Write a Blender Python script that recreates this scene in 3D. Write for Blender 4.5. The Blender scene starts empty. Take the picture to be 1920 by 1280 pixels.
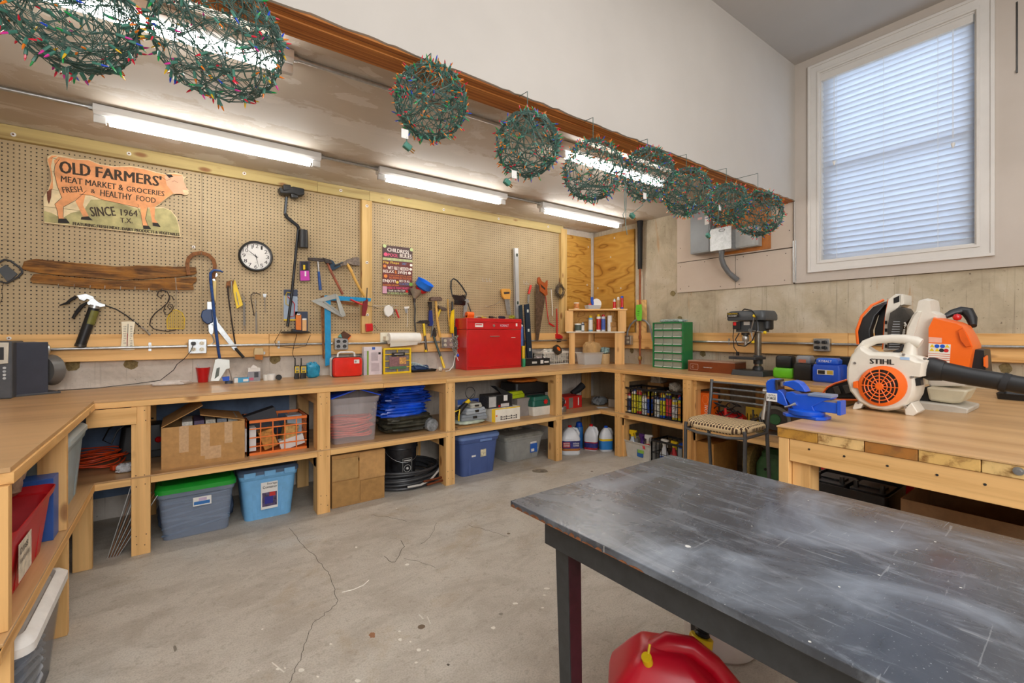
import bpy, math, random
from mathutils import Vector as V, Matrix
random.seed(11)
PI = math.pi
SC = bpy.context.scene
COL = SC.collection
# ---------------------------------------------------------------- camera, world, ceiling lamp and added rear fill, exposure
YAW = math.radians(53.872); F = 851.28; CY = 621.1; H = 1.30
cam_data = bpy.data.cameras.new('camera')
cam = bpy.data.objects.new('camera', cam_data); COL.objects.link(cam)
cam.location = (0, 0, H); cam.rotation_euler = (PI/2, 0, YAW-PI/2)
cam_data.sensor_fit = 'HORIZONTAL'; cam_data.sensor_width = 36
cam_data.lens = F/1920*36; cam_data.shift_y = -(640-CY)/1920; cam_data.clip_start = .05
SC.camera = cam
world = bpy.data.worlds.new('world'); SC.world = world; world.use_nodes = True
world.node_tree.nodes['Background'].inputs[0].default_value = (.80, .90, 1.0, 1)
world.node_tree.nodes['Background'].inputs[1].default_value = 3.6
SC.view_settings.view_transform = 'Standard'; SC.view_settings.look = 'None'
SC.view_settings.exposure = 0.60; SC.view_settings.gamma = 1
SC.view_settings.use_curve_mapping = False
def area(name, loc, rot, sx, sy, power, col):
    d = bpy.data.lights.new(name, 'AREA'); d.shape = 'RECTANGLE'; d.size = sx; d.size_y = sy
    d.energy = power; d.color = col
    o = bpy.data.objects.new(name, d); COL.objects.link(o); o.location = loc; o.rotation_euler = rot
    return o
area('room_ceiling_lamp', (1.6, -.3, 3.58), (0, 0, 0), 3.2, 2.4, 32, (.98, .985, 1))
area('rear_fill', (-.2, -2.4, 2.3), (math.radians(74), 0, math.radians(-22)), 2.6, 1.6, 92, (.98, .985, 1))  # added fill behind the camera, no fixture; brightens the bays under the worktop
TUBE = 23.0

# ---------------------------------------------------------------- picture-to-place helpers
CA, SA = math.cos(YAW), math.sin(YAW)
def ray(x, y):
    u = (x-960)/F
    return V((CA+u*SA, SA-u*CA, (CY-y)/F))
def mp(x, y, Y): r = ray(x, y); return r*(Y/r.y)+V((0, 0, H))
def rp(x, y, X): r = ray(x, y); return r*(X/r.x)+V((0, 0, H))
def zp(x, y, z): r = ray(x, y); return r*((z-H)/r.z)+V((0, 0, H))
def mx(x, Y): return mp(x, 600, Y).x
def mz(x, y, Y): return mp(x, y, Y).z
def ry(x, X): return rp(x, 600, X).y
def rz(x, y, X): return rp(x, y, X).z

class Fr:
    """a working frame: 'm' = plane parallel to the pegboard wall, 'r' = parallel to the concrete wall with the window,
    'z' = level surface. Local x right, y up, z out (for 'z': x, y level, z up)."""
    def __init__(s, kind, d, x, y, rot=0, tilt=0):
        s.k, s.d = kind, d
        if kind == 'm': s.o = mp(x, y, d); B = Matrix(((1, 0, 0), (0, 0, -1), (0, 1, 0)))
        elif kind == 'r': s.o = rp(x, y, d); B = Matrix(((0, 0, -1), (-1, 0, 0), (0, 1, 0)))
        else: s.o = zp(x, y, d); B = Matrix.Identity(3)
        R = B @ Matrix.Rotation(math.radians(rot), 3, 'Z') @ Matrix.Rotation(math.radians(tilt), 3, 'X')
        s.B0 = B
        s.M = Matrix.Translation(s.o) @ R.to_4x4()
    def q(s, x, y):
        if s.k == 'm': p = mp(x, y, s.d)
        elif s.k == 'r': p = rp(x, y, s.d)
        else: p = zp(x, y, s.d)
        l = s.M.inverted() @ p
        return (l.x, l.y)
    def P(s, pts, ox=0, oy=0, k=1): return [s.q(ox+a*k, oy+b*k) for a, b in pts]
def at(x, y, z, rot=0):
    f = Fr.__new__(Fr); f.k = 'w'; f.d = 0; f.o = V((x, y, z))
    f.M = Matrix.Translation(f.o) @ Matrix.Rotation(math.radians(rot), 4, 'Z'); return f
def wallat(kind, x, y, z):
    f = Fr(kind, 4, 960, 600); f.o = V((x, y, z)); f.M = Matrix.Translation(f.o) @ f.B0.to_4x4(); return f

# ---------------------------------------------------------------- mesh builder
def rr(w, d, r, n=4):
    """rounded rectangle ring, centred"""
    r = min(r, w/2-1e-5, d/2-1e-5); o = []
    for cx, cy, a0 in ((w/2-r, d/2-r, 0), (-w/2+r, d/2-r, 90), (-w/2+r, -d/2+r, 180), (w/2-r, -d/2+r, 270)):
        for i in range(n+1):
            a = math.radians(a0+90*i/n); o.append((cx+r*math.cos(a), cy+r*math.sin(a)))
    return o
def circ(r, n=24, ry_=None, a0=0): return [(r*math.cos(2*PI*i/n+a0), (ry_ or r)*math.sin(2*PI*i/n+a0)) for i in range(n)]
class B:
    def __init__(s, M=None): s.v = []; s.f = []; s.M = M
    def add(s, vs, fs):
        k = len(s.v)
        s.v += [tuple(s.M @ V(a)) for a in vs] if s.M else [tuple(a) for a in vs]
        s.f += [tuple(i+k for i in f) for f in fs]; return s
    def box(s, x0, y0, z0, x1, y1, z1):
        x0, x1 = min(x0, x1), max(x0, x1); y0, y1 = min(y0, y1), max(y0, y1); z0, z1 = min(z0, z1), max(z0, z1)
        return s.add([(x, y, z) for z in (z0, z1) for y in (y0, y1) for x in (x0, x1)],
                     [(0, 2, 3, 1), (4, 5, 7, 6), (0, 1, 5, 4), (2, 6, 7, 3), (0, 4, 6, 2), (1, 3, 7, 5)])
    def cb(s, c, w, d, h, rz=0, rx=0, ry=0):
        m = Matrix.Translation(c) @ Matrix.Rotation(math.radians(rz), 4, 'Z') @ Matrix.Rotation(math.radians(ry), 4, 'Y') @ Matrix.Rotation(math.radians(rx), 4, 'X')
        vs = [m @ V((x*w/2, y*d/2, z*h/2)) for z in (-1, 1) for y in (-1, 1) for x in (-1, 1)]
        return s.add(vs, [(0, 2, 3, 1), (4, 5, 7, 6), (0, 1, 5, 4), (2, 6, 7, 3), (0, 4, 6, 2), (1, 3, 7, 5)])
    def loft(s, rings, cap=(1, 1), close=False):
        n = len(rings[0]); vs = [p for r in rings for p in r]; fs = []
        m = len(rings)
        for i in range(m-1 if not close else m):
            for j in range(n):
                a, b = i*n+j, i*n+(j+1) % n; c, d = ((i+1) % m)*n+(j+1) % n, ((i+1) % m)*n+j
                fs.append((a, b, c, d))
        if not close:
            if cap[0]: fs.append(tuple(reversed(range(n))))
            if cap[1]: fs.append(tuple((m-1)*n+j for j in range(n)))
        return s.add(vs, fs)
    def prism(s, poly, z0, z1):
        ar = sum(poly[i][0]*poly[(i+1) % len(poly)][1]-poly[(i+1) % len(poly)][0]*poly[i][1] for i in range(len(poly)))
        if ar < 0: poly = poly[::-1]
        return s.loft([[(x, y, z0) for x, y in poly], [(x, y, z1) for x, y in poly]])
    def tube(s, pts, r, n=8, closed=False, cap=True):
        pts = [V(p) for p in pts]; m = len(pts); rs = r if isinstance(r, (list, tuple)) else [r]*m
        rings = []; up = None
        for i, p in enumerate(pts):
            if closed: t = pts[(i+1) % m]-pts[i-1]
            else: t = pts[min(i+1, m-1)]-pts[max(i-1, 0)]
            if t.length < 1e-9: t = V((0, 0, 1))
            t.normalize()
            if up is None: up = V((0, 0, 1)) if abs(t.z) < .9 else V((1, 0, 0))
            a = up-t*up.dot(t)
            if a.length < 1e-6: a = t.orthogonal()
            a.normalize(); up = a; b = t.cross(a)
            rings.append([tuple(p+(a*math.cos(2*PI*k/n)+b*math.sin(2*PI*k/n))*rs[i]) for k in range(n)])
        return s.loft(rings, (cap, cap), closed)
    def cyl(s, p0, p1, r, r1=None, n=16): return s.tube([p0, p1], [r, r if r1 is None else r1], n)
    def lathe(s, prof, n=20, c=(0, 0, 0), cap=(1, 1), sy=1):
        return s.loft([[(c[0]+r*math.cos(2*PI*k/n), c[1]+sy*r*math.sin(2*PI*k/n), c[2]+z) for k in range(n)] for r, z in prof], cap)
    def ball(s, c, r, n=12, sz=1, sy=1, sx=1):
        return s.loft([[(c[0]+sx*r*math.sin(PI*i/n)*math.cos(2*PI*k/n), c[1]+sy*r*math.sin(PI*i/n)*math.sin(2*PI*k/n), c[2]-sz*r*math.cos(PI*i/n)) for k in range(n)]
                       for i in [.15]+list(range(1, n))+[n-.15]])
    def rbox(s, w, d, h, r, c=(0, 0, 0), w1=None, d1=None, n=4, cap=(1, 1)):
        w1 = w if w1 is None else w1; d1 = d if d1 is None else d1
        return s.loft([[(c[0]+x, c[1]+y, c[2]) for x, y in rr(w, d, r, n)], [(c[0]+x, c[1]+y, c[2]+h) for x, y in rr(w1, d1, r, n)]], cap)
    def shell(s, rings_wd, r, t, c=(0, 0, 0), n=4):
        """open-topped tub; rings_wd = [(w, d, z)...] bottom to top; t = wall"""
        o = [[(c[0]+x, c[1]+y, c[2]+z) for x, y in rr(w, d, r, n)] for w, d, z in rings_wd]
        i = [[(c[0]+x, c[1]+y, c[2]+max(z, t)) for x, y in rr(w-2*t, d-2*t, max(r-t, .002), n)] for w, d, z in rings_wd][::-1]
        return s.loft(o+i, (1, 1))
    def plane_quad(s, pts): return s.add(pts, [tuple(range(len(pts)))])

def mesh(name, b, mat, smooth=True, ang=38):
    me = bpy.data.meshes.new(name); me.from_pydata(b.v, [], b.f); me.materials.append(mat)
    if smooth and len(b.f) > 6:
        me.polygons.foreach_set('use_smooth', [True]*len(me.polygons))
        try: me.set_sharp_from_angle(angle=math.radians(ang))
        except Exception: pass
    me.update(); return me
def bev(o, w, seg=2):
    m = o.modifiers.new('bevel', 'BEVEL'); m.width = w; m.segments = seg; m.limit_method = 'ANGLE'; m.angle_limit = math.radians(40)
    m.harden_normals = False
def tag(o, label=None, cat=None, group=None, kind=None):
    if label: o['label'] = label
    if cat: o['category'] = cat
    if group: o['group'] = group
    if kind: o['kind'] = kind
    return o
def thing(name, label, cat, fr, group=None, kind=None):
    o = bpy.data.objects.new(name, None); COL.objects.link(o); o.empty_display_size = .05
    o.matrix_world = fr.M
    return tag(o, label, cat, group, kind)
def part(name, b, mat, parent, bevel=0, label=None, smooth=True, kind=None, ang=38):
    me = b if isinstance(b, bpy.types.Mesh) else mesh(name, b, mat, smooth, ang)
    o = bpy.data.objects.new(name, me); COL.objects.link(o); o.parent = parent
    if bevel: bev(o, bevel)
    if label: o['label'] = label
    if kind: o['kind'] = kind
    return o
def solo(name, b, mat, fr, label, cat, group=None, bevel=0, kind=None, smooth=True, ang=38):
    o = bpy.data.objects.new(name, mesh(name, b, mat, smooth, ang)); COL.objects.link(o)
    if fr is not None: o.matrix_world = fr.M
    if bevel: bev(o, bevel)
    return tag(o, label, cat, group, kind)
def dup(o, M=None, label=None, parent=None):
    c = o.copy(); COL.objects.link(c)
    if parent is not None: c.parent = parent
    if M is not None: c.matrix_world = M
    if label: c['label'] = label
    for ch in o.children: dup(ch, None, None, c)
    return c
_txt = {}
def text(s, x0, y0, x1, y1, z, mat, parent, th=.0006, name='lettering', M=None, bold=0, keep=False):
    """lettering filling the local rectangle x0..x1, y0..y1 on the plane z"""
    wt = bold; bold = 0; key = (s, bold)
    if key not in _txt:
        cu = bpy.data.curves.new('t', 'FONT'); cu.body = s; cu.resolution_u = 2; cu.offset = bold
        cu.space_character = 1.02
        ob = bpy.data.objects.new('t', cu); me = bpy.data.meshes.new_from_object(ob)
        vs = [tuple(v.co) for v in me.vertices]; fs = [tuple(p.vertices) for p in me.polygons]
        bpy.data.objects.remove(ob); bpy.data.meshes.remove(me)
        _txt[key] = (vs, fs)
    vs, fs = _txt[key]
    if not vs: return None
    ax, bx = min(v[0] for v in vs), max(v[0] for v in vs); ay, by = min(v[1] for v in vs), max(v[1] for v in vs)
    b = B(M); kx = (x1-x0)/(bx-ax); ky = (y1-y0)/(by-ay)
    for i in ((-1, 0, 1) if wt else (0,)): b.add([(x0+(v[0]-ax)*kx+i*wt*ky*1.6, y0+(v[1]-ay)*ky, z+th+i*.00004) for v in vs], fs)
    return part(name, b, mat, parent, smooth=False)

# ---------------------------------------------------------------- materials
def lin(c):
    if isinstance(c, str):
        c = c.lstrip('#'); c = [int(c[i:i+2], 16)/255 for i in (0, 2, 4)]
    return tuple(x/12.92 if x <= .04045 else ((x+.055)/1.055)**2.4 for x in c)+(1,)
class NT:
    def __init__(s, name):
        s.m = bpy.data.materials.new(name); s.m.use_nodes = True; s.t = s.m.node_tree
        s.b = s.t.nodes['Principled BSDF']
    def n(s, t, **k):
        nd = s.t.nodes.new(t)
        for a, v in k.items():
            if hasattr(nd, a): setattr(nd, a, v)
        return nd
    def l(s, a, b): s.t.links.new(a, b)
    def math(s, op, a, b=None, c=None):
        nd = s.n('ShaderNodeMath', operation=op)
        for i, v in enumerate((a, b, c)):
            if v is None: continue
            if isinstance(v, (int, float)): nd.inputs[i].default_value = v
            else: s.l(v, nd.inputs[i])
        return nd.outputs[0]
    def mix(s, f, a, b, mode='MIX'):
        nd = s.n('ShaderNodeMix', data_type='RGBA', blend_type=mode)
        for i, v in ((0, f), (6, a), (7, b)):
            if isinstance(v, (int, float)): nd.inputs[i].default_value = v
            elif isinstance(v, tuple): nd.inputs[i].default_value = v
            else: s.l(v, nd.inputs[i])
        return nd.outputs[2]
    def ramp(s, f, stops):
        nd = s.n('ShaderNodeValToRGB'); e = nd.color_ramp.elements
        while len(e) < len(stops): e.new(.5)
        for i, (p, c) in enumerate(stops): e[i].position = p; e[i].color = c
        s.l(f, nd.inputs[0]); return nd.outputs[0]
    def noise(s, co, scale, detail=3, rough=.55, dist=0):
        nd = s.n('ShaderNodeTexNoise'); nd.inputs['Scale'].default_value = scale; nd.inputs['Detail'].default_value = detail
        nd.inputs['Roughness'].default_value = rough; nd.inputs['Distortion'].default_value = dist
        s.l(co, nd.inputs['Vector']); return nd.outputs[0]
    def co(s, kind='Object', scale=(1, 1, 1), loc=None, rnd=False):
        tc = s.n('ShaderNodeTexCoord').outputs[kind] if kind != 'World' else s.n('ShaderNodeNewGeometry').outputs['Position']
        if rnd:
            oi = s.n('ShaderNodeObjectInfo'); va = s.n('ShaderNodeVectorMath', operation='ADD')
            sc = s.n('ShaderNodeVectorMath', operation='SCALE'); cx = s.n('ShaderNodeCombineXYZ')
            for i in range(3): s.l(oi.outputs['Random'], cx.inputs[i])
            s.l(cx.outputs[0], sc.inputs[0]); sc.inputs[3].default_value = 17
            s.l(tc, va.inputs[0]); s.l(sc.outputs[0], va.inputs[1]); tc = va.outputs[0]; s.rand = oi.outputs['Random']
        mp_ = s.n('ShaderNodeMapping'); mp_.inputs['Scale'].default_value = scale
        if loc: mp_.inputs['Location'].default_value = loc
        s.l(tc, mp_.inputs[0]); return mp_.outputs[0]
    def bump(s, h, k, dist=.002):
        nd = s.n('ShaderNodeBump'); nd.inputs['Strength'].default_value = k; nd.inputs['Distance'].default_value = dist
        s.l(h, nd.inputs['Height']); s.l(nd.outputs[0], s.b.inputs['Normal'])
BW = lambda v: (v, v, v, 1)
_m = {}
def mt(c, rough=.5, metal=0, var=.08, sc=14, name=None, bump=0, trans=0, alpha=1, coat=0, emit=0, spec=.5):
    """plain-coloured material with procedural unevenness"""
    key = (str(c), rough, metal, var, sc, bump, trans, alpha, coat, emit)
    if key in _m: return _m[key]
    t = NT(name or 'paint'); col = lin(c); b = t.b
    b.inputs['Roughness'].default_value = rough; b.inputs['Metallic'].default_value = metal
    b.inputs['Transmission Weight'].default_value = trans; b.inputs['Alpha'].default_value = alpha
    b.inputs['Coat Weight'].default_value = coat; b.inputs['Specular IOR Level'].default_value = spec
    n = t.noise(t.co('Object', rnd=True), sc, 5, .62)
    lo = tuple(x*(1-var*1.6) for x in col[:3])+(1,); hi = tuple(min(1, x*(1+var)) for x in col[:3])+(1,)
    c_ = t.ramp(n, [(.3, lo), (.7, hi)]); t.l(c_, b.inputs['Base Color'])
    if bump: t.bump(n, bump)
    if emit:
        t.l(c_, b.inputs['Emission Color']); b.inputs['Emission Strength'].default_value = emit
    _m[key] = t.m; return t.m
def wood(name, c1, c2, axis, knot='#7a3f14', rough=.62, k=1, knots=True, tint=.22):
    """sawn softwood, grain along the object's local axis; each board gets its own piece of the pattern"""
    key = ('w', name, axis)
    if key in _m: return _m[key]
    t = NT(name); a = {'x': 0, 'y': 1, 'z': 2}[axis]
    st = [34*k]*3; st[a] = 1.3*k
    co = t.co('Object', tuple(st), rnd=True)
    g = t.noise(co, 1, 6, .6, .8)
    st2 = [150*k]*3; st2[a] = 5*k
    f = t.noise(t.co('Object', tuple(st2), rnd=True), 1, 3, .5)
    big = [7*k]*3; big[a] = .8*k
    wv = t.n('ShaderNodeTexWave', wave_type='RINGS', rings_direction='XYZ'[a]); wv.inputs['Scale'].default_value = .8
    wv.inputs['Distortion'].default_value = 6; wv.inputs['Detail'].default_value = 2; t.l(t.co('Object', tuple(big), rnd=True), wv.inputs[0])
    m = t.math('ADD', t.math('MULTIPLY', g, .6), t.math('ADD', t.math('MULTIPLY', f, .2), t.math('MULTIPLY', wv.outputs[1], .2)))
    c = t.ramp(m, [(.30, lin(c2)), (.5, lin(c1)), (.72, tuple(min(1, x*1.14) for x in lin(c1)[:3])+(1,))])
    if knots:
        ks = [8.0]*3; ks[a] = 3.4
        vo = t.n('ShaderNodeTexVoronoi'); vo.inputs['Scale'].default_value = 1
        t.l(t.co('Object', tuple(ks), rnd=True), vo.inputs['Vector'])
        kk = t.ramp(vo.outputs['Distance'], [(.0, BW(1)), (.10, BW(.8)), (.17, BW(0))])
        c = t.mix(kk, c, lin(knot))
    c = t.mix(tint, c, t.ramp(t.rand, [(0, lin('#d09a55')), (.5, lin(c1)), (1, lin('#f2d49b'))]))
    t.l(c, t.b.inputs['Base Color']); t.b.inputs['Roughness'].default_value = rough
    t.bump(m, .25, .003); _m[key] = t.m; return t.m
# ---------------------------------------------------------------- room materials
YC, XC, ZC, YH, ZH, HC, XL = 4.20, 4.396, 2.59, 1.76, 2.44, 3.64, -1.17
WX = wood('pine', '#e4b473', '#c48d4a', 'x'); WY = wood('pine', '#e4b473', '#c48d4a', 'y'); WZ = wood('pine', '#e4b473', '#c48d4a', 'z')
GX = wood('treated_pine', '#b9a56c', '#957c4a', 'x', tint=.1); GZ = wood('treated_pine', '#d3b272', '#b38e50', 'z', tint=.12)
PLY = lambda: None
def m_floor():
    t = NT('concrete_floor'); p = t.co('World')
    big = t.noise(p, .9, 5, .6, .5); mid = t.noise(t.co('World', (1, 1.7, 1)), 4, 8, .72, .6); fine = t.noise(p, 140, 3, .6)
    c = t.ramp(big, [(.3, lin('#b5ac9f')), (.55, lin('#c2bbaf')), (.75, lin('#bdbebb'))])
    c = t.mix(t.ramp(mid, [(.40, BW(.45)), (.56, BW(0))]), c, lin('#958a7c'))
    c = t.mix(t.ramp(fine, [(.35, BW(.45)), (.55, BW(0))]), c, lin('#8d867a'))
    # trowel scratches, long across the floor
    sc = t.noise(t.co('World', (4, 40, 1)), 5, 7, .75, 1.6)
    c = t.mix(t.ramp(sc, [(.60, BW(0)), (.68, BW(.35))]), c, lin('#8e7f68'))
    # paint drips: small pale spots
    vo = t.n('ShaderNodeTexVoronoi'); vo.inputs['Scale'].default_value = 2.6; t.l(t.co('World', (1, 1, 0)), vo.inputs['Vector'])
    dr = t.math('LESS_THAN', vo.outputs['Distance'], .034)
    c = t.mix(dr, c, lin('#e4e0d6'))
    vo2 = t.n('ShaderNodeTexVoronoi'); vo2.inputs['Scale'].default_value = 1.7; t.l(t.co('World', (1, 1, 0), (3, 8, 0)), vo2.inputs['Vector'])
    c = t.mix(t.math('LESS_THAN', vo2.outputs['Distance'], .03), c, lin('#6b5a47'))
    sp = t.noise(t.co('World', (1, 1, 1), (4, 2, 0)), 26, 6, .75); c = t.mix(t.ramp(sp, [(.56, BW(0)), (.62, BW(.4))]), c, lin('#8b8173'))
    sp = t.noise(t.co('World', (1, 1, 1), (1, 9, 0)), 1.5, 7, .7, .4); c = t.mix(t.ramp(sp, [(.55, BW(0)), (.66, BW(.5))]), c, lin('#a28d6d'))
    t.l(c, t.b.inputs['Base Color'])
    t.l(t.ramp(mid, [(.3, BW(.5)), (.7, BW(.7))]), t.b.inputs['Roughness']); t.bump(t.math('ADD', mid, fine), .18, .002); return t.m
def m_concrete(name, base, pale, dark, rust, stripes=(1, 1, 1)):
    t = NT(name); p = t.co('World')
    n = t.noise(p, 2.2, 7, .65, .4); c = t.ramp(n, [(.3, lin(dark)), (.5, lin(base)), (.7, lin(pale))])
    v = t.noise(t.co('World', (22, 22, .9)), 1, 6, .7)
    c = t.mix(t.ramp(v, [(.56, BW(0)), (.66, BW(.55))]), c, lin(dark))
    v2 = t.noise(t.co('World', (60, 60, 1.2), (5, 1, 3)), 1, 3, .6)
    c = t.mix(t.ramp(v2, [(.64, BW(0)), (.70, BW(.6))]), c, lin('#857a68'))
    # pits
    f = t.noise(p, 55, 3, .6); c = t.mix(t.ramp(f, [(.66, BW(0)), (.71, BW(.8))]), c, lin('#6e6353'))
    r = t.noise(t.co('World', (9, 9, 1.1), (2, 7, 4)), 1, 4, .6, .6)
    c = t.mix(t.ramp(r, [(.64, BW(0)), (.74, BW(rust))]), c, lin('#b47a3a'))
    t.l(c, t.b.inputs['Base Color']); t.b.inputs['Roughness'].default_value = .85
    t.bump(t.math('ADD', n, f), .35, .004); return t.m
def m_ceiling():
    """unpainted board with pale joint compound: bands along the seams, dabs over the screws"""
    t = NT('taped_drywall'); p = t.co('World'); sx = t.n('ShaderNodeSeparateXYZ'); t.l(p, sx.inputs[0])
    c = t.ramp(t.noise(p, 1.5, 5, .6), [(.3, lin('#b1a595')), (.7, lin('#c2b7a7'))])
    wob = t.noise(t.co('World', (2.2, 3, 1)), 1.4, 7, .68)
    for y0, hw in ((2.98, .17), (4.1, .05)):
        d = t.math('ABSOLUTE', t.math('SUBTRACT', sx.outputs[1], y0))
        d = t.math('ADD', d, t.math('MULTIPLY', t.math('SUBTRACT', wob, .5), .55))
        c = t.mix(t.ramp(d, [(hw-.01, BW(.9)), (hw+.012, BW(0))]), c, lin('#cfcac2'))
    smear = t.noise(t.co('World', (1.1, 2.2, 1), (3, 3, 0)), 1.6, 8, .7, .7)
    c = t.mix(t.ramp(smear, [(.56, BW(0)), (.575, BW(.6))]), c, lin('#c9c3ba'))
    # screw dabs on a grid
    gx = t.math('PINGPONG', t.math('ADD', sx.outputs[0], t.math('MULTIPLY', t.math('SUBTRACT', wob, .5), .5)), .2)
    gy = t.math('PINGPONG', t.math('ADD', sx.outputs[1], t.math('MULTIPLY', t.math('SUBTRACT', smear, .5), .28)), .16)
    dd = t.math('ADD', t.math('MULTIPLY', gx, .55), gy)
    c = t.mix(t.math('MULTIPLY', t.math('LESS_THAN', dd, .042), .75), c, lin('#d3cdc4'))
    t.l(c, t.b.inputs['Base Color']); t.b.inputs['Roughness'].default_value = .7; t.bump(smear, .1, .002); return t.m
def m_paint(name, c, c2):
    t = NT(name); p = t.co('World')
    t.l(t.ramp(t.noise(p, 1.4, 5, .6), [(.3, lin(c)), (.7, lin(c2))]), t.b.inputs['Base Color'])
    t.b.inputs['Roughness'].default_value = .75; t.bump(t.noise(p, 260, 3), .12, .001); return t.m
def m_peg():
    t = NT('pegboard'); p = t.co('World'); sx = t.n('ShaderNodeSeparateXYZ'); t.l(p, sx.inputs[0])
    g = .0254
    dx = t.math('SUBTRACT', t.math('FRACT', t.math('DIVIDE', sx.outputs[0], g)), .5)
    dz = t.math('SUBTRACT', t.math('FRACT', t.math('DIVIDE', sx.outputs[2], g)), .5)
    d = t.math('SQRT', t.math('ADD', t.math('MULTIPLY', dx, dx), t.math('MULTIPLY', dz, dz)))
    hole = t.ramp(d, [(.14, BW(1)), (.17, BW(0))])
    c = t.ramp(t.noise(p, 3, 6, .65), [(.3, lin('#a8926d')), (.7, lin('#b8a37e'))])
    c = t.mix(t.ramp(t.noise(p, 11, 5, .7), [(.6, BW(0)), (.72, BW(.3))]), c, lin('#8d7557'))
    c = t.mix(hole, c, lin('#1c140d')); t.l(c, t.b.inputs['Base Color']); t.b.inputs['Roughness'].default_value = .55
    t.bump(t.math('MULTIPLY', hole, -1), .8, .003); return t.m
def m_plywood(axis, name):
    t = NT(name); sc = {'x': (1.2, 6, 6), 'y': (6, 1.0, 3.0), 'z': (6, 6, 1.2)}[axis]
    n = t.n('ShaderNodeTexNoise'); n.inputs['Scale'].default_value = 1.1; n.inputs['Detail'].default_value = 2; t.l(t.co('World', sc), n.inputs['Vector'])
    r = t.math('PINGPONG', t.math('MULTIPLY', n.outputs[0], 13), 1)
    c = t.ramp(r, [(0, lin('#8c5a18')), (.12, lin('#b5812f')), (.5, lin('#cb9b45')), (1, lin('#c08e3a'))])
    f = t.noise(t.co('World', tuple(v*14 if v > 2 else v*3 for v in sc)), 1, 3)
    c = t.mix(t.ramp(f, [(.5, BW(0)), (.7, BW(.35))]), c, lin('#8f6426'))
    vo = t.n('ShaderNodeTexVoronoi'); vo.inputs['Scale'].default_value = 2.3; t.l(t.co('World', (1, 1, 1), (.3, .2, .15)), vo.inputs['Vector'])
    c = t.mix(t.ramp(vo.outputs['Distance'], [(.06, BW(.9)), (.1, BW(0))]), c, lin('#6f3f14'))
    t.l(c, t.b.inputs['Base Color']); t.b.inputs['Roughness'].default_value = .6; return t.m
M_FLOOR = m_floor(); M_CONC = m_concrete('poured_concrete', '#bbae95', '#cfc5b2', '#9c8f78', .55)
M_CONCD = m_concrete('block_wall', '#cbc2b7', '#e0d9d0', '#a0978b', .2)
M_CEIL = m_ceiling(); M_WALL = m_paint('white_paint', '#bcb6ae', '#c4beb6'); M_CEIL2 = m_paint('ceiling_paint', '#b3afaa', '#bab6b1')
M_DRY = m_paint('bare_drywall', '#c0b09f', '#cdbeae'); M_DRYP = m_paint('painted_drywall', '#bfb4a8', '#c9bfb5'); M_PEG = m_peg()
M_PLYX = m_plywood('x', 'plywood_grain'); M_PLYY = m_plywood('y', 'plywood_figure')
M_HARD = wood('hardboard', '#c49d6e', '#b08659', 'y', knots=False, tint=.05, k=.5, rough=.32); M_HARDX = wood('hardboard', '#bd976a', '#a57e54', 'x', knots=False, tint=.05, k=.5, rough=.34)
GALV = mt('#b9bcbd', .35, .9, .12, 40, 'galvanised'); STEEL = mt('#c2c2c0', .28, .95, .08, 20, 'steel'); DSTEEL = mt('#5b5a58', .4, .9, .15, 20, 'dark_steel')
BLK = mt('#1b1c1e', .42, 0, .1, 20, 'black_plastic'); BLKR = mt('#222224', .75, 0, .1, 30, 'black_rubber'); WHT = mt('#e6e4df', .45, 0, .03, 10, 'white_plastic')
GREY = mt('#8f9293', .5, 0, .06, 10, 'grey_plastic'); RED = mt('#c8151b', .32, 0, .06, 8, 'red_paint', coat=.3); BLUE = mt('#1452c4', .38, 0, .08, 9, 'blue_paint')
YEL = mt('#e8c414', .42, 0, .06, 9, 'yellow_plastic'); ORG = mt('#ea6a1a', .4, 0, .05, 9, 'orange_plastic'); GRN = mt('#1f8a3c', .4, 0, .08, 9, 'green_plastic')
CARD = mt('#b98c55', .8, 0, .1, 30, 'cardboard'); PAPER = mt('#e9e6dd', .7, 0, .04, 20, 'paper'); INK = mt('#221c18', .7, 0, .05, 20, 'ink')
RUST = mt('#8a5a34', .75, .3, .3, 40, 'rusted_iron', bump=.4)

def st(name, b, mat, fr=None, bevel=0, smooth=False): return solo(name, b, mat, fr, None, None, kind='structure', bevel=bevel, smooth=smooth)
# ---------------------------------------------------------------- shell
fl = st('floor', B().box(XL-.1, -3, -.1, XC+.1, YC+.1, 0), M_FLOOR)
def onfl(pts, z=.0004): return [tuple(zp(300+x/2.4, 880+y/2.4, 0).xy)+(z,) for x, y in pts]
CRK = mt('#4f483f', .9); DRIP = mt('#ded9cd', .6)
def jag(pts):
    o = [pts[0]]
    for a, b_ in zip(pts, pts[1:]):
        n = max(2, int(math.hypot(b_[0]-a[0], b_[1]-a[1])/14))
        for k in range(1, n+1): o.append((a[0]+(b_[0]-a[0])*k/n+random.uniform(-5, 5), a[1]+(b_[1]-a[1])*k/n+random.uniform(-3, 3)))
    return o
for pts, r_ in (([(575, 975), (640, 830), (680, 700), (800, 600), (770, 480), (690, 380), (640, 340), (585, 262)], .0012), ([(1010, 390), (1030, 412), (1060, 415), (1100, 345), (1080, 320)], .0016), ([(1245, 240), (1235, 275), (1215, 305), (1170, 335)], .001), ([(950, 205), (1030, 212), (1115, 232)], .001), ([(1100, 400), (1160, 412), (1240, 440)], .0009), ([(1390, 250), (1480, 275), (1570, 303)], .0009)):
    part('crack', B().tube(onfl(jag(pts), 0), r_, 4), CRK, fl, smooth=False)
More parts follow.
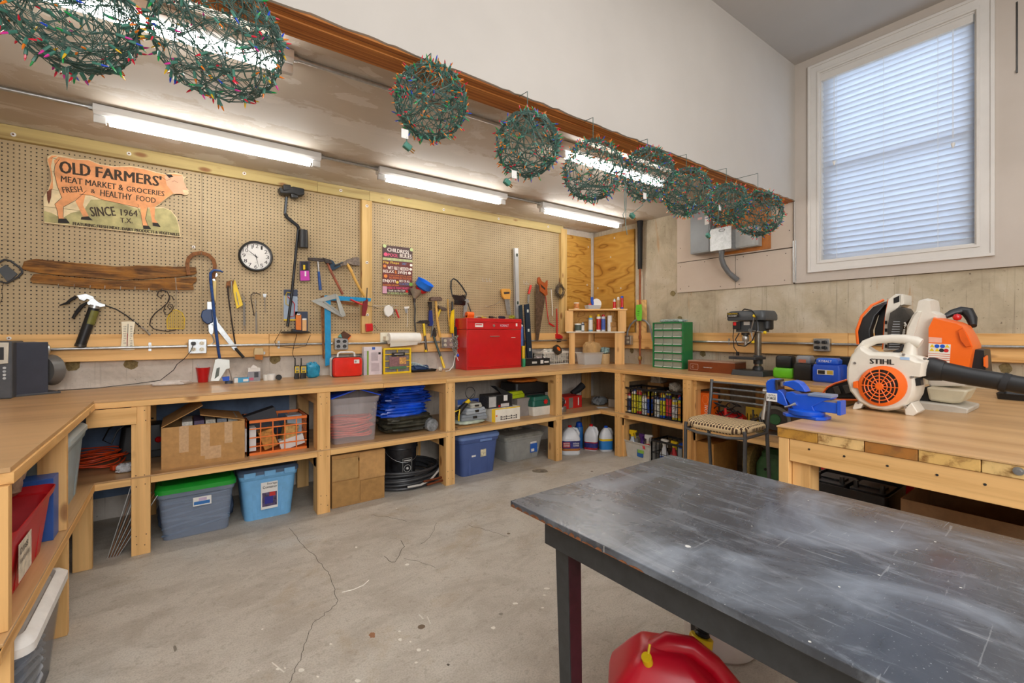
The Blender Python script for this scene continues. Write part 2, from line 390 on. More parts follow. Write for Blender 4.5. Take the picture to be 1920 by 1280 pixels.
def blot(x, y, rx, ry_, m, nm='paint_drip'):
    part(nm, B().prism([tuple(zp(300+(x+a*random.uniform(.7, 1.15))/2.4, 880+(y+b_*random.uniform(.7, 1.15))/2.4, 0).xy) for a, b_ in circ(rx, 12, ry_)], 0, .0005), m, fl, smooth=False)
for x, y, a, b_ in ((635, 902, 14, 9), (1080, 765, 9, 7), (1165, 812, 11, 7), (890, 950, 13, 8), (1500, 712, 10, 7), (1740, 535, 14, 4), (1598, 602, 13, 5), (883, 350, 6, 4), (1078, 728, 7, 4), (1127, 775, 5, 3), (1205, 813, 5, 3), (768, 785, 7, 3), (562, 893, 5, 3), (710, 932, 6, 4), (1722, 622, 7, 3), (1730, 565, 8, 3), (1152, 868, 8, 4), (530, 898, 9, 5), (443, 905, 4, 2), (1065, 175, 3, 2)): blot(x, y, a, b_, DRIP)
for pts in ([(820, 552), (870, 540), (915, 520), (940, 497)], [(1165, 652), (1185, 672)], [(1202, 662), (1218, 695)], [(505, 868), (560, 912)]): part('paint_scrape', B().tube(onfl(pts, -.001), .0035, 4), DRIP, fl, smooth=False)
blot(955, 745, 16, 14, mt('#96694a', .8), 'rust_stain'); blot(1712, 6, 36, 9, mt('#7d7160', .8, 0, .4, 30), 'oil_stain'); blot(1297, 878, 7, 5, CRK, 'dark_spot'); blot(1535, 650, 10, 6, mt('#8a8478', .8), 'dark_spot'); blot(68, 805, 9, 14, mt('#7d7568', .8), 'dark_spot')
wb = st('wall_back', B().box(XL-.1, YC, 0, XC+.1, YC+.12, ZC+.05), M_CONCD)
st('wall_left', B().box(XL-.12, -3, 0, XL, YC, HC), M_CONCD)
st('wall_front', B().box(XL-.1, -3.1, 0, XC+.1, -3, HC), M_WALL)
wr = st('wall_right', B().box(XC, -3, 0, XC+.25, YC, 1.72).box(XC, 2.945, 1.72, XC+.25, YC, ZC+.05), M_CONC)
# window opening edges (planes parallel to wall_right)
wo = dict(y0=ry(1862, 4.366)+.0, y1=1.652, z0=1.80, z1=3.56)
YW0, YW1, ZW0, ZW1 = .543, 1.652, 1.802, 3.565
IY0, IY1, IZ0, IZ1 = .64, 1.563, 1.895, 3.475
st('wall_right', B().box(4.366, -3, 1.723, XC+.12, IY0, HC).box(4.366, IY1, 1.723, XC+.12, YH+.0, HC)
   .box(4.366, IY0, 1.723, XC+.12, IY1, IZ0).box(4.366, IY0, IZ1, XC+.12, IY1, HC), M_DRYP)
st('wall_right', B().box(XC, YH, 1.722, XC+.1, 2.944, ZC+.05), mt('#5c5046', .9))
# bare drywall sheets above the concrete, each with its own edges
def sheet(y0, y1, z0, z1, x=4.381): part('drywall_panel', B().box(x, y0+.001, z0+.001, XC-.001, y1-.001, z1-.001), M_DRY, wr)
sheet(2.30, 2.943, 1.72, 2.043); sheet(YH+.02, 2.296, 1.72, 2.04, 4.3815); sheet(YH+.02, 2.943, 2.048, ZC)
part('metal_corner_bead', B().box(4.360, YH-.012, 1.73, 4.372, YH+.014, 2.10), GALV, wr)
for y, z in ((2.90, 1.76), (2.80, 1.78), (2.45, 1.75), (2.26, 1.755), (2.28, 2.0), (2.22, 2.02), (2.9, 2.0), (2.9, 2.2), (1.83, 2.35), (1.85, 1.76), (1.84, 2.0), (2.0, 2.0), (2.62, 2.02), (1.81, 2.2)):
    part('screw_head', B(Matrix.Translation((4.3805, y, z)) @ Matrix.Rotation(-PI/2, 4, 'Y')).cyl((0, 0, 0), (0, 0, .001), .0045, n=8), INK, wr)
# form-tie holes in the concrete
for f in (Fr('r', XC-.001, 1262, 550), Fr('r', XC-.001, 1275, 598), Fr('r', XC-.001, 1318, 663), Fr('r', XC-.001, 1185, 657), Fr('r', XC-.001, 1886, 690)):
    pts = [(x*random.uniform(.75, 1.1), y*random.uniform(.75, 1.1)) for x, y in circ(.034, 12)]
    b = B(wr.matrix_world.inverted() @ f.M).prism(pts, 0, .002); part('tie_hole_patch', b, mt('#857650', .95, 0, .3, 60, 'mortar', bump=.5), wr, smooth=False)
for x, y in ((137, 683), (246, 683), (516, 672)):
    f = Fr('m', YC-.001, x, y); pts = [(a*random.uniform(.7, 1.1), b_*random.uniform(.6, 1.1)) for a, b_ in circ(.045, 12)]
    part('tie_hole_patch', B(f.M).prism(pts, 0, .002), mt('#857650', .95, 0, .3, 60, 'mortar', bump=.5), wb, smooth=False)
st('ceiling', B().box(XL, YH+.17, ZC, XC, YC, ZC+.06), M_CEIL)
st('ceiling', B().box(XL-.1, -3, HC, XC+.1, YH+.1, HC+.06), M_CEIL2)
# header wall over the bay: painted board with a ragged bottom edge, laminated beam below and behind it
rag = [(XL, HC)]+[(XL, ZH+.012)]
x = XL
while x < 4.36:
    rag.append((x, ZH+.010+random.uniform(-.004, .006))); x += random.uniform(.02, .09)
rag += [(4.366, ZH+.01), (4.366, HC)]
bh = B(Matrix(((1, 0, 0, 0), (0, 0, -1, YH+.013), (0, 1, 0, 0), (0, 0, 0, 1)))).prism(rag, 0, .013)
wh = st('wall_header', bh, M_WALL)
st('trim_1', B().box(4.355, YH-.004, 1.73, 4.367, YH+.004, ZH), M_WALL)
t = NT('laminated_beam'); sx_ = t.n('ShaderNodeSeparateXYZ'); t.l(t.co('World'), sx_.inputs[0])
g1 = t.noise(t.co('World', (.8, 90, 90)), 1, 4, .6, .3); g2 = t.noise(t.co('World', (2.5, 320, 320)), 1, 3)
c = t.ramp(t.math('ADD', t.math('MULTIPLY', g1, .65), t.math('MULTIPLY', g2, .35)), [(.36, lin('#6a3410')), (.46, lin('#a8622a')), (.56, lin('#c27c3a')), (.7, lin('#d2924e'))])
t.l(c, t.b.inputs['Base Color']); t.b.inputs['Roughness'].default_value = .55; M_LVL = t.m
beam = solo('header_beam', B().box(XL, YH+.0135, ZH+.006, 4.38, YH+.058, HC-.4), M_LVL, None, None, None, kind='structure', smooth=False)
part('beam_ply', B().box(XL, YH+.060, ZH, 4.38, YH+.104, ZC), M_LVL, beam); part('beam_ply', B().box(XL, YH+.106, ZH+.004, 4.38, YH+.168, ZC), M_LVL, beam)

part('painted_band', B().box(XL, YC-.002, .15, .74, YC+.001, .86), mt('#6f86a6', .7, 0, .25, 5, 'blue_grey_paint'), wb)
# pegboards, ledger timbers and studs on the back wall (parts of it)
for x0, x1 in ((-1.09, .13), (.132, 1.328), (1.424, 2.60), (2.602, 3.759)):
    part('pegboard', B().box(x0, 4.17, 1.281, x1, 4.176, 2.499), M_PEG, wb)
for x0, x1, dz in ((XL, .95, 0), (.952, 1.40, .001), (1.402, 3.80, 0)): part('ledger_board', B().box(x0, 4.135, 2.50, x1, 4.199, 2.589-dz), GX, wb, .002)
part('wall_stud', B().box(1.329, 4.13, 1.283, 1.423, 4.199, 2.498), GZ, wb, .002); part('wall_stud', B().box(3.760, 4.13, 1.283, 3.856, 4.199, 2.56), GZ, wb, .002)
for x0, x1 in ((XL, .58), (.582, 3.0), (3.002, XC-.05)):
    part('wall_rail', B().box(x0, 4.14, 1.098, x1, 4.199, 1.281), WX, wb, .002)
for x0, x1, y0, y1 in ((4.34, 4.395, 4.13, 1.36), (4.345, 4.395, 1.358, .88), (4.345, 4.395, .878, -.8)):
    part('wall_rail', B().box(x0, y1, 1.098, x1, y0, 1.286), wood('pine', '#e4b473', '#c48d4a', 'y'), wr, .002)
part('plywood_panel', B().box(3.858, 4.17, 1.28, 4.318, 4.198, 2.51), M_PLYX, wb, .001)
part('plywood_panel', B().box(4.366, 3.515, 1.29, 4.395, 4.165, 2.525), M_PLYY, wr, .001)
part('corner_strip', B().box(4.322, 4.165, 1.3, 4.362, 4.198, 2.585), mt('#c9c4ba', .8, 0, .1, 12, 'pale_board'), wb, .001)
def washer(f, par, r=.013):
    b = B(f.M); b.lathe([(r, 0), (r, .002), (r*.5, .004), (r*.5, .0045)], 14); o = part('washer', b, WHT, par)
    b2 = B(f.M).lathe([(r*.42, .0045), (r*.3, .007)], 8); part('screw_head', b2, RUST, o)
for x, y in ((25, 252), (242, 288), (458, 325), (639, 357), (730, 375), (832, 393), (935, 410), (1028, 425)): washer(Fr('m', 4.134, x, y), wb)
for x, y in ((688, 386), (688, 492), (689, 590)): washer(Fr('m', 4.129, x, y), wb)
for x, y in ((363, 463), (17, 634)): washer(Fr('m', 4.169 if y < 600 else 4.139, x, y), wb, .011)
for x, y in ((1103, 463), (1101, 534)): washer(Fr('m', 4.169, x, y), wb, .01)
for x, y in ((1152, 446), (1145, 482), (1121, 540), (1164, 540)): washer(Fr('r', 4.365, x, y), wr, .01)
for x, y in ((1070, 478), (1070, 558)):
    b = B(Fr('m', 4.1695, x, y).M); b.tube([(.02*math.cos(a*.5), .014*math.sin(a*.5), 0) for a in range(13)], .0012, 5, True); part('wood_knot', b, mt('#5b3312', .8), wb)

# window: casing, jamb, sash, pane, blind
win = thing('window_1', None, None, wallat('r', 4.366, (YW0+YW1)/2, ZW0), kind='structure')
Lw, Lh = (YW1-YW0), (ZW1-ZW0); cw = .085
TRIMM = mt('#dcd8d2', .4, 0, .03, 6, 'trim_paint')
def ringf(x0, y0, x1, y1, t_, z0, z1, b=None):
    b = b or B(); o = [(x0, y0), (x1, y0), (x1, y1), (x0, y1)]; i = [(x0+t_, y0+t_), (x1-t_, y0+t_), (x1-t_, y1-t_), (x0+t_, y1-t_)]
    return b.loft([[(p[0], p[1], z0) for p in o], [(p[0], p[1], z1) for p in o], [(p[0], p[1], z1) for p in i], [(p[0], p[1], z0) for p in i]], (0, 0), True)
X0, X1 = -Lw/2, Lw/2
cas = part('casing', ringf(X0, 0, X1, Lh, .02, 0, .022), TRIMM, win, .002)
part('casing_face', ringf(X0+.0195, .0195, X1-.0195, Lh-.0195, .05, 0, .014), TRIMM, cas, .002); part('casing_bead', ringf(X0+.069, .069, X1-.069, Lh-.069, .017, 0, .02), TRIMM, cas, .002)
part('jamb', ringf(X0+cw, cw, X1-cw, Lh-cw, .012, -.14, .001), TRIMM, win)
sash = part('sash', ringf(X0+.1, .1, X1-.1, Lh-.1, .05, -.11, -.075).box(X0+.11, Lh*.5-.02, -.11, X1-.11, Lh*.5+.02, -.07), TRIMM, win)
t = NT('window_glass'); t.b.inputs['Base Color'].default_value = (.93, .97, .98, 1); t.b.inputs['Transmission Weight'].default_value = 1; t.b.inputs['Roughness'].default_value = .02; t.b.inputs['IOR'].default_value = 1.05
part('pane', B().box(X0+.11, .11, -.096, X1-.11, Lh-.11, -.092), t.m, sash)
blind = thing('window_blind', 'white slatted blind hanging inside the tall window', 'blind', wallat('r', 4.366, (YW0+YW1)/2, ZW0))
part('headrail', B().box(X0+.095, Lh-.155, -.055, X1-.098, Lh-.098, .002), TRIMM, blind, .003)
part('headrail_bracket', B().box(X1-.103, Lh-.16, -.04, X1-.095, Lh-.105, .004), GALV, blind, .001)
t = NT('blind_slat'); t.b.inputs['Base Color'].default_value = lin('#dfe3ea'); t.b.inputs['Roughness'].default_value = .45
tr = t.n('ShaderNodeBsdfTranslucent'); tr.inputs[0].default_value = lin('#e8eef8'); ms = t.n('ShaderNodeMixShader'); ms.inputs[0].default_value = .4
t.l(t.b.outputs[0], ms.inputs[1]); t.l(tr.outputs[0], ms.inputs[2]); t.l(ms.outputs[0], t.t.nodes['Material Output'].inputs[0]); M_SLAT = t.m
nsl = 35; zt, zb = Lh-.165, .125
sb = B(); w2 = .025
for k in range(5):
    pass
ang = math.radians(50)
ring = []
for k in range(5):
    u = -1+k*.5; ring.append((u*w2*math.cos(ang)-(1-u*u)*.003*math.sin(ang), u*w2*math.sin(ang)+(1-u*u)*.003*math.cos(ang)))
# local: z out of the wall, y up; room-side edge is the lower one
prof = [(-p[0], p[1]) for p in ring]+[(-p[0]-.0012, p[1]-.0012) for p in ring[::-1]]
sb.loft([[(X0+.1, y, -z-.03+.0) for z, y in prof], [(X1-.1, y, -z-.03) for z, y in prof]])
slm = mesh('slat', sb, M_SLAT)
for k in range(nsl):
    o = part('slat', slm, None, blind); o.location = (0, zb+(zt-zb)*k/(nsl-1), -.004); o.rotation_euler = (random.uniform(-.05, .05), 0, random.uniform(-.0015, .0015))
part('bottom_rail', B().box(X0+.1, zb-.045, -.055, X1-.1, zb-.025, -.005), TRIMM, blind, .003)
for u in (.12, .46, .80):
    xx = X0+.1+u*(Lw-.2); part('ladder_cord', B().cyl((xx, zb-.03, .003), (xx, zt+.02, .003), .0011, n=5).cyl((xx, zb-.03, -.062), (xx, zt+.02, -.062), .0011, n=5), WHT, blind)
for u, l in ((.1, .66), (.885, .75)):
    xx = X0+.1+u*(Lw-.2); c_ = part('pull_cord', B().cyl((xx, zt-l, .012), (xx, zt, .012), .0012, n=5).cyl((xx+.006, zt-l, .012), (xx+.006, zt, .012), .0012, n=5), WHT, blind)
    part('cord_tassel', B(Matrix.Translation((xx+.003, zt-l-.035, .012)) @ Matrix.Rotation(-PI/2, 4, 'X')).lathe([(.011, 0), (.012, -.008), (.005, -.034)], 10), WHT, c_)
# trees and a neighbouring eave outside, seen only as dark streaks between the slats
solo('neighbour_wall', B().box(6.2, -3, -.5, 6.3, 7, 2.55), mt('#8e9aa5', .9, 0, .35, 1.5, 'siding'), None, 'dim grey blue shapes outdoors behind the lower window blind', 'building')
solo('wall_strip', B().box(-.004, 0, 0, .004, .46, .004).box(-.004, 0, 0, .004, .02, .012), DSTEEL, Fr('r', 4.365, 1907, 137), 'thin dark vertical metal strip right of the window', 'strip', bevel=.001)

# ---------------------------------------------------------------- fluorescent strip lights
t = NT('tube_light'); t.b.inputs['Emission Color'].default_value = (1, .985, .95, 1); t.b.inputs['Emission Strength'].default_value = TUBE; t.b.inputs['Base Color'].default_value = (.9, .9, .9, 1); M_TUBE = t.m
ENAM = mt('#d5d4d1', .35, 0, .03, 6, 'white_enamel')
def lamp(x, y, label, ym=None):
    r = thing('strip_light', label, 'light', at(x, y, ZC), 'fluorescent strip lights on the bay ceiling')
    L = 1.22
    part('housing', B().prism_x([( -.048, -.004), (-.048, -.040), (-.030, -.056), (.030, -.056), (.048, -.040), (.048, -.004)], 0, L), ENAM, r, .002)
    for e in (0, L): part('lamp_holder', B().box(e-.001 if e == 0 else e-.055, -.014, -.098, e+.055 if e == 0 else e+.001, .014, -.056), ENAM, r, .003)
    part('tube_cap', B(Matrix.Translation((.02, 0, -.082)) @ Matrix.Rotation(PI/2, 4, 'Y')).cyl((0, 0, 0), (0, 0, .05), .0135, n=16), STEEL, r)
    part('tube_cap', B(Matrix.Translation((L-.07, 0, -.082)) @ Matrix.Rotation(PI/2, 4, 'Y')).cyl((0, 0, 0), (0, 0, .05), .0135, n=16), STEEL, r)
    part('tube', B(Matrix.Translation((.068, 0, -.083)) @ Matrix.Rotation(PI/2, 4, 'Y')).cyl((0, 0, 0), (0, 0, L-.136), .0185, n=20), M_TUBE, r)
    return r
def _px(s, poly, x0, x1): return s.loft([[(x0, a, b) for a, b in poly], [(x1, a, b) for a, b in poly]])
B.prism_x = _px
RL1, RL2 = 3.50, 2.31
lamp(-.40, RL1, 'fluorescent strip light over the cow sign, largest of the front row by the pegboard')
lamp(1.25, RL1, 'fluorescent strip light above the pool rules sign, middle of the pegboard row')
lamp(2.90, RL1, 'fluorescent strip light in the far corner of the bay, above the saws')
lamp(-.80, RL2, 'fluorescent strip light glowing behind the two large multicoloured light balls')
lamp(2.08, RL2, 'fluorescent strip light half hidden behind the middle string-light balls')
def conduit(pts, label, mat=GALV, r=.0115): return solo('conduit', B().tube(pts, r, 10), mat, None, label, 'conduit')
for i, (a, b_, y) in enumerate(((-1.1, -.402, RL1), (.822, 1.248, RL1), (2.472, 2.898, RL1), (.422, 2.078, RL2))):
    o = solo('conduit', B().tube([(0, 0, 0), (b_-a, 0, 0)], .0115, 10).cyl((b_-a-.02, 0, 0), (b_-a, 0, 0), .017, n=8).cyl((0, 0, 0), (.02, 0, 0), .017, n=8), GALV, at(a, y, ZC-.0155),
         ['ceiling conduit at far left leading to the strip light over the cow sign', 'ceiling conduit between the first and second pegboard strip lights', 'short ceiling conduit between the second and third pegboard strip lights', 'long ceiling conduit passing behind the first small light ball'][i], 'conduit')
# ---------------------------------------------------------------- the U-shaped workbench along three walls
ZB, ZS, YF, XF, XLF = .914, .457, 3.41, 3.68, -.39
fb = at(1.6, 3.8, 0); wbk = thing('workbench', 'long U-shaped pine workbench with open shelf bays along three walls', 'workbench', fb)
def W(fr=fb): return B(fr.M.inverted())
def bp(name, x0, y0, z0, x1, y1, z1, m, bvl=.0015, parent=None): return part(name, W().box(x0, y0, z0, x1, y1, z1), m, parent or wbk, bvl)
part('worktop', W().add([(XL, 1.88, .9), (XLF, 1.88, .9), (XLF, YF-.004, .9), (XF, YF-.004, .9), (XF, YC, .9), (XL, YC, .9),
     (XL, 1.88, ZB), (XLF, 1.88, ZB), (XLF, YF-.004, ZB), (XF, YF-.004, ZB), (XF, YC, ZB), (XL, YC, ZB)],
     [(5, 4, 3, 2, 1, 0), (6, 7, 8, 9, 10, 11), (0, 1, 7, 6), (1, 2, 8, 7), (2, 3, 9, 8), (3, 4, 10, 9), (4, 5, 11, 10), (5, 0, 6, 11)]), M_HARDX, wbk, .001, smooth=False)
bp('worktop', XF+.001, -1.2, .9, XC, YC, ZB, M_HARD)
T_ = .9
for x0, x1 in ((XLF, 1.26), (1.262, 1.80+.0), (1.802, XF-.0)): bp('front_trim', x0, YF-.008, .866, x1, YF+.03, .899, WX)
bp('front_trim', XF-.006, .88, .866, XF+.032, YF-.009, .899, WY); bp('front_trim', XF-.006, -1.2, .866, XF+.032, .878, .899, WY)
bp('front_trim', XLF-.032, 2.44, .866, XLF+.006, YF-.009, .899, WY); bp('front_trim', XLF-.032, 1.885, .866, XLF+.006, 2.438, .899, WY)
# posts of the long run
POSTX = ((-.230, -.143), (.782, .870), (1.800, 1.888), (3.035, 3.116))
for x0, x1 in POSTX:
    p_ = bp('post', x0, YF, 0, x1, YF+.038, .865, WZ)
    for z in (.86-.03, .79, .47, .41, .12, .06):
        for xx in (x0+.022, x1-.022): part('nail_head', W().cb((xx+random.uniform(-.006, .006), YF-.0003, z+random.uniform(-.012, .012)), .005, .001, .005), INK, p_)
    xm = x0+.02 if x0 > .5 else x1-.058
    bp('rear_stud', x0+.002, YF+.039, 0, x0+.04, YF+.127, .775, WZ)
    for zz in (.776, .325): bp('cross_brace', x0+.002, YF+.039, zz, x0+.04, YC-.01, zz+.088, WY)
    bp('rear_post', x0+.002, YC-.10, 0, x0+.09, YC-.062, .775, WZ)
# shelves and their front trims
SH = ((XLF, -.230), (-.143, .782), (.870, 1.800), (1.888, 3.035), (3.116, XF))
for x0, x1 in SH: bp('shelf_trim', x0+.001, YF-.002, .410, x1-.001, YF+.036, .447, WX)
bp('shelf', XL+.01, YF+.001-.004, .4475, .826, YC-.005, ZS, M_HARDX); bp('shelf', .827, YF-.003, .4475, 1.843, YC-.005, ZS, M_HARDX)
bp('shelf', 1.844, YF-.003, .4475, XC-.01, YC-.005, ZS, M_HARDX); bp('shelf', XF-.003, .9, .4475, XC-.01, YF-.004, ZS, M_HARD); bp('shelf', XL+.01, 1.80, .4475, XLF+.003, YF-.004, ZS, M_HARD)
bp('side_brace', XLF-.03, 3.395, .765, -.205, 3.408, .862, WX)
# right run
for y0, y1 in ((3.14, 3.212), (2.33, 2.412), (1.235, 1.31), (.2, .28)):
    p_ = bp('post', XF-.002, y0, 0, XF+.036, y1, .865, WZ)
    for z in (.83, .79, .47, .41, .1):
        for yy in (y0+.02, y1-.02): part('nail_head', W().cb((XF-.0023, yy, z+random.uniform(-.01, .01)), .001, .005, .005), INK, p_)
    bp('rear_stud', XF+.037, y0-.02, 0, XF+.12, y0+.018, .775, WZ)
    for zz in (.776, .325): bp('cross_brace', XF+.037, y0-.03, zz, XC-.01, y0+.006, zz+.088, WX)
    bp('rear_post', XC-.09, y0, 0, XC-.05, y1, .775, WZ)
bp('rear_post', XC-.13, 1.95, .46, XC-.05, 2.05, .775, WZ)
for y0, y1 in ((YF-.003, 3.212), (3.14, 2.412), (2.33, 1.31), (1.235, .28)): bp('shelf_trim', XF-.004, y1+.001, .410, XF+.034, y0-.001, .447, WY)
# left run
for y0, y1, x0 in ((3.362, 3.40, -.47), (2.69, 2.775, -.479), (1.885, 1.955, -.479)):
    h = .865 if y0 < 3.3 else .41
    a = bp('post', x0, y0, 0, XLF-.001, y0+.037, .409, WZ); bp('post', x0, y0+.039, 0, XLF-.012, max(y1, y0+.06), .409, WZ) if y0 < 3.3 else None
    if y0 < 3.3: bp('post', x0, y0-.02, ZS+.001, XLF-.001, y0+.016, .865, WZ); bp('post', x0, y0+.018, ZS+.001, XLF-.014, y1, .865, WZ)
    bp('rear_post', XL+.02, y0, 0, XL+.11, y1, .86, WZ)
bp('shelf_trim', XLF-.034, 1.78, .410, XLF+.004, YF-.004, .447, WY); bp('shelf_trim', XL, 1.762, .410, XLF+.003, 1.799, .447, WX)
# corner leg behind the bays, copper coloured stack pipe stub under the bench
bp('rear_post', XC-.25, YC-.12, 0, XC-.17, YC-.03, .86, WZ)

# ---------------------------------------------------------------- pine table with the vise
ZT = .92; ft = at(2.75, 0, 0); tb = thing('plank_table', 'heavy pine plank table with hardboard top carrying the vise and blowers', 'table', ft)
def tp(name, x0, y0, z0, x1, y1, z1, m, bvl=.0015, label=None): return part(name, B(ft.M.inverted()).box(x0, y0, z0, x1, y1, z1), m, tb, bvl, label)
XT, YT = 1.95, .855
for y0, y1 in ((.853, .1285+.0), (.1255, -.9)): tp('top_sheet', XT-.004, y1, ZT-.006, 3.665, y0, ZT, M_HARD, .0008)
ENDG = []
for i, c in enumerate(('#b8842e', '#e0b878', '#a5651a', '#d6ab62', '#d9b473', '#d9a75c', '#cfa15a')):
    y = YT-.004-i*.145
    tp('top_plank', XT, y-.143, ZT-.045, 3.66, y, ZT-.0065, wood('plank%d' % i, c, '#8a5a1e', 'x', k=1.0, tint=.05), .002)
tp('apron', XT+.006, .142, .786, XT+.044, .808, .874, WY, .002, 'knotty front apron board'); tp('apron', XT+.05, .81, .786, 3.6, .848, .874, WX, .002)
tp('apron', XT+.006, -.9, .786, XT+.044, .085, .874, WY, .002)
for y0 in (.81, .106-.02): tp('leg', XT+.004, y0, 0, XT+.09, y0+.038, .874 if y0 > .5 else .785, WZ, .002)
tp('leg', XT+.03, .745, 0, XT+.119, .808, .785, WZ, .002); tp('leg', XT+.005, .126, 0, XT+.094, .162, .785, WZ, .002)
tp('leg', 3.5, .75, 0, 3.589, .839, .874, WZ, .002); tp('leg', XT+.02, -.9, 0, XT+.109, -.82, .785, WZ, .002)
for x, y in ((1517, 842), (1583, 855), (1664, 873), (1757, 890), (1847, 908)):
    f = Fr('r', XT+.0055, x, y); part('nail_head', B(ft.M.inverted() @ f.M).cyl((0, 0, 0), (0, 0, .001), .004, n=8), DSTEEL, tb)
f = Fr('r', XT-.0005, 1910, 883); part('bolt', B(ft.M.inverted() @ f.M).cyl((0, 0, 0), (0, 0, .012), .007, n=6).cyl((0, 0, 0), (0, 0, .003), .012, n=16), STEEL, tb)

# ---------------------------------------------------------------- black table in front
t = NT('worn_black_paint'); p = t.co('Object', (1, 1, 1)); a1 = t.noise(p, 2.2, 6, .62, 1.4); a2 = t.noise(t.co('Object', (9, 1.8, 1)), 1.6, 6, .7, 1.6); a3 = t.noise(t.co('Object'), 210, 3, .6)
c = t.ramp(a1, [(.3, lin('#2e3137')), (.5, lin('#4b5058')), (.68, lin('#757d88'))])
c = t.mix(t.ramp(a2, [(.52, BW(0)), (.74, BW(.45))]), c, lin('#a3a8b0'))
c = t.mix(t.ramp(a3, [(.68, BW(0)), (.74, BW(.5))]), c, lin('#d0d2d2'))
vo = t.n('ShaderNodeTexVoronoi'); vo.inputs['Scale'].default_value = 17; t.l(t.co('Object', (1, 1, 0)), vo.inputs['Vector'])
c = t.mix(t.math('LESS_THAN', vo.outputs['Distance'], .045), c, lin('#cfcfc8'))
vb = t.n('ShaderNodeTexVoronoi'); vb.inputs['Scale'].default_value = 5; t.l(t.co('Object', (1, 1, 0), (2, 5, 0)), vb.inputs['Vector'])
c = t.mix(t.math('LESS_THAN', t.math('ADD', vb.outputs['Distance'], t.math('MULTIPLY', a3, .02)), .05), c, lin('#d8d9d6'))
for sc_, lo in (((44, 2.0, 1), .69), ((3, 40, 1), .695)):
    s_ = t.noise(t.co('Object', sc_), 2.1, 2, .5, 1.0); c = t.mix(t.ramp(s_, [(lo, BW(0)), (lo+.012, BW(.22))]), c, lin('#b9bdc0'))
t.l(c, t.b.inputs['Base Color']); t.l(t.ramp(a1, [(.3, BW(.20)), (.7, BW(.36))]), t.b.inputs['Roughness']); t.b.inputs['Specular IOR Level'].default_value = .65; t.bump(a2, .08, .001); M_BT = t.m
BT2 = mt('#37393b', .5, 0, .15, 30, 'black_enamel'); MAR = mt('#35141c', .45, 0, .2, 40, 'maroon_paint'); CHIP = mt('#8d5a38', .8, 0, .35, 60, 'raw_board_edge')
ZK = .76; pA, pB, pC = zp(957, 938, ZK), zp(1240, 850, ZK), zp(1500, 1201, ZK)
dy = (pC-pA).normalized(); ang_ = math.degrees(math.atan2(-dy.x, dy.y))
fk = at(pA.x, pA.y, 0, ang_+180+0)   # local +x into the room to the right, -y towards the viewer
fk = Fr.__new__(Fr); fk.k = 'w'; ex = V((-dy.y, dy.x, 0)); ey = -dy
fk.M = Matrix.Translation(V((pA.x, pA.y, 0))) @ Matrix(((ex.x, ey.x, 0), (ex.y, ey.y, 0), (0, 0, 1))).to_4x4()
kt = thing('black_table', 'scuffed black-topped table with chipped edge in the foreground', 'table', fk)
Wk = .885; Lk = 1.83
part('tabletop', B().box(0, -Lk, ZK-.019, Wk, 0, ZK), M_BT, kt, .002)
chip = B(); y = -.001
while y > -.5:
    l = random.uniform(.02, .055); h = random.uniform(.005, .014)*(1 if y > -.3 else .6)
    chip.prism([(0, 0)], 0, 0) if False else None
    chip.add([(-.0006, y, ZK-.018), (-.0006, y-l, ZK-.018), (-.0006, y-l*.8, ZK-.018+h*.8), (-.0006, y-l*.4, ZK-.018+h), (-.0006, y-.004, ZK-.018+h*.5)], [(0, 1, 2, 3, 4)]); y -= l
part('chipped_edge', chip, CHIP, kt, smooth=False, kind='stuff')
for a in ((.035, -Lk+.12, .055, -.125), (Wk-.06, -Lk+.12, Wk-.04, -.125)): part('apron', B().box(a[0], a[1], ZK-.10, a[2], a[3], ZK-.0195), BT2, kt, .001)
part('apron', B().box(.0555, -.145, ZK-.10, Wk-.061, -.125, ZK-.0195), BT2, kt, .001); part('apron', B().box(.0555, -Lk+.12, ZK-.10, Wk-.061, -Lk+.14, ZK-.0195), BT2, kt, .001)
for lx in (.0560, Wk-.117):
    for ly in (-.205, -Lk+.145):
        l = part('leg', B().loft([[(lx+.02*i+a*(.055-.012*i), ly+.005+b_*(.055-.012*i), z) for a, b_ in ((0, 0), (1, 0), (1, 1), (0, 1))] for i, z in ((1, 0), (0, ZK-.0195))][::1]), BT2, kt, .002)
        part('leg_side', B().loft([[(lx+.002+.02*i+a*(.051-.012*i), ly+.0035-b_*.002, z) for a, b_ in ((0, 1), (1, 1), (1, 0), (0, 0))] for i, z in ((1, .001), (0, ZK-.102))]), MAR, l, label='maroon side face')
# ---------------------------------------------------------------- things hung on the pegboard
PG = 4.1695
def hook(fr, x, y, parent=None, l=.03, r=.0022):
    """small steel peg hook at pixel x, y; its own thing unless given a parent"""
    f = Fr('m', PG, x, y); b = B().tube([(0, .004, -.004), (0, 0, 0), (0, -.002, l*.6), (0, .001, l), (0, .012, l+.004)], r, 6)
    return b, f
def W2(root_fr, f): return B(root_fr.M.inverted() @ f.M)
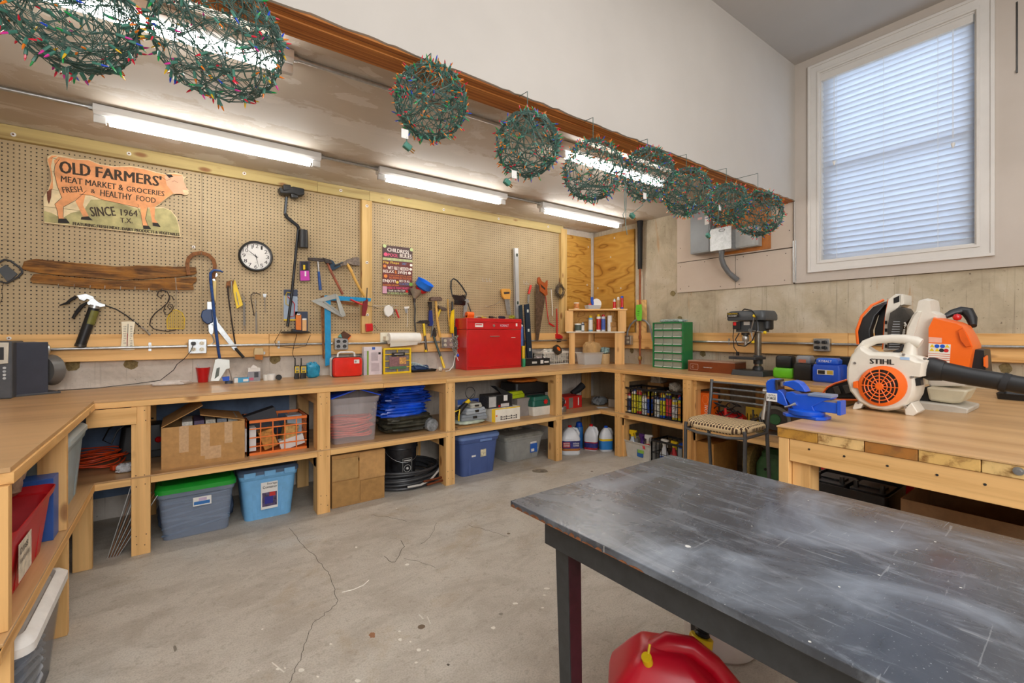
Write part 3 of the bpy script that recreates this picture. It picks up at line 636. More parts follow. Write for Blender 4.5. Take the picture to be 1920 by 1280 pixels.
# cow sign
def clip(poly, a, b_, c, keep):
    out = []
    for i in range(len(poly)):
        p, q = poly[i], poly[(i+1) % len(poly)]; dp = (a*p[0]+b_*p[1]+c)*keep; dq = (a*q[0]+b_*q[1]+c)*keep
        if dp >= 0: out.append(p)
        if dp*dq < 0: u = dp/(dp-dq); out.append((p[0]+(q[0]-p[0])*u, p[1]+(q[1]-p[1])*u))
    return out
K5 = 1/4.795; f = Fr('m', 4.168, 84, 418); C5 = lambda pts: f.P(pts, 0, 250, K5)
cow = thing('cow_sign', 'cow-shaped plank sign reading OLD FARMERS MEAT MARKET', 'sign', f)
out = C5([(430, 215), (470, 195), (520, 198), (560, 202), (690, 235), (800, 240), (900, 280), (1020, 300), (1180, 298), (1300, 320), (1400, 350), (1490, 372), (1520, 362), (1590, 362), (1640, 375), (1650, 395), (1680, 390), (1660, 412), (1655, 440), (1670, 490), (1700, 520), (1695, 550), (1660, 560), (1630, 545), (1560, 550), (1500, 590), (1440, 640), (1400, 665), (1470, 668), (1540, 695), (1590, 760), (1615, 850), (1625, 935), (402, 808), (395, 580), (440, 500), (465, 430), (455, 340), (428, 260)])
zs = [f.q(500*K5, 250+y*K5)[1] for y in (350, 513, 672)]
SIGNC = mt('#e3cfa4', .7, 0, .15, 14, 'cream_sign_board'); SIGNO = mt('#e8a06a', .7, 0, .16, 12, 'orange_cow_paint'); SIGNG = mt('#b5ac78', .75, 0, .3, 9, 'grass_paint'); SIGNP = mt('#eab08e', .7, 0, .1, 9, 'pink_paint')
bnds = [1e3]+zs+[-1e3]
for i in range(4):
    pl_ = clip(clip(out, 0, 1, -(bnds[i]-.0012), -1), 0, 1, -(bnds[i+1]+.0012), 1)
    part('plank', B().prism(pl_, 0, .014), SIGNC, cow, smooth=False)
part('backing', B().prism([(a*.98+.01, b_*.98+.002) for a, b_ in out], -.001, .004), mt('#5a3c22', .8), cow, smooth=False)
def paint(pts, m, z, nm='painted_shape'): return part(nm, B().prism(C5(pts), z, z+.0006), m, cow, smooth=False)
paint([(404, 800), (398, 700), (470, 720), (560, 770), (640, 720), (760, 690), (820, 600), (930, 600), (1090, 640), (1230, 680), (1400, 680), (1470, 675), (1535, 700), (1585, 765), (1608, 850), (1616, 925)], SIGNG, .0142)
paint([(490, 250), (530, 215), (690, 243), (800, 248), (900, 288), (1020, 308), (1180, 306), (1300, 328), (1400, 358), (1490, 378), (1560, 368), (1640, 382), (1650, 440), (1665, 490), (1690, 525), (1655, 552), (1560, 545), (1500, 580), (1440, 632), (1390, 668), (1240, 672), (1100, 640), (930, 605), (840, 565), (770, 560), (700, 590), (620, 640), (570, 665), (520, 690), (495, 640), (560, 590), (520, 480), (495, 380), (500, 300)], SIGNO, .0146)
paint([(1480, 385), (1640, 385), (1655, 450), (1692, 525), (1655, 550), (1560, 543), (1500, 470)], SIGNP, .0152); paint([(1640, 510), (1692, 520), (1690, 548), (1650, 545)], SIGNC, .0156)
paint([(432, 240), (470, 205), (530, 208), (480, 225), (462, 300), (478, 400), (482, 500), (440, 530), (470, 430), (458, 340)], SIGNO, .0146)
for L_ in (((497, 640), (570, 665), (575, 760), (600, 790), (530, 790), (520, 700)), ((680, 610), (740, 560), (770, 560), (750, 650), (800, 745), (760, 770), (725, 700)), ((1260, 650), (1325, 670), (1305, 770), (1335, 845), (1285, 845), (1272, 740)), ((1345, 670), (1395, 670), (1390, 770), (1425, 815), (1370, 805))):
    paint(L_, SIGNO, .015, 'painted_leg')
for L_ in (((530, 770), (600, 770), (632, 812), (525, 808)), ((735, 755), (800, 750), (838, 786), (730, 778)), ((1285, 830), (1340, 835), (1362, 865), (1290, 862)), ((1372, 805), (1420, 808), (1445, 845), (1375, 835)), ((1490, 372), (1540, 375), (1560, 395), (1520, 405))):
    paint(L_, INK, .0154, 'painted_hoof')
paint([(425, 530), (470, 500), (465, 580), (445, 640), (430, 600)], mt('#7a4630', .8, 0, .3, 60), .0152)
def line(pts, fr_, parent, m=INK, r=.0011, z=.0155, ox=0, oy=250, k=K5): return part('painted_line', B().tube([(a, b_, z) for a, b_ in fr_.P(pts, ox, oy, k)], r, 4), m, parent)
line([(540, 235), (500, 290), (490, 350), (520, 480), (560, 580), (497, 640), (520, 700), (530, 770)], f, cow); line([(780, 520), (740, 555), (680, 610), (575, 665), (572, 760)], f, cow)
line([(720, 552), (820, 560), (920, 600), (1100, 640), (1240, 670), (1270, 740), (1285, 830)], f, cow); line([(1330, 670), (1310, 770), (1335, 840)], f, cow); line([(1240, 640), (1250, 665)], f, cow); line([(460, 230), (475, 225), (520, 240)], f, cow)
line([(1545, 440), (1570, 430), (1600, 450)], f, cow); line([(1460, 400), (1500, 430), (1540, 410)], f, cow); line([(1440, 632), (1510, 580), (1560, 545)], f, cow, r=.0008)
SGT = mt('#43362b', .8, 0, .3, 90, 'faded_black_lettering')
def ctext(s, xl, yb, yt, xr, yr_b, bold=.01):
    """lettering on the sign; baseline from (xl, yb) to (xr, yr_b) in zoomed pixels"""
    a = f.q(xl*K5, 250+yb*K5); b_ = f.q(xr*K5, 250+yr_b*K5); top = f.q(xl*K5, 250+yt*K5)
    L = math.hypot(b_[0]-a[0], b_[1]-a[1]); an = math.atan2(b_[1]-a[1], b_[0]-a[0])
    M = Matrix.Translation((a[0], a[1], .0156)) @ Matrix.Rotation(an, 4, 'Z')
    text(s, 0, 0, L, top[1]-a[1], 0, SGT, cow, M=M, bold=bold)
ctext('OLD', 545, 362, 252, 815, 395, .02); ctext("FARMERS'", 868, 400, 300, 1450, 484, .02); ctext('MEAT MARKET &', 553, 440, 385, 1110, 520, .012); ctext('GROCERIES', 1140, 524, 478, 1478, 570, .012)
ctext('FRESH', 575, 540, 488, 748, 532); ctext('&', 820, 540, 505, 860, 545); ctext('HEALTHY', 905, 565, 510, 1185, 606); ctext('FOOD', 1228, 608, 560, 1400, 632)
ctext('SINCE', 828, 752, 668, 1045, 745, .012); ctext('1964', 1090, 742, 685, 1240, 752, .012); ctext('T.X.', 1085, 805, 762, 1195, 812, .01)
ctext('FEATURING.FRESH MEAT. DAIRY PRODUCTS & VEGETABLES', 660, 828, 800, 1612, 926, .03)
for x, y in ((137, 298), (310, 326)): b, g = hook(f, x, y, l=.012); part('hanger', W2(f, g).tube([(0, 0, 0), (0, -.01, .006), (0, .004, .016)], .0018, 6), STEEL, cow)

# wall clock
f = Fr('m', PG, 479, 481); R_ = 28.3*(4.17/ray(479, 481).y)/F
ck = thing('wall_clock', 'round black-rimmed wall clock with white face', 'clock', f)
part('rim', B().lathe([(R_*.86, 0), (R_, .004), (R_, .03), (R_*.95, .038), (R_*.87, .036), (R_*.86, .02)], 40), BLK, ck)
part('face', B().lathe([(R_*.87, .018), (R_*.87, .021)], 40), WHT, ck, smooth=False)
for i in range(12):
    a = PI/2-2*PI*(i+1)/12; s = str(i+1); cx_, cy_ = .68*R_*math.cos(a), .68*R_*math.sin(a); hw = .095*R_*(1 if len(s) == 1 else 1.6)
    if s == '1': hw *= .55
    text(s, cx_-hw, cy_-.12*R_, cx_+hw, cy_+.12*R_, .0212, INK, ck, name='numeral')
tk = B()
for i in range(60):
    a = 2*PI*i/60; r0 = .80 if i % 5 == 0 else .815; m_ = Matrix.Rotation(a, 4, 'Z'); tk.M = m_; tk.box(r0*R_, -.0012, .021, .845*R_, .0012, .0215)
part('minute_track', tk, INK, ck, smooth=False)
def hand(a, l, w, z, m=INK): part('clock_hand', B(Matrix.Rotation(math.radians(90-a), 4, 'Z')).prism([(-.018, -w), (l, -w*.5), (l, w*.5), (-.018, w)], z, z+.0008), m, ck, smooth=False)
hand(308, R_*.52, .0028, .0225); hand(166, R_*.74, .002, .024); hand(283, R_*.78, .0006, .0255, mt('#6b6b6b'))
part('hub', B().cyl((0, 0, .021), (0, 0, .0275), .005, n=12), BLK, ck)
text('O', -.006*1, -.055, .006, -.045, .0213, mt('#8b8b88'), ck)

# weathered board
f = Fr('m', PG, 60, 535); t = NT('weathered_barn_wood'); n1 = t.noise(t.co('Object', (4, 60, 40)), 1, 8, .75, .5); n2 = t.noise(t.co('Object', (3, 9, 3)), 1.6, 5, .6)
c = t.ramp(n1, [(.3, lin('#2b1a0f')), (.42, lin('#5d3d22')), (.55, lin('#8a6035')), (.7, lin('#b98a4e'))]); c = t.mix(t.ramp(n2, [(.45, BW(0)), (.6, BW(.55))]), c, lin('#b97a2c'))
t.l(c, t.b.inputs['Base Color']); t.b.inputs['Roughness'].default_value = .85; t.bump(n1, 1, .008); M_BARN = t.m
bd = thing('weathered_board', 'long cracked weathered brown board hung below the cow sign', 'board', f)
kz = 1/5.818
def rough(pts, amp=.0022, step=.014):
    o = []
    for i in range(len(pts)):
        a, b_ = pts[i], pts[(i+1) % len(pts)]; n = max(1, int(math.hypot(b_[0]-a[0], b_[1]-a[1])/step))
        for k in range(n): o.append((a[0]+(b_[0]-a[0])*k/n+random.uniform(-amp, amp), a[1]+(b_[1]-a[1])*k/n+random.uniform(-amp, amp)))
    return o
part('split_plank', B().prism(rough(f.P([(245, 300), (270, 240), (345, 215), (400, 208), (760, 245), (1040, 268), (1300, 290), (1520, 280), (1910, 292)], 0, 450, kz)+f.P([(367, 501), (369, 512), (364, 515)])+f.P([(1910, 405), (1340, 440), (1000, 415), (620, 385), (380, 352), (255, 325)], 0, 450, kz)), .001, .022), M_BARN, bd, .002)
part('split_plank', B().prism(rough(f.P([(340, 440), (370, 375), (440, 368), (700, 400), (1340, 446), (1600, 436), (1910, 412)], 0, 450, kz)+f.P([(368, 520), (369, 527), (362, 533), (364, 543)])+f.P([(1900, 545), (1700, 548), (1500, 540), (1050, 530), (600, 490), (360, 470)], 0, 450, kz)), .001, .020), M_BARN, bd, .002)
for x, y in ((645, 498), (818, 500), (990, 512), (1150, 515), (1320, 522), (1476, 525), (1626, 542)):
    b, g = hook(f, x*kz, 450+y*kz, l=.02); part('cup_hook', B(f.M.inverted() @ g.M).tube([(0, .015, .002), (0, .008, .024), (0, -.010, .03), (0, -.016, .022), (0, -.008, .016)], .002, 6), STEEL, bd)

def ppoly(fr_, pts, k=1, ox=0, oy=0): return fr_.P(pts, ox, oy, k)
def tool(name, label, cat, x, y, parts, d=PG, peg=None, rot=0, ox=0, oy=0, k=1):
    """wall-hung thing built from prisms ('p'), bars ('b') and tubes given as pixels on the wall plane"""
    f = Fr('m', d, x, y); r = thing(name, label, cat, f)
    last = r
    for pt in parts:
        nm, kind, pts, m = pt[:4]; z0, z1 = pt[4:6]; extra = pt[6] if len(pt) > 6 else {}
        par = last if extra.get('sub') else r
        q = f.P(pts, extra.get('ox', ox), extra.get('oy', oy), extra.get('k', k))
        if kind == 'p': b = B().prism(q, z0, z1); o = part(nm, b, m, par, extra.get('bev', .0012), extra.get('label'))
        else:
            zz = (z0+z1)/2; rad = extra.get('r', (z1-z0)/2)
            zlist = extra.get('z', [zz]*len(q)); o = part(nm, B().tube([(a, b_, c_) for (a, b_), c_ in zip(q, zlist)], rad, extra.get('n', 8), extra.get('closed', False)), m, par, label=extra.get('label'))
        if not extra.get('sub'): last = o
    for pg_ in (peg or []):
        g = Fr('m', d, *pg_); part('hook', B(f.M.inverted() @ g.M).tube([(0, .006, -.002), (0, 0, .002), (0, -.002, .03), (0, .008, .036)], .0022, 6), STEEL, r)
    return r, f
WDH = mt('#d9a850', .5, 0, .12, 25, 'handle_wood'); DIRON = mt('#4a4340', .55, .7, .3, 40, 'dark_iron', bump=.2); PIPEB = mt('#2b4f8e', .45, .3, .25, 40, 'worn_blue_paint')
# hanging carry handle at far left
tool('ratchet_guide', 'dark rounded plastic frame hanging at the far left edge of the pegboard', 'tool', 8, 505,
     [('frame', 't', [(-12, 505), (0, 492), (10, 487), (22, 490), (42, 505), (43, 512), (35, 520), (14, 531), (0, 528)], mt('#3a3c3f', .5), .012, .024, {'closed': True, 'r': .006}),
      ('pad', 'p', [(-4, 506), (12, 496), (34, 514), (16, 530)], mt('#45494d', .5), .004, .012), ('cord', 't', [(7, 531), (4, 545), (6, 558), (0, 570), (-6, 580)], BLK, .008, .010, {'r': .0012})], peg=[(14, 484)])
# horseshoe
f = Fr('m', PG, 377, 500); arc = [(-1.0, -.95), (-1.06, -.5), (-1.12, 0), (-1.0, .5), (-.62, .88), (0, 1.05), (.62, .88), (1.0, .5), (1.12, 0), (1.06, -.5), (1.0, -1.15)]
hs = thing('horseshoe', 'rusty horseshoe hung over the end of the weathered board', 'horseshoe', Fr('m', PG, 377, 497))
part('shoe', B().loft([[(x*.078-px_*.011, y*.085-py_*.011, z) for (px_, py_, z) in ((-1, 0, .024), (1, 0, .024), (1, 0, .033), (-1, 0, .033))] if False else
    [(x*.078*s_, y*.088*(s_ if y > -.5 else 1), z) for s_, z in ((.84, .024), (1.13, .024), (1.13, .034), (.84, .034))] for x, y in arc]), RUST, hs, .001)
part('peg', B().tube([(0, .085, -.02), (0, .080, .035), (0, .092, .04)], .0022, 6), STEEL, hs)
# grease gun
kg = 1/5.818
tool('grease_gun', 'black grease gun with olive label and silver lever head', 'grease gun', 165, 600,
     [('barrel', 't', [(887, 1150), (1040, 730)], BLK, .012, .062, {'r': .0285, 'n': 24, 'z': [.037, .037]}),
      ('label_wrap', 't', [(980, 915), (1030, 770)], mt('#6b6a2c', .5, 0, .15), .012, .062, {'r': .0292, 'n': 24, 'z': [.037, .037], 'sub': 1}),
      ('barrel_band', 't', [(884, 1160), (893, 1135)], DSTEEL, .01, .06, {'r': .0305, 'n': 24, 'z': [.037, .037], 'sub': 1}),
      ('barrel_band', 't', [(1036, 745), (1046, 715)], GALV, .01, .06, {'r': .0312, 'n': 24, 'z': [.037, .037], 'sub': 1}),
      ('head', 'p', [(960, 690), (1010, 640), (1045, 650), (1100, 690), (1160, 705), (1160, 725), (1100, 735), (980, 712)], GALV, .02, .055),
      ('linkage', 'p', [(1045, 655), (1030, 620), (950, 590), (850, 605), (880, 650), (930, 668), (960, 645), (1010, 665)], GALV, .025, .045),
      ('lever', 't', [(845, 618), (790, 650), (740, 690), (660, 715)], BLK, .025, .042, {'r': [.010, .010, .008, .004]}),
      ('grip', 't', [(960, 680), (900, 720), (850, 780), (800, 855)], BLK, .02, .036, {'r': [.006, .011, .011, .007]}),
      ('fitting', 't', [(1092, 680), (1104, 700)], STEEL, .03, .05, {'r': .008}),
      ('hose', 't', [(1140, 712), (1200, 730), (1280, 760), (1380, 820), (1470, 890), (1560, 965)], BLK, .03, .042, {'r': .0042}),
      ('hose_coupler', 't', [(1540, 948), (1590, 985), (1640, 1035)], STEEL, .03, .042, {'r': .0065})], ox=0, oy=450, k=kg)
# thermometer
r, f = tool('wall_thermometer', 'cream wall thermometer with flared ends fixed to the rail', 'thermometer', 240, 630,
     [('plate', 'p', [(1325, 890), (1400, 885), (1475, 890), (1465, 960), (1455, 1040), (1460, 1120), (1470, 1195), (1390, 1202), (1312, 1195), (1325, 1120), (1332, 1040), (1328, 960)], mt('#ece3c8', .45, 0, .03), .004, .009)], d=4.138, ox=0, oy=450, k=kg)
def lt(s, fr_, par, xl, yb, yt, xr, z, m=INK, ox=0, oy=0, k=1, bold=.0, yr=None):
    a = fr_.q(ox+xl*k, oy+yb*k); b_ = fr_.q(ox+xr*k, oy+(yb if yr is None else yr)*k); top = fr_.q(ox+xl*k, oy+yt*k)
    if yr is None: text(s, a[0], a[1], b_[0], top[1], z, m, par, bold=bold)
    else:
        L = math.hypot(b_[0]-a[0], b_[1]-a[1]); text(s, 0, 0, L, top[1]-a[1], 0, m, par, bold=bold, M=Matrix.Translation((a[0], a[1], z)) @ Matrix.Rotation(math.atan2(b_[1]-a[1], b_[0]-a[0]), 4, 'Z'))
for i, (a, b_) in enumerate((('120', '50'), ('100', '40'), ('80', '30'), ('60', '20'), ('40', '10'), ('20', '0'), ('0', '10'), ('20', '20'), ('', '30'))):
    y = 945+i*24.5
    if a: lt(a, f, r, 1348, y+6+i, y-9+i, 1378 if len(a) > 1 else 1360, .0092, ox=0, oy=450, k=kg)
    lt(b_, f, r, 1420, y+6+i, y-9+i, 1445 if len(b_) > 1 else 1432, .0092, ox=0, oy=450, k=kg)
q = f.P([(1390, 1165), (1400, 915)], 0, 450, kg); part('glass_tube', B().tube([(q[0][0], q[0][1], .011), (q[1][0], q[1][1], .011)], .0022, 6), GALV, r)
q = f.P([(1388, 1165), (1393, 1020)], 0, 450, kg); part('mercury', B().tube([(q[0][0], q[0][1], .0125), (q[1][0], q[1][1], .0125)], .0018, 6).ball((q[0][0], q[0][1], .012), .005, 8), mt('#b8371f'), r)
# iron scroll bracket + fly swatter
tool('scroll_bracket', 'wrought iron scroll bracket with spiral ends', 'bracket', 300, 600,
     [('scroll', 't', [(307, 552), (301, 559), (295, 554), (297, 547), (305, 544), (314, 547), (318, 557), (314, 568), (304, 577), (292, 586), (283, 598), (281, 609), (288, 616), (299, 619), (315, 621), (330, 618)], DIRON, .02, .026, {'r': .0035}),
      ('scroll', 't', [(319, 573), (322, 577), (318, 579), (314, 575), (317, 570), (323, 571), (325, 577), (322, 583), (315, 590), (310, 590), (307, 583), (310, 573)], DIRON, .02, .026, {'r': .003}),
      ('scroll', 't', [(326, 563), (323, 556), (319, 554), (318, 559), (316, 566)], DIRON, .02, .026, {'r': .003})], peg=[(304, 543)])
r, f = tool('fly_swatter', 'yellow plastic fly swatter hanging beside the iron scroll', 'fly swatter', 329, 600,
     [('wire_handle', 't', [(333, 548), (331, 540), (328, 520), (327, 500), (329, 494), (331, 500), (330, 520), (330, 580)], STEEL, .018, .02, {'r': .0015}),
      ('rim', 't', [(313, 600), (318, 588), (323, 582), (331, 581), (341, 586), (346, 597), (345, 616), (314, 616)], YEL, .016, .020, {'closed': True, 'r': .0028})], peg=[(328, 490)])
bb = B(); pts = f.P([(314, 616), (345, 616)]); x0, x1 = pts[0][0], pts[1][0]; yb_ = pts[0][1]; yt_ = f.q(330, 582)[1]
for i in range(9): xx = x0+(x1-x0)*i/8; hh = yt_-(abs(i-4)/4)**2*.05; bb.box(xx-.0009, yb_, .0165, xx+.0009, hh, .0185)
for i in range(14): yy = yb_+(yt_-yb_-.01)*i/13; k_ = 1-max(0, (i-8)/14); bb.box((x0+x1)/2-(x1-x0)/2*k_, yy-.0009, .0165, (x0+x1)/2+(x1-x0)/2*k_, yy+.0009, .0185)
part('mesh', bb, YEL, r, kind='stuff', smooth=False)
# crowbar, pry bar, come-along winch
tool('crowbar', 'long blue crowbar with hooked claw', 'crowbar', 400, 600,
     [('bar', 't', [(417, 512), (412, 509), (400, 508), (394, 513), (394, 525), (398, 560), (404, 620), (409, 660), (412, 676), (409, 690)], PIPEB, .05, .066, {'r': [.005, .008, .009, .010, .010, .010, .010, .010, .009, .004]})], peg=[(392, 506)])
tool('pull_saw', 'small cream-handled pull tool behind the blue crowbar', 'tool', 402, 540,
     [('handle', 'p', [(399, 527), (405, 527), (404, 566), (399, 560)], mt('#d9c079', .5), .02, .034), ('jaw', 'p', [(398, 526), (399, 517), (406, 512), (408, 517), (402, 522), (404, 528)], STEEL, .02, .03)])
tool('cable_winch', 'cable winch with blue drum housing and long silver handle', 'winch', 395, 600,
     [('frame', 'p', [(388, 566), (399, 566), (404, 590), (409, 605), (404, 612), (393, 608), (388, 585)], GALV, .01, .03), ('drum_cover', 'p', [(378, 584), (385, 580), (397, 580), (399, 604), (388, 608), (380, 602), (376, 593)], mt('#1d3a68', .4), .012, .05, {'bev': .006}),
      ('handle', 'p', [(404, 603), (410, 606), (444, 651), (438, 657), (404, 615)], GALV, .03, .042), ('grip', 't', [(440, 652), (456, 670)], BLK, .028, .046, {'r': .0105}),
      ('hook_plate', 'p', [(390, 608), (400, 608), (400, 622), (396, 630), (391, 622)], GALV, .02, .03), ('hook', 't', [(395, 626), (400, 634), (401, 641), (396, 645), (389, 643)], STEEL, .02, .03, {'r': [.006, .007, .007, .006, .003]})])
tool('slide_hammer', 'thin dark bar tool with silver pivot hanging left of the yellow sleeve', 'tool', 432, 560,
     [('bar', 't', [(426, 536), (428, 560), (434, 605), (441, 650)], DIRON, .03, .042, {'r': [.006, .005, .005, .006]}), ('head', 'p', [(423, 540), (424, 529), (432, 526), (438, 528), (436, 536), (428, 538)], RUST, .02, .04), ('clip', 't', [(433, 528), (433, 545), (430, 560)], STEEL, .04, .05, {'r': [.006, .005, .003]})], peg=[(438, 526)])
tool('yellow_sleeve', 'bright yellow packaged sleeve with a small tool inside', 'package', 445, 555,
     [('sleeve', 'p', [(436, 530), (440, 524), (455, 572), (443, 579), (437, 548)], YEL, .02, .026), ('tool_inside', 't', [(442, 548), (447, 572)], STEEL, .024, .03, {'r': .003})])
for i, (x, t0, t1, b0, lab) in enumerate(((457, 556, 567, 610, 'silver turnbuckle hanging with an eye at its lower end'), (479.5, 563, 586, 628, 'thin silver turnbuckle with a pointed lower end, right of the eyed one'))):
    tool('turnbuckle', lab, 'turnbuckle', x, 590, [('hook', 't', [(x-5, t0+4), (x, t0+6), (x+2, t0+2), (x-2, t0-2), (x-1, t0+8), (x, t1)], STEEL, .018, .026, {'r': .0025}),
         ('body', 't', [(x, t1), (x+.6, b0)], GALV, .012, .03, {'r': .0088 if i == 0 else .0068, 'n': 6}), ('eye', 't', [(x+.6+2.6*math.cos(a*.785), b0+4+4*math.sin(a*.785)) for a in range(8)] if i == 0 else [(x, b0), (x, b0+4), (x, b0+9)], STEEL, .018, .026, {'r': .0022, 'closed': i == 0})], peg=[(x-3, 552)])
tool('allen_key', 'dark bent steel key hanging left of the thin turnbuckle', 'tool', 472, 560, [('key', 't', [(488, 552), (476, 549), (470, 553), (470, 560), (476, 592)], DIRON, .018, .024, {'r': .0035})])
tool('drop_hook', 'small steel hook set with a thin pointed drop, right of the thin turnbuckle', 'hook', 496, 565, [('plate', 'p', [(492, 551), (500, 551), (498, 558), (494, 558)], GALV, .006, .01), ('rod', 't', [(496, 556), (496, 580), (497, 587)], STEEL, .012, .018, {'r': [.003, .003, .001]})])
# metal detector
r, f = tool('metal_detector', 'black metal detector hung upright with arm cup at top and coil below', 'metal detector', 548, 480,
     [('stem', 't', [(535, 372), (532, 403)], mt('#3a3f44', .3, .5), .04, .066, {'r': .0105, 'n': 12}), ('grip', 't', [(532, 403), (536, 410), (547, 419), (555, 425), (558, 431)], BLKR, .04, .07, {'r': .014, 'n': 12}),
      ('stem', 't', [(557, 430), (552, 480), (545, 550), (537, 612)], mt('#26282b', .3, .4), .04, .06, {'r': .0105, 'n': 12}),
      ('arm_cup', 'p', [(519, 357), (524, 356), (528, 362), (537, 361), (540, 356), (546, 355), (566, 359), (566, 370), (556, 372), (545, 368), (530, 368), (522, 367)], BLK, .02, .10, {'bev': .006}),
      ('battery_box', 'p', [(527, 351), (541, 352), (542, 362), (528, 362)], BLK, .03, .10, {'bev': .006}), ('battery_box', 'p', [(541, 364), (556, 366), (554, 376), (543, 375)], BLK, .03, .09, {'bev': .006})])
part('control_box', B(Matrix.Translation((*f.q(566, 450), .055)) @ Matrix.Rotation(PI/2, 4, 'X') @ Matrix.Rotation(.0, 4, 'Z')).loft([[(x, y, z) for x, y in rr(w_, .07, .025)] for w_, z in ((.066, -.075), (.075, .075))]), BLK, r, .003)
cx_, cy_ = f.q(549, 623)
part('search_coil', B().loft([[(cx_+(R0+t_)*math.cos(a)*1, cy_+z, .12+(R0+t_)*math.sin(a)*.95) for t_, z in ((-.018, 0), (0, .009), (.018, 0), (0, -.009))] for R0 in (.098,) for a in [2*PI*k/28 for k in range(28)]], (0, 0), True)
     .box(cx_-.09, cy_-.005, .11, cx_+.09, cy_+.005, .13).box(cx_-.02, cy_, .05, cx_+.0, cy_+.03, .1), BLK, r)
part('coil_cable', B().tube([(*f.q(524, 617), .1), (*f.q(513, 640), .06), (*f.q(516, 648), .05), (*f.q(550, 652), .04), (*f.q(571, 648), .05), (*f.q(578, 628), .08)], .002, 6).tube([(*f.q(552, 626), .1), (*f.q(549, 645), .06), (*f.q(546, 662), .05), (*f.q(550, 672), .05)], .0022, 6), BLK, r)
# carded goods
def card(x0, y0, x1, y1, m, label, bits=(), d=PG, cat='package', z=.02):
    f = Fr('m', d, (x0+x1)/2, y1); r = thing('blister_pack', label, cat, f)
    q = f.P([(x0, y0), (x1, y0), (x1, y1), (x0, y1)]); part('card', B().prism(q, z, z+.0015), m, r, smooth=False)
    for i, (kind, pts, mm, t_) in enumerate(bits):
        qq = f.P(pts)
        if kind == 'p': part('blister', B().prism(qq, z+.0015, z+.0015+t_), mm, r, min(.002, t_*.3))
        else: part('packed_item', B().tube([(a, b_, z+.004+t_) for a, b_ in qq], t_, 8), mm, r)
    g = Fr('m', d, (x0+x1)/2, y0+1); part('hook', B(f.M.inverted() @ g.M).tube([(0, .006, -.002), (0, 0, .002), (0, 0, .034), (0, .008, .038)], .0022, 6), STEEL, r)
    return r, f
r, f = card(560.5, 490, 580, 527, mt('#4a4048', .5), 'dark carded package with a magenta lower half', [('p', [(564, 492), (576, 492), (577, 506), (564, 507)], mt('#22222a', .3), .006), ('p', [(562, 508), (578, 508), (579.5, 526), (562.5, 526.5)], mt('#c23aa8', .5), .001), ('p', [(567, 497), (571, 497), (571, 506), (567, 506)], YEL, .008)])
lt('1', f, r, 570, 518, 509, 573, .0232, WHT)
r, f = card(531, 543, 557, 600, mt('#9fb0c4', .5), 'carded clamp package with red and yellow handles behind the black rod', [('t', [(547, 550), (537, 548), (535, 553), (535, 570), (541, 573)], YEL, .003), ('t', [(538, 556), (548, 566), (551, 570), (550, 593), (541, 594)], RED, .0035), ('p', [(531, 598), (557, 598), (557, 601), (531, 601)], YEL, .001), ('p', [(531, 543), (557, 543), (557, 556), (531, 554)], mt('#38425a', .5), .0008)])
r, f = card(552, 584, 576, 622, mt('#2e3a52', .4), 'dark carded pair of orange and pale bottles on a hook', [('p', [(553, 590), (563, 590), (563, 619), (553, 618)], mt('#e07a24', .4), .022), ('p', [(565, 600), (573, 600), (573, 620), (565, 620)], mt('#e8b478', .4), .018), ('p', [(565, 597), (573, 597), (573, 600), (565, 600)], WHT, .018), ('p', [(555, 588), (561, 588), (561, 592), (555, 592)], WHT, .022)])
# hammers and hatchet
tool('claw_hammer', 'hammer with blue rubber grip hanging left of the pickaxe', 'hammer', 594, 515, [('head', 'p', [(575, 484), (592, 485), (606, 486), (606, 491), (598, 492), (592, 491), (576, 489)], DIRON, .03, .052), ('shaft', 't', [(594, 489), (595.5, 512)], STEEL, .03, .05, {'r': .008}),
     ('grip', 't', [(595.3, 510), (597, 530), (598.5, 544.5)], PIPEB, .03, .055, {'r': [.011, .013, .0135]})], peg=[(588, 484), (602, 485)])
tool('long_handled_hammer', 'long red-brown fiberglass handled hammer slanting right', 'hammer', 620, 520, [('head', 'p', [(603, 485), (616, 488), (620, 496), (607, 494)], DIRON, .035, .062), ('handle', 't', [(610, 490), (620, 513), (640, 552)], mt('#9c5236', .55, 0, .2), .03, .055, {'r': [.009, .0105, .0105]})])
tool('wheel_puller', 'small dark blue steel puller hanging between the hammer and hatchet', 'tool', 630, 500, [('body', 'p', [(617, 488), (622, 490), (626, 497), (634, 494), (640, 492), (640, 498), (630, 504), (621, 508), (616, 503)], mt('#33485a', .45, .5, .25), .02, .05), ('bolt', 't', [(624, 500), (641, 494)], DIRON, .045, .057, {'r': .005})])
tool('hatchet', 'hatchet with curved pale wooden handle against the wall stud', 'hatchet', 650, 500, [('head', 'p', [(634, 496), (643, 491), (650, 487), (664, 483), (670, 484), (671, 499), (662, 499), (652, 496), (645, 498), (636, 500)], mt('#84776c', .55, .6, .35, 60), .03, .055), ('handle', 't', [(648, 495), (655, 507), (663, 525), (672, 542), (681, 556)], WDH, .03, .06, {'r': [.012, .0135, .012, .0115, .013]})], peg=[(640, 492)])
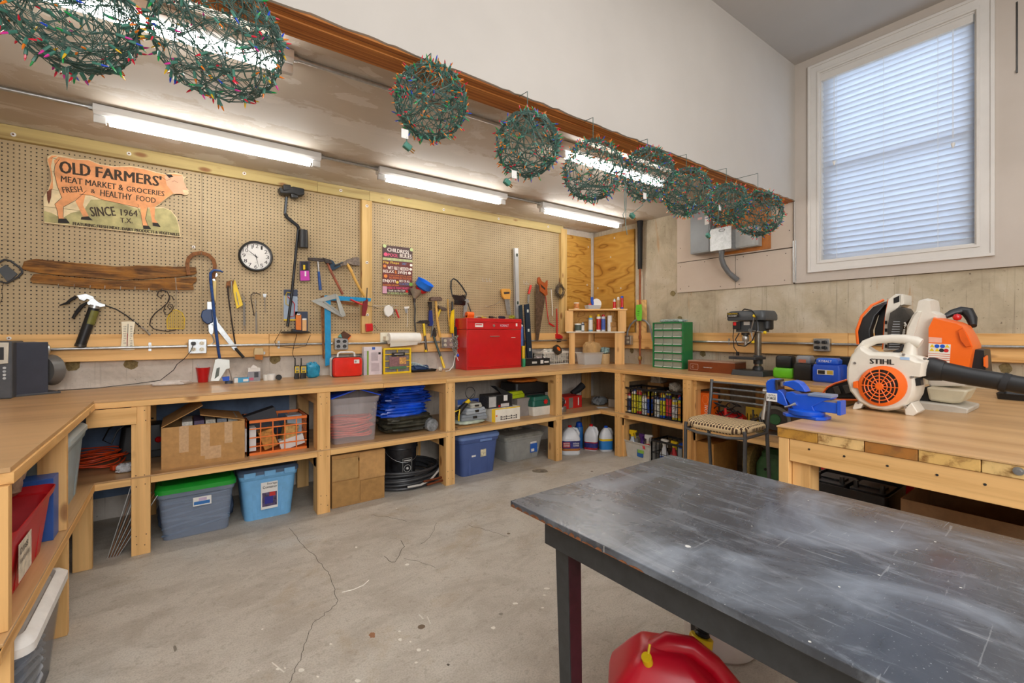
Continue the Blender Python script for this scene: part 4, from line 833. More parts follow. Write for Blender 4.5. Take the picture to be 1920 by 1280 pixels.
# squares
BLS = mt('#1a93c9', .4, .2, .08, 30, 'blue_aluminium')
tool('framing_square', 'large blue L-shaped framing square', 'square', 610, 620, [('long_leg', 'p', [(603.5, 555), (615, 555), (616, 682), (605, 685)], BLS, .085, .088), ('short_leg', 'p', [(615.2, 555), (690, 560), (689, 566), (615.2, 564)], BLS, .085, .088)])
tool('rusty_square', 'old rusty steel square peeking out behind the blue framing square', 'square', 602, 620, [('leg', 'p', [(597, 556), (603.5, 555), (604, 672), (601, 670)], RUST, .07, .073), ('leg', 'p', [(604, 565), (668, 575), (668, 569), (604, 560)], RUST, .07, .073)])
r, f = tool('speed_square', 'grey triangular speed square with a cut-out centre', 'square', 610, 575,
     [('blade_edge', 'p', [(578, 565), (622, 552), (626, 554), (624, 561), (599, 567)], mt('#a9aba5', .4, .5), .095, .100), ('blade_edge', 'p', [(578, 565), (599, 567), (633, 587), (637, 595), (632, 594)], mt('#a9aba5', .4, .5), .095, .100),
      ('lip', 'p', [(622, 552), (627, 554), (642, 592), (636, 595), (631, 589)], mt('#b4b6b0', .4, .5), .088, .108), ('scale_bar', 'p', [(600, 567), (604, 566), (630, 584), (628, 588)], mt('#9c9e98', .4, .5), .1, .103)])
tool('caulking_gun', 'red dripless caulking gun with black trigger', 'caulking gun', 665, 580, [('barrel', 't', [(651, 562), (664, 568), (677, 573)], RED, .08, .10, {'r': .0085}), ('handle', 'p', [(675, 566), (683, 562), (682, 578), (678, 593), (672, 592), (673, 576)], mt('#7d1a22', .4), .085, .105), ('plunger_rod', 't', [(682, 541), (681, 566)], BLK, .09, .10, {'r': .004}), ('trigger', 't', [(680, 573), (693, 576), (703, 579)], DSTEEL, .09, .096, {'r': .0025})])
tool('line_reel', 'red chalk line reel with wire crank at the stud foot', 'reel', 690, 613, [('case', 'p', [(684, 607), (697, 606), (698, 620), (685, 622)], RED, .0, .03, {'bev': .006}), ('crank', 't', [(698, 611), (703, 611), (705, 618), (709, 618)], DSTEEL, .012, .018, {'r': .0022})], d=4.128)
tool('white_tape_reel', 'white teardrop tape reel on a peg rail', 'tape reel', 726, 583, [('case', 'p', [(717, 581), (719, 575), (726, 572), (732, 575), (735, 582), (733, 589), (725, 595), (719, 590)], WHT, .02, .045, {'bev': .006}), ('wire_rail', 't', [(698, 573), (712, 574), (730, 572), (744, 573), (744, 568)], STEEL, .03, .034, {'r': .0016}), ('strap', 't', [(734, 574), (735, 584), (736, 594)], GALV, .03, .036, {'r': .0022})])
tool('folding_knife', 'small red pocket knife hanging right of the white reel', 'knife', 744, 588, [('body', 't', [(740, 580), (746, 596)], RED, .02, .034, {'r': .0085}), ('clip', 't', [(737, 579), (738, 585)], BLK, .02, .03, {'r': .003})])
tool('spring_hook', 'thin white T-shaped hook on the board left of the flexible funnel hose', 'hook', 762, 590, [('plate', 'p', [(757, 575), (767, 574), (766, 578), (758, 579)], WHT, .004, .01), ('tab', 'p', [(758, 579), (764, 578), (763, 587), (760, 587)], GALV, .004, .008), ('rod', 't', [(763, 578), (763, 600), (762, 613)], WHT, .012, .017, {'r': .0018})])
tool('wire_peg', 'small bare wire peg hooks above the white reel', 'hook', 700, 548, [('wire', 't', [(697, 546), (702, 546), (700, 551), (704, 550)], STEEL, .006, .01, {'r': .0016})])
# pool rules sign
f = Fr('m', 4.166, 744, 552); pr = thing('pool_rules_sign', 'pool rules sign in chalkboard lettering', 'sign', f); ks = 1/6.4
P9 = lambda pts: f.P(pts, 560, 430, ks)
part('board', B().prism(P9([(1005, 185), (1362, 228), (1360, 790), (1003, 770)]), 0, .008), mt('#4f3838', .6, 0, .08), pr, .001)
def pband(y0l, y1l, y0r, y1r, m): part('printed_band', B().prism(P9([(1006, y0l), (1360, y0r), (1360, y1r), (1006, y1l)]), .008, .0084), m, pr, smooth=False)
pband(372, 672, 405, 690, mt('#6f3430', .6, 0, .2, 20)); pband(335, 365, 368, 398, mt('#b7bd8a', .6, 0, .2, 40)); pband(680, 712, 692, 725, mt('#6a2438', .6))
def pt(s, xl, yb, yt, xr, m, yr=None, bold=.012): lt(s, f, pr, xl, yb, yt, xr, .0086, m, 560, 430, ks, bold, yr)
CH = mt('#eee6dc', .7); PK = mt('#e0557a', .6); YL = mt('#e8c64a', .6); OR_ = mt('#e58a3c', .6); TL = mt('#5b7fb0', .6)
pt('CHILDRESS', 1060, 262, 218, 1318, CH, 300); pt('POOL', 1068, 324, 285, 1190, PK, 338); pt('RULES', 1212, 340, 292, 1350, CH, 352)
pt('Flip Flops', 1012, 415, 378, 1200, YL, 428); pt('ONLY', 1235, 425, 400, 1290, TL, 428); pt('WET FEET NEEDED', 1065, 478, 440, 1315, CH, 498); pt('RELAX', 1012, 518, 482, 1140, CH, 526); pt('&', 1152, 530, 490, 1172, OR_); pt('SWIM', 1185, 530, 492, 1290, CH, 545)
pt('Have a drink and stay awhile', 1085, 558, 540, 1350, OR_, 575); pt('NO PEEING IN THE POOL', 1085, 592, 565, 1350, mt('#d0703a', .6), 605); pt('ENJOY!', 1008, 642, 596, 1160, CH, 650, .02); pt('BEST OF ALL', 1205, 632, 605, 1330, CH, 640); pt('FLOATERS', 1205, 668, 640, 1320, TL, 672)
pt('NO RUNNING, NO DIVING', 1008, 678, 658, 1200, OR_, 684); pt('HERE IS THAT BEAST', 1062, 715, 686, 1315, PK, 722); pt('Soak up the Sun', 1075, 750, 722, 1270, CH, 752); pt('NO REFUNDS ALLOWED', 1062, 778, 752, 1310, mt('#b9c98a', .6), 784)
for x, y, m_, r_ in ((1028, 200, mt('#b9c98a', .6), 20), (1350, 245, mt('#b9c98a', .6), 20), (1040, 300, PK, 22), (1030, 440, OR_, 18), (1040, 560, OR_, 20), (1345, 430, CH, 16), (1340, 480, CH, 16), (1180, 635, YL, 16), (1295, 745, RED, 16), (1325, 525, CH, 18), (1342, 660, mt('#7fae4a', .6), 22)):
    a = f.q(560+x*ks, 430+y*ks); part('printed_motif', B(Matrix.Translation((a[0], a[1], .0086))).prism(circ(r_*ks*.0057, 12, r_*ks*.0052), 0, .0004), m_, pr, smooth=False)
part('printed_motif', B().prism(P9([(1003, 680), (1055, 684), (1055, 768), (1003, 766)]), .0086, .009), mt('#d3a0b4', .6), pr, smooth=False)
# flexible funnel with a blue funnel nested in it
r, f = tool('flexible_funnel', 'galvanised funnel with flexible steel hose', 'funnel', 772, 580, [('hose', 't', [(774, 566), (776, 580), (775, 600), (777, 622)], DSTEEL, .02, .04, {'r': .0085, 'n': 10}), ('neck', 't', [(774, 558), (774, 567)], DIRON, .02, .05, {'r': .014})])
a = f.q(774, 560); m_ = Matrix.Translation((a[0], a[1], .045)) @ Matrix.Rotation(math.radians(-14), 4, 'Z') @ Matrix.Rotation(-PI/2, 4, 'X')
part('cone', B(m_).loft([[(x, y, z) for x, y in circ(r_, 24)] for r_, z in ((.012, 0), (.075, .082), (.072, .082), (.010, .004))], (0, 0)), GALV, r)
r = thing('blue_funnel', 'blue plastic funnel resting in the steel one', 'funnel', Fr('m', PG, 786, 530)); f = Fr('m', PG, 786, 530)
a = f.q(783, 548); m_ = Matrix.Translation((a[0], a[1], .05)) @ Matrix.Rotation(math.radians(-22), 4, 'Z') @ Matrix.Rotation(math.radians(-62), 4, 'X')
part('bowl', B(m_).loft([[(x, y, z) for x, y in circ(r_, 28)] for r_, z in ((.02, .0), (.058, .045), (.082, .06), (.086, .115), (.088, .118), (.083, .114), (.078, .062), (.05, .045), (.016, .004))], (0, 0)), mt('#1c78e6', .35), r)
part('red_inner_funnel', B(m_).loft([[(x, y, z) for x, y in circ(r_, 24)] for r_, z in ((.015, -.02), (.056, .02), (.062, .04), (.058, .04))], (0, 0)), RED, r)
# paper towel on its holder
f = Fr('m', 4.138, 745, 634); pt_ = thing('paper_towel_roll', 'white paper towel roll on a wall holder', 'paper towel', f); xa, xb = f.q(723, 634)[0], f.q(780, 634)[0]
rb = .052
part('roll', B(Matrix.Translation((xa, 0, .075)) @ Matrix.Rotation(PI/2, 4, 'Y')).lathe([(.02, 0), (rb, 0), (rb, xb-xa), (.02, xb-xa)], 28), mt('#f1efe8', .9, 0, .02), pt_)
part('loose_sheet', B().loft([[(xa+.005, y, z) for y, z in ((-.03, .115), (-.055, .105), (-.078, .098), (-.077, .0965), (-.054, .1035), (-.03, .112))], [(xb-.03, y, z) for y, z in ((-.03, .115), (-.05, .105), (-.062, .098), (-.061, .0965), (-.049, .1035), (-.03, .112))]]), mt('#f1efe8', .9, 0, .02), pt_)
part('bracket', B().box(xa-.05, -.055, .0, xb+.01, .055, .006).box(xa-.055, -.055, .0, xa-.006, .055, .012).prism([(xa-.03, -.02), (xa-.03, .02), (xa-.002, .02), (xa-.002, -.02)], .012, .09), mt('#e6e0cc', .5), pt_, .003)
# outlet boxes and the rail conduit
IV = mt('#d9d2bb', .4)
def outlet(kind, d, x0, y0, x1, y1, label, dark=False, rows=2, plugs=()):
    f = Fr(kind, d, (x0+x1)/2, y1); q0, q1 = f.q(x0, y1), f.q(x1, y0); cx = (q0[0]+q1[0])/2; w = abs(q1[0]-q0[0]); h = q1[1]-q0[1]
    r = thing('outlet_box', label, 'outlet', f)
    part('box', B().prism([(cx+a, h/2+b_) for a, b_ in rr(w, h, .008)], 0, .045), GALV, r, .002); cols = 2 if w > .08 else 1
    for i in range(cols):
        for j in range(rows):
            u = cx+(i-.5*(cols-1))*w*.46; v_ = h/2+(j-.5)*h*.42
            c_ = part('receptacle', B(Matrix.Translation((u, v_, .045))).prism(circ(.0165, 14, .0145), 0, .003), BLK if dark else IV, r)
            part('slot', B(Matrix.Translation((u, v_, .048))).box(-.007, -.001, 0, -.005, .007, .0004).box(.005, -.001, 0, .007, .007, .0004).box(-.002, -.009, 0, .002, -.005, .0004), INK if not dark else GREY, c_, smooth=False)
    for sx in (-1, 1):
        for sy in (-1, 1): part('screw_head', B().cyl((cx+sx*(w/2-.008), h/2+sy*(h/2-.008), .045), (cx+sx*(w/2-.008), h/2+sy*(h/2-.008), .047), .004, n=8), STEEL, r)
    for i, j in plugs:
        u = cx+(i-.5)*w*.46; v_ = h/2+(j-.5)*h*.42; part('plug', B().rbox(.028, .024, .03, .006, (u, v_, .048)), BLK, r, .002)
    return r, f
outlet('m', 4.139, 353, 635, 387, 662, 'grey outlet box above the red cup with one black plug', plugs=[(0, 1)])
outlet('m', 4.139, 625, 633, 650, 655, 'outlet box with black receptacles right of the blue square', True)
outlet('m', 4.139, 824.5, 632, 848, 652, 'outlet box half hidden beside the red tool chest')
outlet('r', 4.338, 1529, 635, 1559, 658, 'outlet box with black plugs above the battery chargers', True, plugs=[(0, 1), (1, 1), (0, 0), (1, 0)])
outlet('r', 4.338, 1168.5, 629, 1187, 646, 'single-column outlet box left of the copper pipe')
def cond_w(pts, kind, d, label, r=.0105, straps=()):
    f = Fr(kind, d, *pts[0]); th_ = thing('conduit', label, 'conduit', f)
    part('pipe', B().tube([(*f.q(x, y), .0) for x, y in pts], r, 10), GALV, th_)
    for x, y in straps: part('strap', B(Matrix.Translation((*f.q(x, y), 0))).box(-.008, -.03, -.011, .008, .03, -.009).tube([(0, -.013, -.009), (0, -.010, .008), (0, .010, .008), (0, .013, -.009)], .003, 6), GALV, th_)
cond_w([(-10, 657), (351, 649)], 'm', 4.127, 'rail conduit from the stereo to the first outlet box', straps=[(281, 650)])
cond_w([(389, 648), (624, 644)], 'm', 4.127, 'rail conduit between the first and second outlet boxes', straps=[(523, 646)])
cond_w([(651, 644), (824, 641)], 'm', 4.127, 'rail conduit behind the paper towel roll', straps=[])
cond_w([(849, 641), (1062, 637.5)], 'm', 4.127, 'rail conduit behind the tool chest and saws')
cond_w([(1297, 640), (1528, 644)], 'r', 4.327, 'conduit on the right wall rail from the green cabinet to the plugs', straps=[(1366, 640)])
cond_w([(1560, 645), (1960, 651)], 'r', 4.327, 'conduit on the right wall rail behind the leaf blowers')
solo('bent_conduit', B().tube([(*Fr('r', 4.33, 1176, 628).q(x, y), .0) for x, y in ((1176, 629), (1177, 620), (1182, 609), (1190, 601), (1200, 598), (1210, 601), (1218, 610), (1222, 625), (1224, 640))], .0105, 10), GREY, Fr('r', 4.33, 1176, 628), 'grey curved conduit arching behind the green tag', 'conduit')
solo('power_lead', B().tube([(*Fr('m', 4.08, 363, 643).q(x, y), z) for x, y, z in ((364, 642, .01), (357, 658, .05), (345, 672, .07), (332, 682, .05))]+[(*Fr('m', 4.08, 363, 643).q(x, y), z) for x, y, z in ((326, 693, .0), (300, 714, -.05), (250, 721, -.06), (180, 728, -.03), (110, 731, .03))], .0025, 6), BLK, Fr('m', 4.08, 363, 643), 'black power cord from the outlet down along the bench to the stereo', 'cord')
# striker plate bits on the rail
tool('pencil_sharpener', 'tan and silver wall-mounted pencil sharpener on the rail', 'pencil sharpener', 485, 672, [('body', 'p', [(476, 652), (492, 652), (493, 660), (491, 673), (477, 672), (474, 662)], mt('#c9b183', .4), 0, .05, {'bev': .006}), ('shavings_box', 'p', [(476, 664), (491, 664), (491, 674), (477, 673)], mt('#a8682a', .2), .05, .056), ('crank_plate', 'p', [(492, 657), (497, 660), (496, 664), (492, 664)], GALV, .02, .03)], d=4.138)
tool('sanding_sponge', 'brown and orange wedge tucked behind the second outlet box', 'block', 655, 628, [('wedge', 'p', [(637, 627), (643, 621), (655, 628), (649, 635), (640, 634)], mt('#5a3a28', .8), .0, .05), ('edge', 'p', [(649, 635), (655, 629), (655, 631), (650, 637)], ORG, .0, .05), ('blue_wedge', 'p', [(633, 632), (637, 626), (640, 633)], mt('#6fb7b0', .6), .0, .04)], d=4.138)

# right-hand hammer cluster
tool('yellow_claw_hammer', 'claw hammer with yellow and dark grip, left of the sledge', 'hammer', 790, 620, [('head', 'p', [(777, 605), (784, 601), (796, 600), (802, 603), (801, 608), (795, 607), (787, 606)], DIRON, .03, .055), ('grip', 't', [(791, 605), (793, 630)], YEL, .03, .056, {'r': .0125}), ('grip_end', 't', [(793, 629), (796, 657)], DSTEEL, .03, .056, {'r': .013}), ('butt_cap', 't', [(794.5, 655), (795.5, 659)], YEL, .03, .056, {'r': .0145})], peg=[(798, 602)])
tool('sledge_hammer', 'short sledge with rusty block head and wooden handle', 'hammer', 812, 600, [('head', 'p', [(799, 560), (803, 557), (817, 557), (821, 561), (820, 565), (802, 565), (798, 564)], mt('#7b6558', .6, .5, .3, 60), .06, .105, {'bev': .004}), ('handle', 't', [(810, 565), (813, 600), (818, 632)], WDH, .07, .095, {'r': [.012, .0125, .014]})])
tool('blue_pry_bar', 'dark blue pry bar behind the sledge handle', 'pry bar', 803, 590, [('shank', 'p', [(799, 566), (806, 566), (806, 580), (802, 582)], DIRON, .03, .05), ('grip', 'p', [(801, 582), (806, 582), (808, 611), (800, 611)], mt('#1a2d7a', .4), .028, .054)])
tool('yellow_handled_axe', 'dark-headed hammer with yellow handle passing behind the sledge', 'axe', 820, 590, [('head', 'p', [(814, 573), (822, 575), (830, 577), (834, 582), (828, 583), (818, 579)], mt('#6b5c52', .6, .5, .3, 60), .035, .065), ('handle', 't', [(822, 580), (818, 590), (815, 600)], YEL, .03, .06, {'r': .011})])
tool('splitting_maul', 'long-handled maul standing under the sledge with a yellow foot', 'hammer', 812, 640, [('neck', 't', [(809, 602), (806, 620), (804, 632)], DSTEEL, .04, .06, {'r': .007}), ('head', 'p', [(804, 628), (811, 614), (814, 628), (812, 632)], DIRON, .04, .06), ('handle', 't', [(809, 630), (813, 650), (817, 668)], mt('#3c4a46', .5), .05, .08, {'r': [.011, .0115, .012], 'z': [.05, .08, .11]}), ('handle_foot', 't', [(817, 667), (821, 688)], YEL, .06, .09, {'r': [.0125, .014], 'z': [.11, .14]})])
tool('rubber_mallet', 'wooden handled tool beside the yellow handles left of the chest', 'tool', 838, 590, [('handle', 't', [(837, 561), (838, 590), (840, 612)], WDH, .02, .04, {'r': .0075}), ('handle_yellow', 'p', [(842, 582), (846, 580), (845, 625), (839, 624), (839, 598)], YEL, .045, .07), ('handle_black', 't', [(843, 566), (843, 583)], BLK, .04, .07, {'r': .0105}), ('blue_bar', 't', [(846, 590), (845, 648)], mt('#2448b0', .4), .03, .045, {'r': .005})])
# face shield
f = Fr('m', PG, 853, 560); fs = thing('face_shield', 'black face shield hanging by its head strap', 'face shield', f)
part('head_strap', B().tube([(a, b_, z) for (a, b_), z in zip(f.P([(843, 556), (841, 540), (842, 527), (846, 523), (852, 527), (860, 538), (867, 551), (865, 558)]), (.06, .05, .045, .05, .06, .07, .08, .09))], [.006, .008, .008, .008, .008, .008, .008, .006], 6), BLK, fs)
part('visor', B().loft([[(*f.q(843+i*2.9, y), z+.03*math.sin(PI*i/8)) for y, z in ((552+abs(i-4)*-.6+3, .06), (563+i*.5, .11), (571+i*.35, .10), (572+i*.35, .095), (564+i*.5, .10), (556, .055))] for i in range(9)]), mt('#241a1c', .18), fs)
# saws, level
r, f = tool('hand_saw', 'small pull saw with pale yellow handle hanging above the chest', 'saw', 946, 560, [('handle', 'p', [(936, 543), (939, 541.5), (952, 542), (953.5, 546), (952, 561), (942, 561), (938, 556)], mt('#e0a244', .5), .02, .045), ('blade', 'p', [(943, 561), (952, 561), (955, 590), (948, 590)], GALV, .03, .033), ('grip_hole', 'p', [(940, 548), (951, 547.5), (951, 551), (941, 552)], mt('#3a2f2c'), .0455, .0462)], peg=[(945, 545)])
r, f = tool('spirit_level', 'tall aluminium spirit level leaning against the pegboard', 'level', 965, 596, [('body', 'p', [(959.5, 466), (967.5, 466), (970, 597), (962, 597)], mt('#cfd0cf', .3, .5, .04), .02, .045), ('side_rail', 'p', [(959.5, 466), (961, 466), (963.5, 597), (962, 597)], mt('#8d8f90', .3, .6), .045, .046)])
for y in (479, 568):
    a = f.q(964.5+(y-466)*.018, y); part('vial', B(Matrix.Translation((a[0], a[1], .0455))).prism(rr(.022, .036, .008), 0, .003), mt('#46524a', .25), r)
tool('red_handled_saw', 'jab saw with bright red handle', 'saw', 990, 545, [('handle', 't', [(992, 535), (991, 540), (988, 551)], mt('#e0342a', .4), .02, .045, {'r': [.012, .0145, .014]}), ('blade', 'p', [(986, 553), (990, 553), (989, 567), (986, 568)], GALV, .03, .033)], peg=[(985, 533)])
r, f = tool('rip_saw', 'large old hand saw with orange-brown wooden handle', 'saw', 1010, 580, [('handle', 'p', [(1001, 522), (1004, 520), (1008, 528), (1014, 532), (1019, 526), (1019, 535), (1018, 541), (1019, 553), (1015, 556), (1011, 551), (1005, 547), (1004, 535), (1001, 530)], mt('#a8501c', .45, 0, .15), .055, .08, {'bev': .003}), ('blade', 'p', [(998, 533), (1004, 536), (1006, 547), (1016, 557), (1003, 638), (998, 639)], mt('#6a5442', .6, .5, .3, 30), .063, .066)])
part('grip_hole', B().prism(f.P([(1005, 533), (1014, 541), (1014, 545), (1007, 539)]), .0805, .0812), mt('#2c1d12'), r)
tool('hacksaw', 'red tubular hacksaw frame hanging right of the rip saw', 'hacksaw', 1025, 600, [('frame', 't', [(1018, 556), (1020, 576), (1022, 594), (1024, 603), (1026, 608), (1034, 612), (1035, 611)], mt('#c93a30', .45, 0, .2, 60), .04, .06, {'r': .006}), ('handle', 't', [(1024, 606), (1032, 611)], RED, .04, .07, {'r': .0115}), ('blade', 't', [(1036, 600), (1028, 590), (1022, 598)], RUST, .04, .045, {'r': .0012})])
tool('t_handle_wrench', 'thin white rod with a T handle', 'wrench', 1030, 570, [('bar', 't', [(1018, 542), (1031, 542)], DSTEEL, .03, .04, {'r': .0035}), ('rod', 't', [(1030, 543), (1032, 575), (1032, 592)], WHT, .03, .04, {'r': .0042})])
f = Fr('m', PG, 1046, 546); wb_ = B()
for k in range(14):
    a0 = random.uniform(0, 6.3); wb_.tube([(.085*math.cos(a0+i*1.3)*random.uniform(.4, 1.1), .10*math.sin(a0+i*1.3)*random.uniform(.4, 1.15), .03+random.uniform(-.012, .03)) for i in range(10)], .0016, 5)
wb_.tube([(*f.q(1052, 552), .03), (*f.q(1053, 565), .03), (*f.q(1051, 571), .035)], .003, 6)
solo('wire_bundle', wb_, mt('#5f5348', .5, .6, .2), f, 'tangled bundle of old wire on a peg near the corner', 'wire', kind=None)
tool('pipe_wrench', 'red pipe wrench hanging by its handle', 'pipe wrench', 1043, 610, [('handle', 't', [(1040.5, 579), (1041, 600), (1041, 628)], RED, .02, .045, {'r': [.006, .009, .011]}), ('jaw', 'p', [(1038, 626), (1044, 626), (1050, 630), (1050, 634), (1044, 635), (1038, 634)], RED, .02, .05), ('lower_jaw', 'p', [(1040, 635), (1048, 635), (1047, 640), (1041, 641)], DIRON, .02, .05)], peg=[(1041, 577)])
for x, y, lab in ((905, 524, 'three small empty peg hooks high between the chest and level'), (982, 529, 'pair of empty peg hooks above the red saw handle')):
    f = Fr('m', PG, x, y); bq = B()
    for i in range(3 if x < 950 else 2): px_ = i*.045; bq.tube([(px_, .02, 0), (px_, -.02, .003), (px_+.008, -.02, .02), (px_+.01, -.008, .024)], .0018, 6)
    solo('peg_hooks', bq, STEEL, f, lab, 'hook')
solo('long_peg', B().tube([(*Fr('m', PG, 912, 574).q(x, y), z) for x, y, z in ((910, 573, .0), (913, 575, .01), (920, 571, .1), (925, 566, .13))], .0022, 6), STEEL, Fr('m', PG, 912, 574), 'long bent peg sticking out above the red chest', 'hook')
# ---------------------------------------------------------------- kit for things standing on benches, shelves and floor
def onM(x0, x1, yt, Y, z0, rot=0):
    a, b_ = mx(x0, Y), mx(x1, Y); xm = (x0+x1)/2
    return at((a+b_)/2, Y, z0, rot), b_-a, mz(xm, yt, Y)-z0
def onR(x0, x1, yt, X, z0, rot=0):
    a, b_ = ry(x0, X), ry(x1, X); return at(X, (a+b_)/2, z0, -90+rot), a-b_, rz((x0+x1)/2, yt, X)-z0
def FMy(y): return Matrix(((1, 0, 0, 0), (0, 0, -1, y), (0, 1, 0, 0), (0, 0, 0, 1)))
def panel(par, x0, z0, x1, z1, y, m, name='printed_label', t_=.0008): return part(name, B(FMy(y)).box(x0, z0, 0, x1, z1, t_), m, par, smooth=False)
def ftext(s, x0, z0, x1, z1, y, m, par, bold=.006): return text(s, x0, z0, x1, z1, .0008, m, par, M=FMy(y), bold=bold)
def carton(F3, d, m, name, label, cat, group=None, bands=(), open_=False, bevel=.002, extra=None):
    fr_, w, h = F3; r = thing(name, label, cat, fr_, group)
    part('body', B().box(-w/2, 0, 0, w/2, d, h), m, r, bevel)
    for i, (a, b_, c, e, mm) in enumerate(bands): panel(r, -w/2+w*a, h*b_, -w/2+w*c, h*e, -.0002-.00015*i, mm)
    return r, w, h
def tote(F3, d, m, name, label, lid=None, taper=.86, rim=.012, t_=.003, rr_=.04, cat='storage bin', ribs=True, lidh=.025):
    fr_, w, h = F3; r = thing(name, label, cat, fr_); hb_ = h-(lidh if lid else 0); cx = (0, d/2, 0)
    ws = w-2*rim; ds = d-2*rim
    rings = [(ws*taper, ds*taper, 0), (ws*(taper+(1-taper)*.93), ds*(taper+(1-taper)*.93), hb_*.86), (ws*1.03, ds*1.03, hb_*.88), (w, d, hb_*.985), (w, d, hb_)]
    part('tub', B().shell(rings, rr_, t_, cx), m, r)
    if ribs:
        for u in (-.27, .27): part('rib', B().loft([[(u*w*k+a*.012, (d/2-k2*d/2)*1.0-.004+b_, z) for a, b_ in ((-1, 0), (1, 0), (1, .008), (-1, .008))] for k, k2, z in ((taper, taper*(1-2*rim/d), .01), (.96, .955*(1-2*rim/d), hb_*.84))]), m, r)
    if lid:
        part('lid', B().loft([[(x, y+d/2, z+hb_) for x, y in rr(w_, d_, rr_)] for w_, d_, z in ((w*.99, d*.99, -.008), (w*1.02, d*1.02, -.008), (w*1.02, d*1.02, lidh*.45), (w*.96, d*.95, lidh*.9), (w*.9, d*.88, lidh), (w*.86, d*.83, lidh*.6))]), lid, r)
    return r, w, h
def clear(c='#dfe6ea', a=.35, rough=.25):
    key = ('clr', c, a)
    if key in _m: return _m[key]
    t = NT('translucent_plastic'); t.b.inputs['Base Color'].default_value = lin(c); t.b.inputs['Roughness'].default_value = rough; t.b.inputs['Alpha'].default_value = a
    _m[key] = t.m; return t.m
def coil(b, cx, cy, z0, R0, turns, r, dz, jit=.01, n=22, sq=1):
    pts = []
    for i in range(int(turns*n)):
        a = 2*PI*i/n; rad = R0+jit*math.sin(i*.37)+jit*.6*math.sin(i*1.1)
        pts.append((cx+rad*math.cos(a), cy+rad*sq*math.sin(a), z0+dz*i/n+jit*.3*math.sin(i*.9)))
    return b.tube(pts, r, 6)
def jug(x, y, z, h, w, m, cap, label, lab, rot=0, sq=.72):
    """handled gallon jug; lab = [(z0, z1, material)] wraps"""
    fr_ = at(x, y, z, rot); r = thing('jug', label, 'jug', fr_)
    pr_ = [(.92, 0), (1, .03), (1, .55), (.97, .60), (.72, .78), (.36, .90), (.2, .93)]
    part('body', B().loft([[(a, b_, zz*h) for a, b_ in rr(w*k, w*sq*(k*.9+.1 if k < .5 else k), w*.22*max(k, .3), 4)] for k, zz in pr_]), m, r)
    part('cap', B().lathe([(.019, h*.925), (.019, h*.99), (.016, h)], 14), cap, r)
    part('handle', B().tube([(w*.14, 0, h*.90), (w*.36, 0, h*.86), (w*.46, 0, h*.72), (w*.44, 0, h*.58)], [.012, .015, .016, .014], 8), m, r)
    for i, (z0, z1, mm) in enumerate(lab): part('wrap_label', B().loft([[(a, b_, zz*h) for a, b_ in rr(w*(1.012+.003*i), w*sq*(1.016+.003*i), w*.22, 4)] for zz in (z0, z1)]), mm, r)
    return r
def sprayer(x, y, z, h, m, head, label, lab=None, rot=0, w=.085):
    fr_ = at(x, y, z, rot); r = thing('spray_bottle', label, 'bottle', fr_)
    part('body', B().loft([[(a, b_, zz*h) for a, b_ in rr(w*k, w*.62*k, w*.25*k)] for k, zz in ((.95, 0), (1, .04), (1, .38), (.75, .52), (.40, .66), (.34, .76))]), m, r)
    part('collar', B().lathe([(.017, .76*h), (.017, .83*h)], 12), head, r)
    part('trigger_head', B().prism_y([(-.05, .93), (-.045, 1.0), (.03, 1.0), (.035, .86), (.015, .82), (-.012, .82), (-.02, .90)], h, .012), head, r, .003)
    part('trigger', B().prism_y([(-.03, .92), (-.022, .92), (-.03, .72), (-.038, .70)], h, .006), head, r, .001)
    if lab: part('label', B().loft([[(a, b_, zz*h) for a, b_ in rr(w*1.012, w*.632, w*.25)] for zz in (.08, .36)]), lab, r)
    return r
def _py(s, poly, h, hw): return s.loft([[(x, y, z*h) for x, z in poly] for y in (-hw, hw)])
B.prism_y = _py
def can(x, y, z, rad, h, m, label, top=None, lab=None, name='can', cat='can', group=None, nozzle=None):
    r = thing(name, label, cat, at(x, y, z), group)
    part('body', B().lathe([(rad*.96, 0), (rad, .004), (rad, h-.004), (rad*.96, h)], 18), m, r)
    if lab: part('label', B().lathe([(rad*1.01, h*.12), (rad*1.01, h*.85)], 18, cap=(0, 0)), lab, r)
    if top: part('cap', B().lathe([(rad*.8, h), (rad*.82, h+.005), (rad*.7, h+rad*.9), (rad*.3, h+rad*1.15)], 14), top, r)
    return r
def crumple(w, d, h, n=14, amp=.3, c=(0, 0, 0), seed=1, b=None):
    """a puffy crumpled form (bag, cloth, tarp)"""
    rnd = random.Random(seed); b = b or B(); rings = []; w /= 1+amp*.7; d /= 1+amp*.7
    ph = [rnd.uniform(0, 6.3) for _ in range(8)]
    for i in range(n+1):
        v = PI*i/n; ring = []
        for k in range(n*2):
            u = 2*PI*k/(n*2); s_ = 1+amp*(.35*math.sin(3*u+ph[0]+2*math.sin(2*v+ph[1]))+.3*math.sin(5*u+ph[2]+v*4)+.25*math.sin(9*u+ph[3]-v*5)+.25*math.sin(13*u+7*v+ph[4]))
            e = .62
            f_ = lambda t_: math.copysign(abs(t_)**e, t_)
            ring.append((c[0]+w/2*f_(math.cos(u))*max(.02, math.sin(v))**e*s_, c[1]+d/2*f_(math.sin(u))*max(.02, math.sin(v))**e*s_, c[2]+h/2-h/2*f_(math.cos(v))*(1 if i < n/2 else s_**.7)))
        rings.append(ring)
    return b.loft(rings)
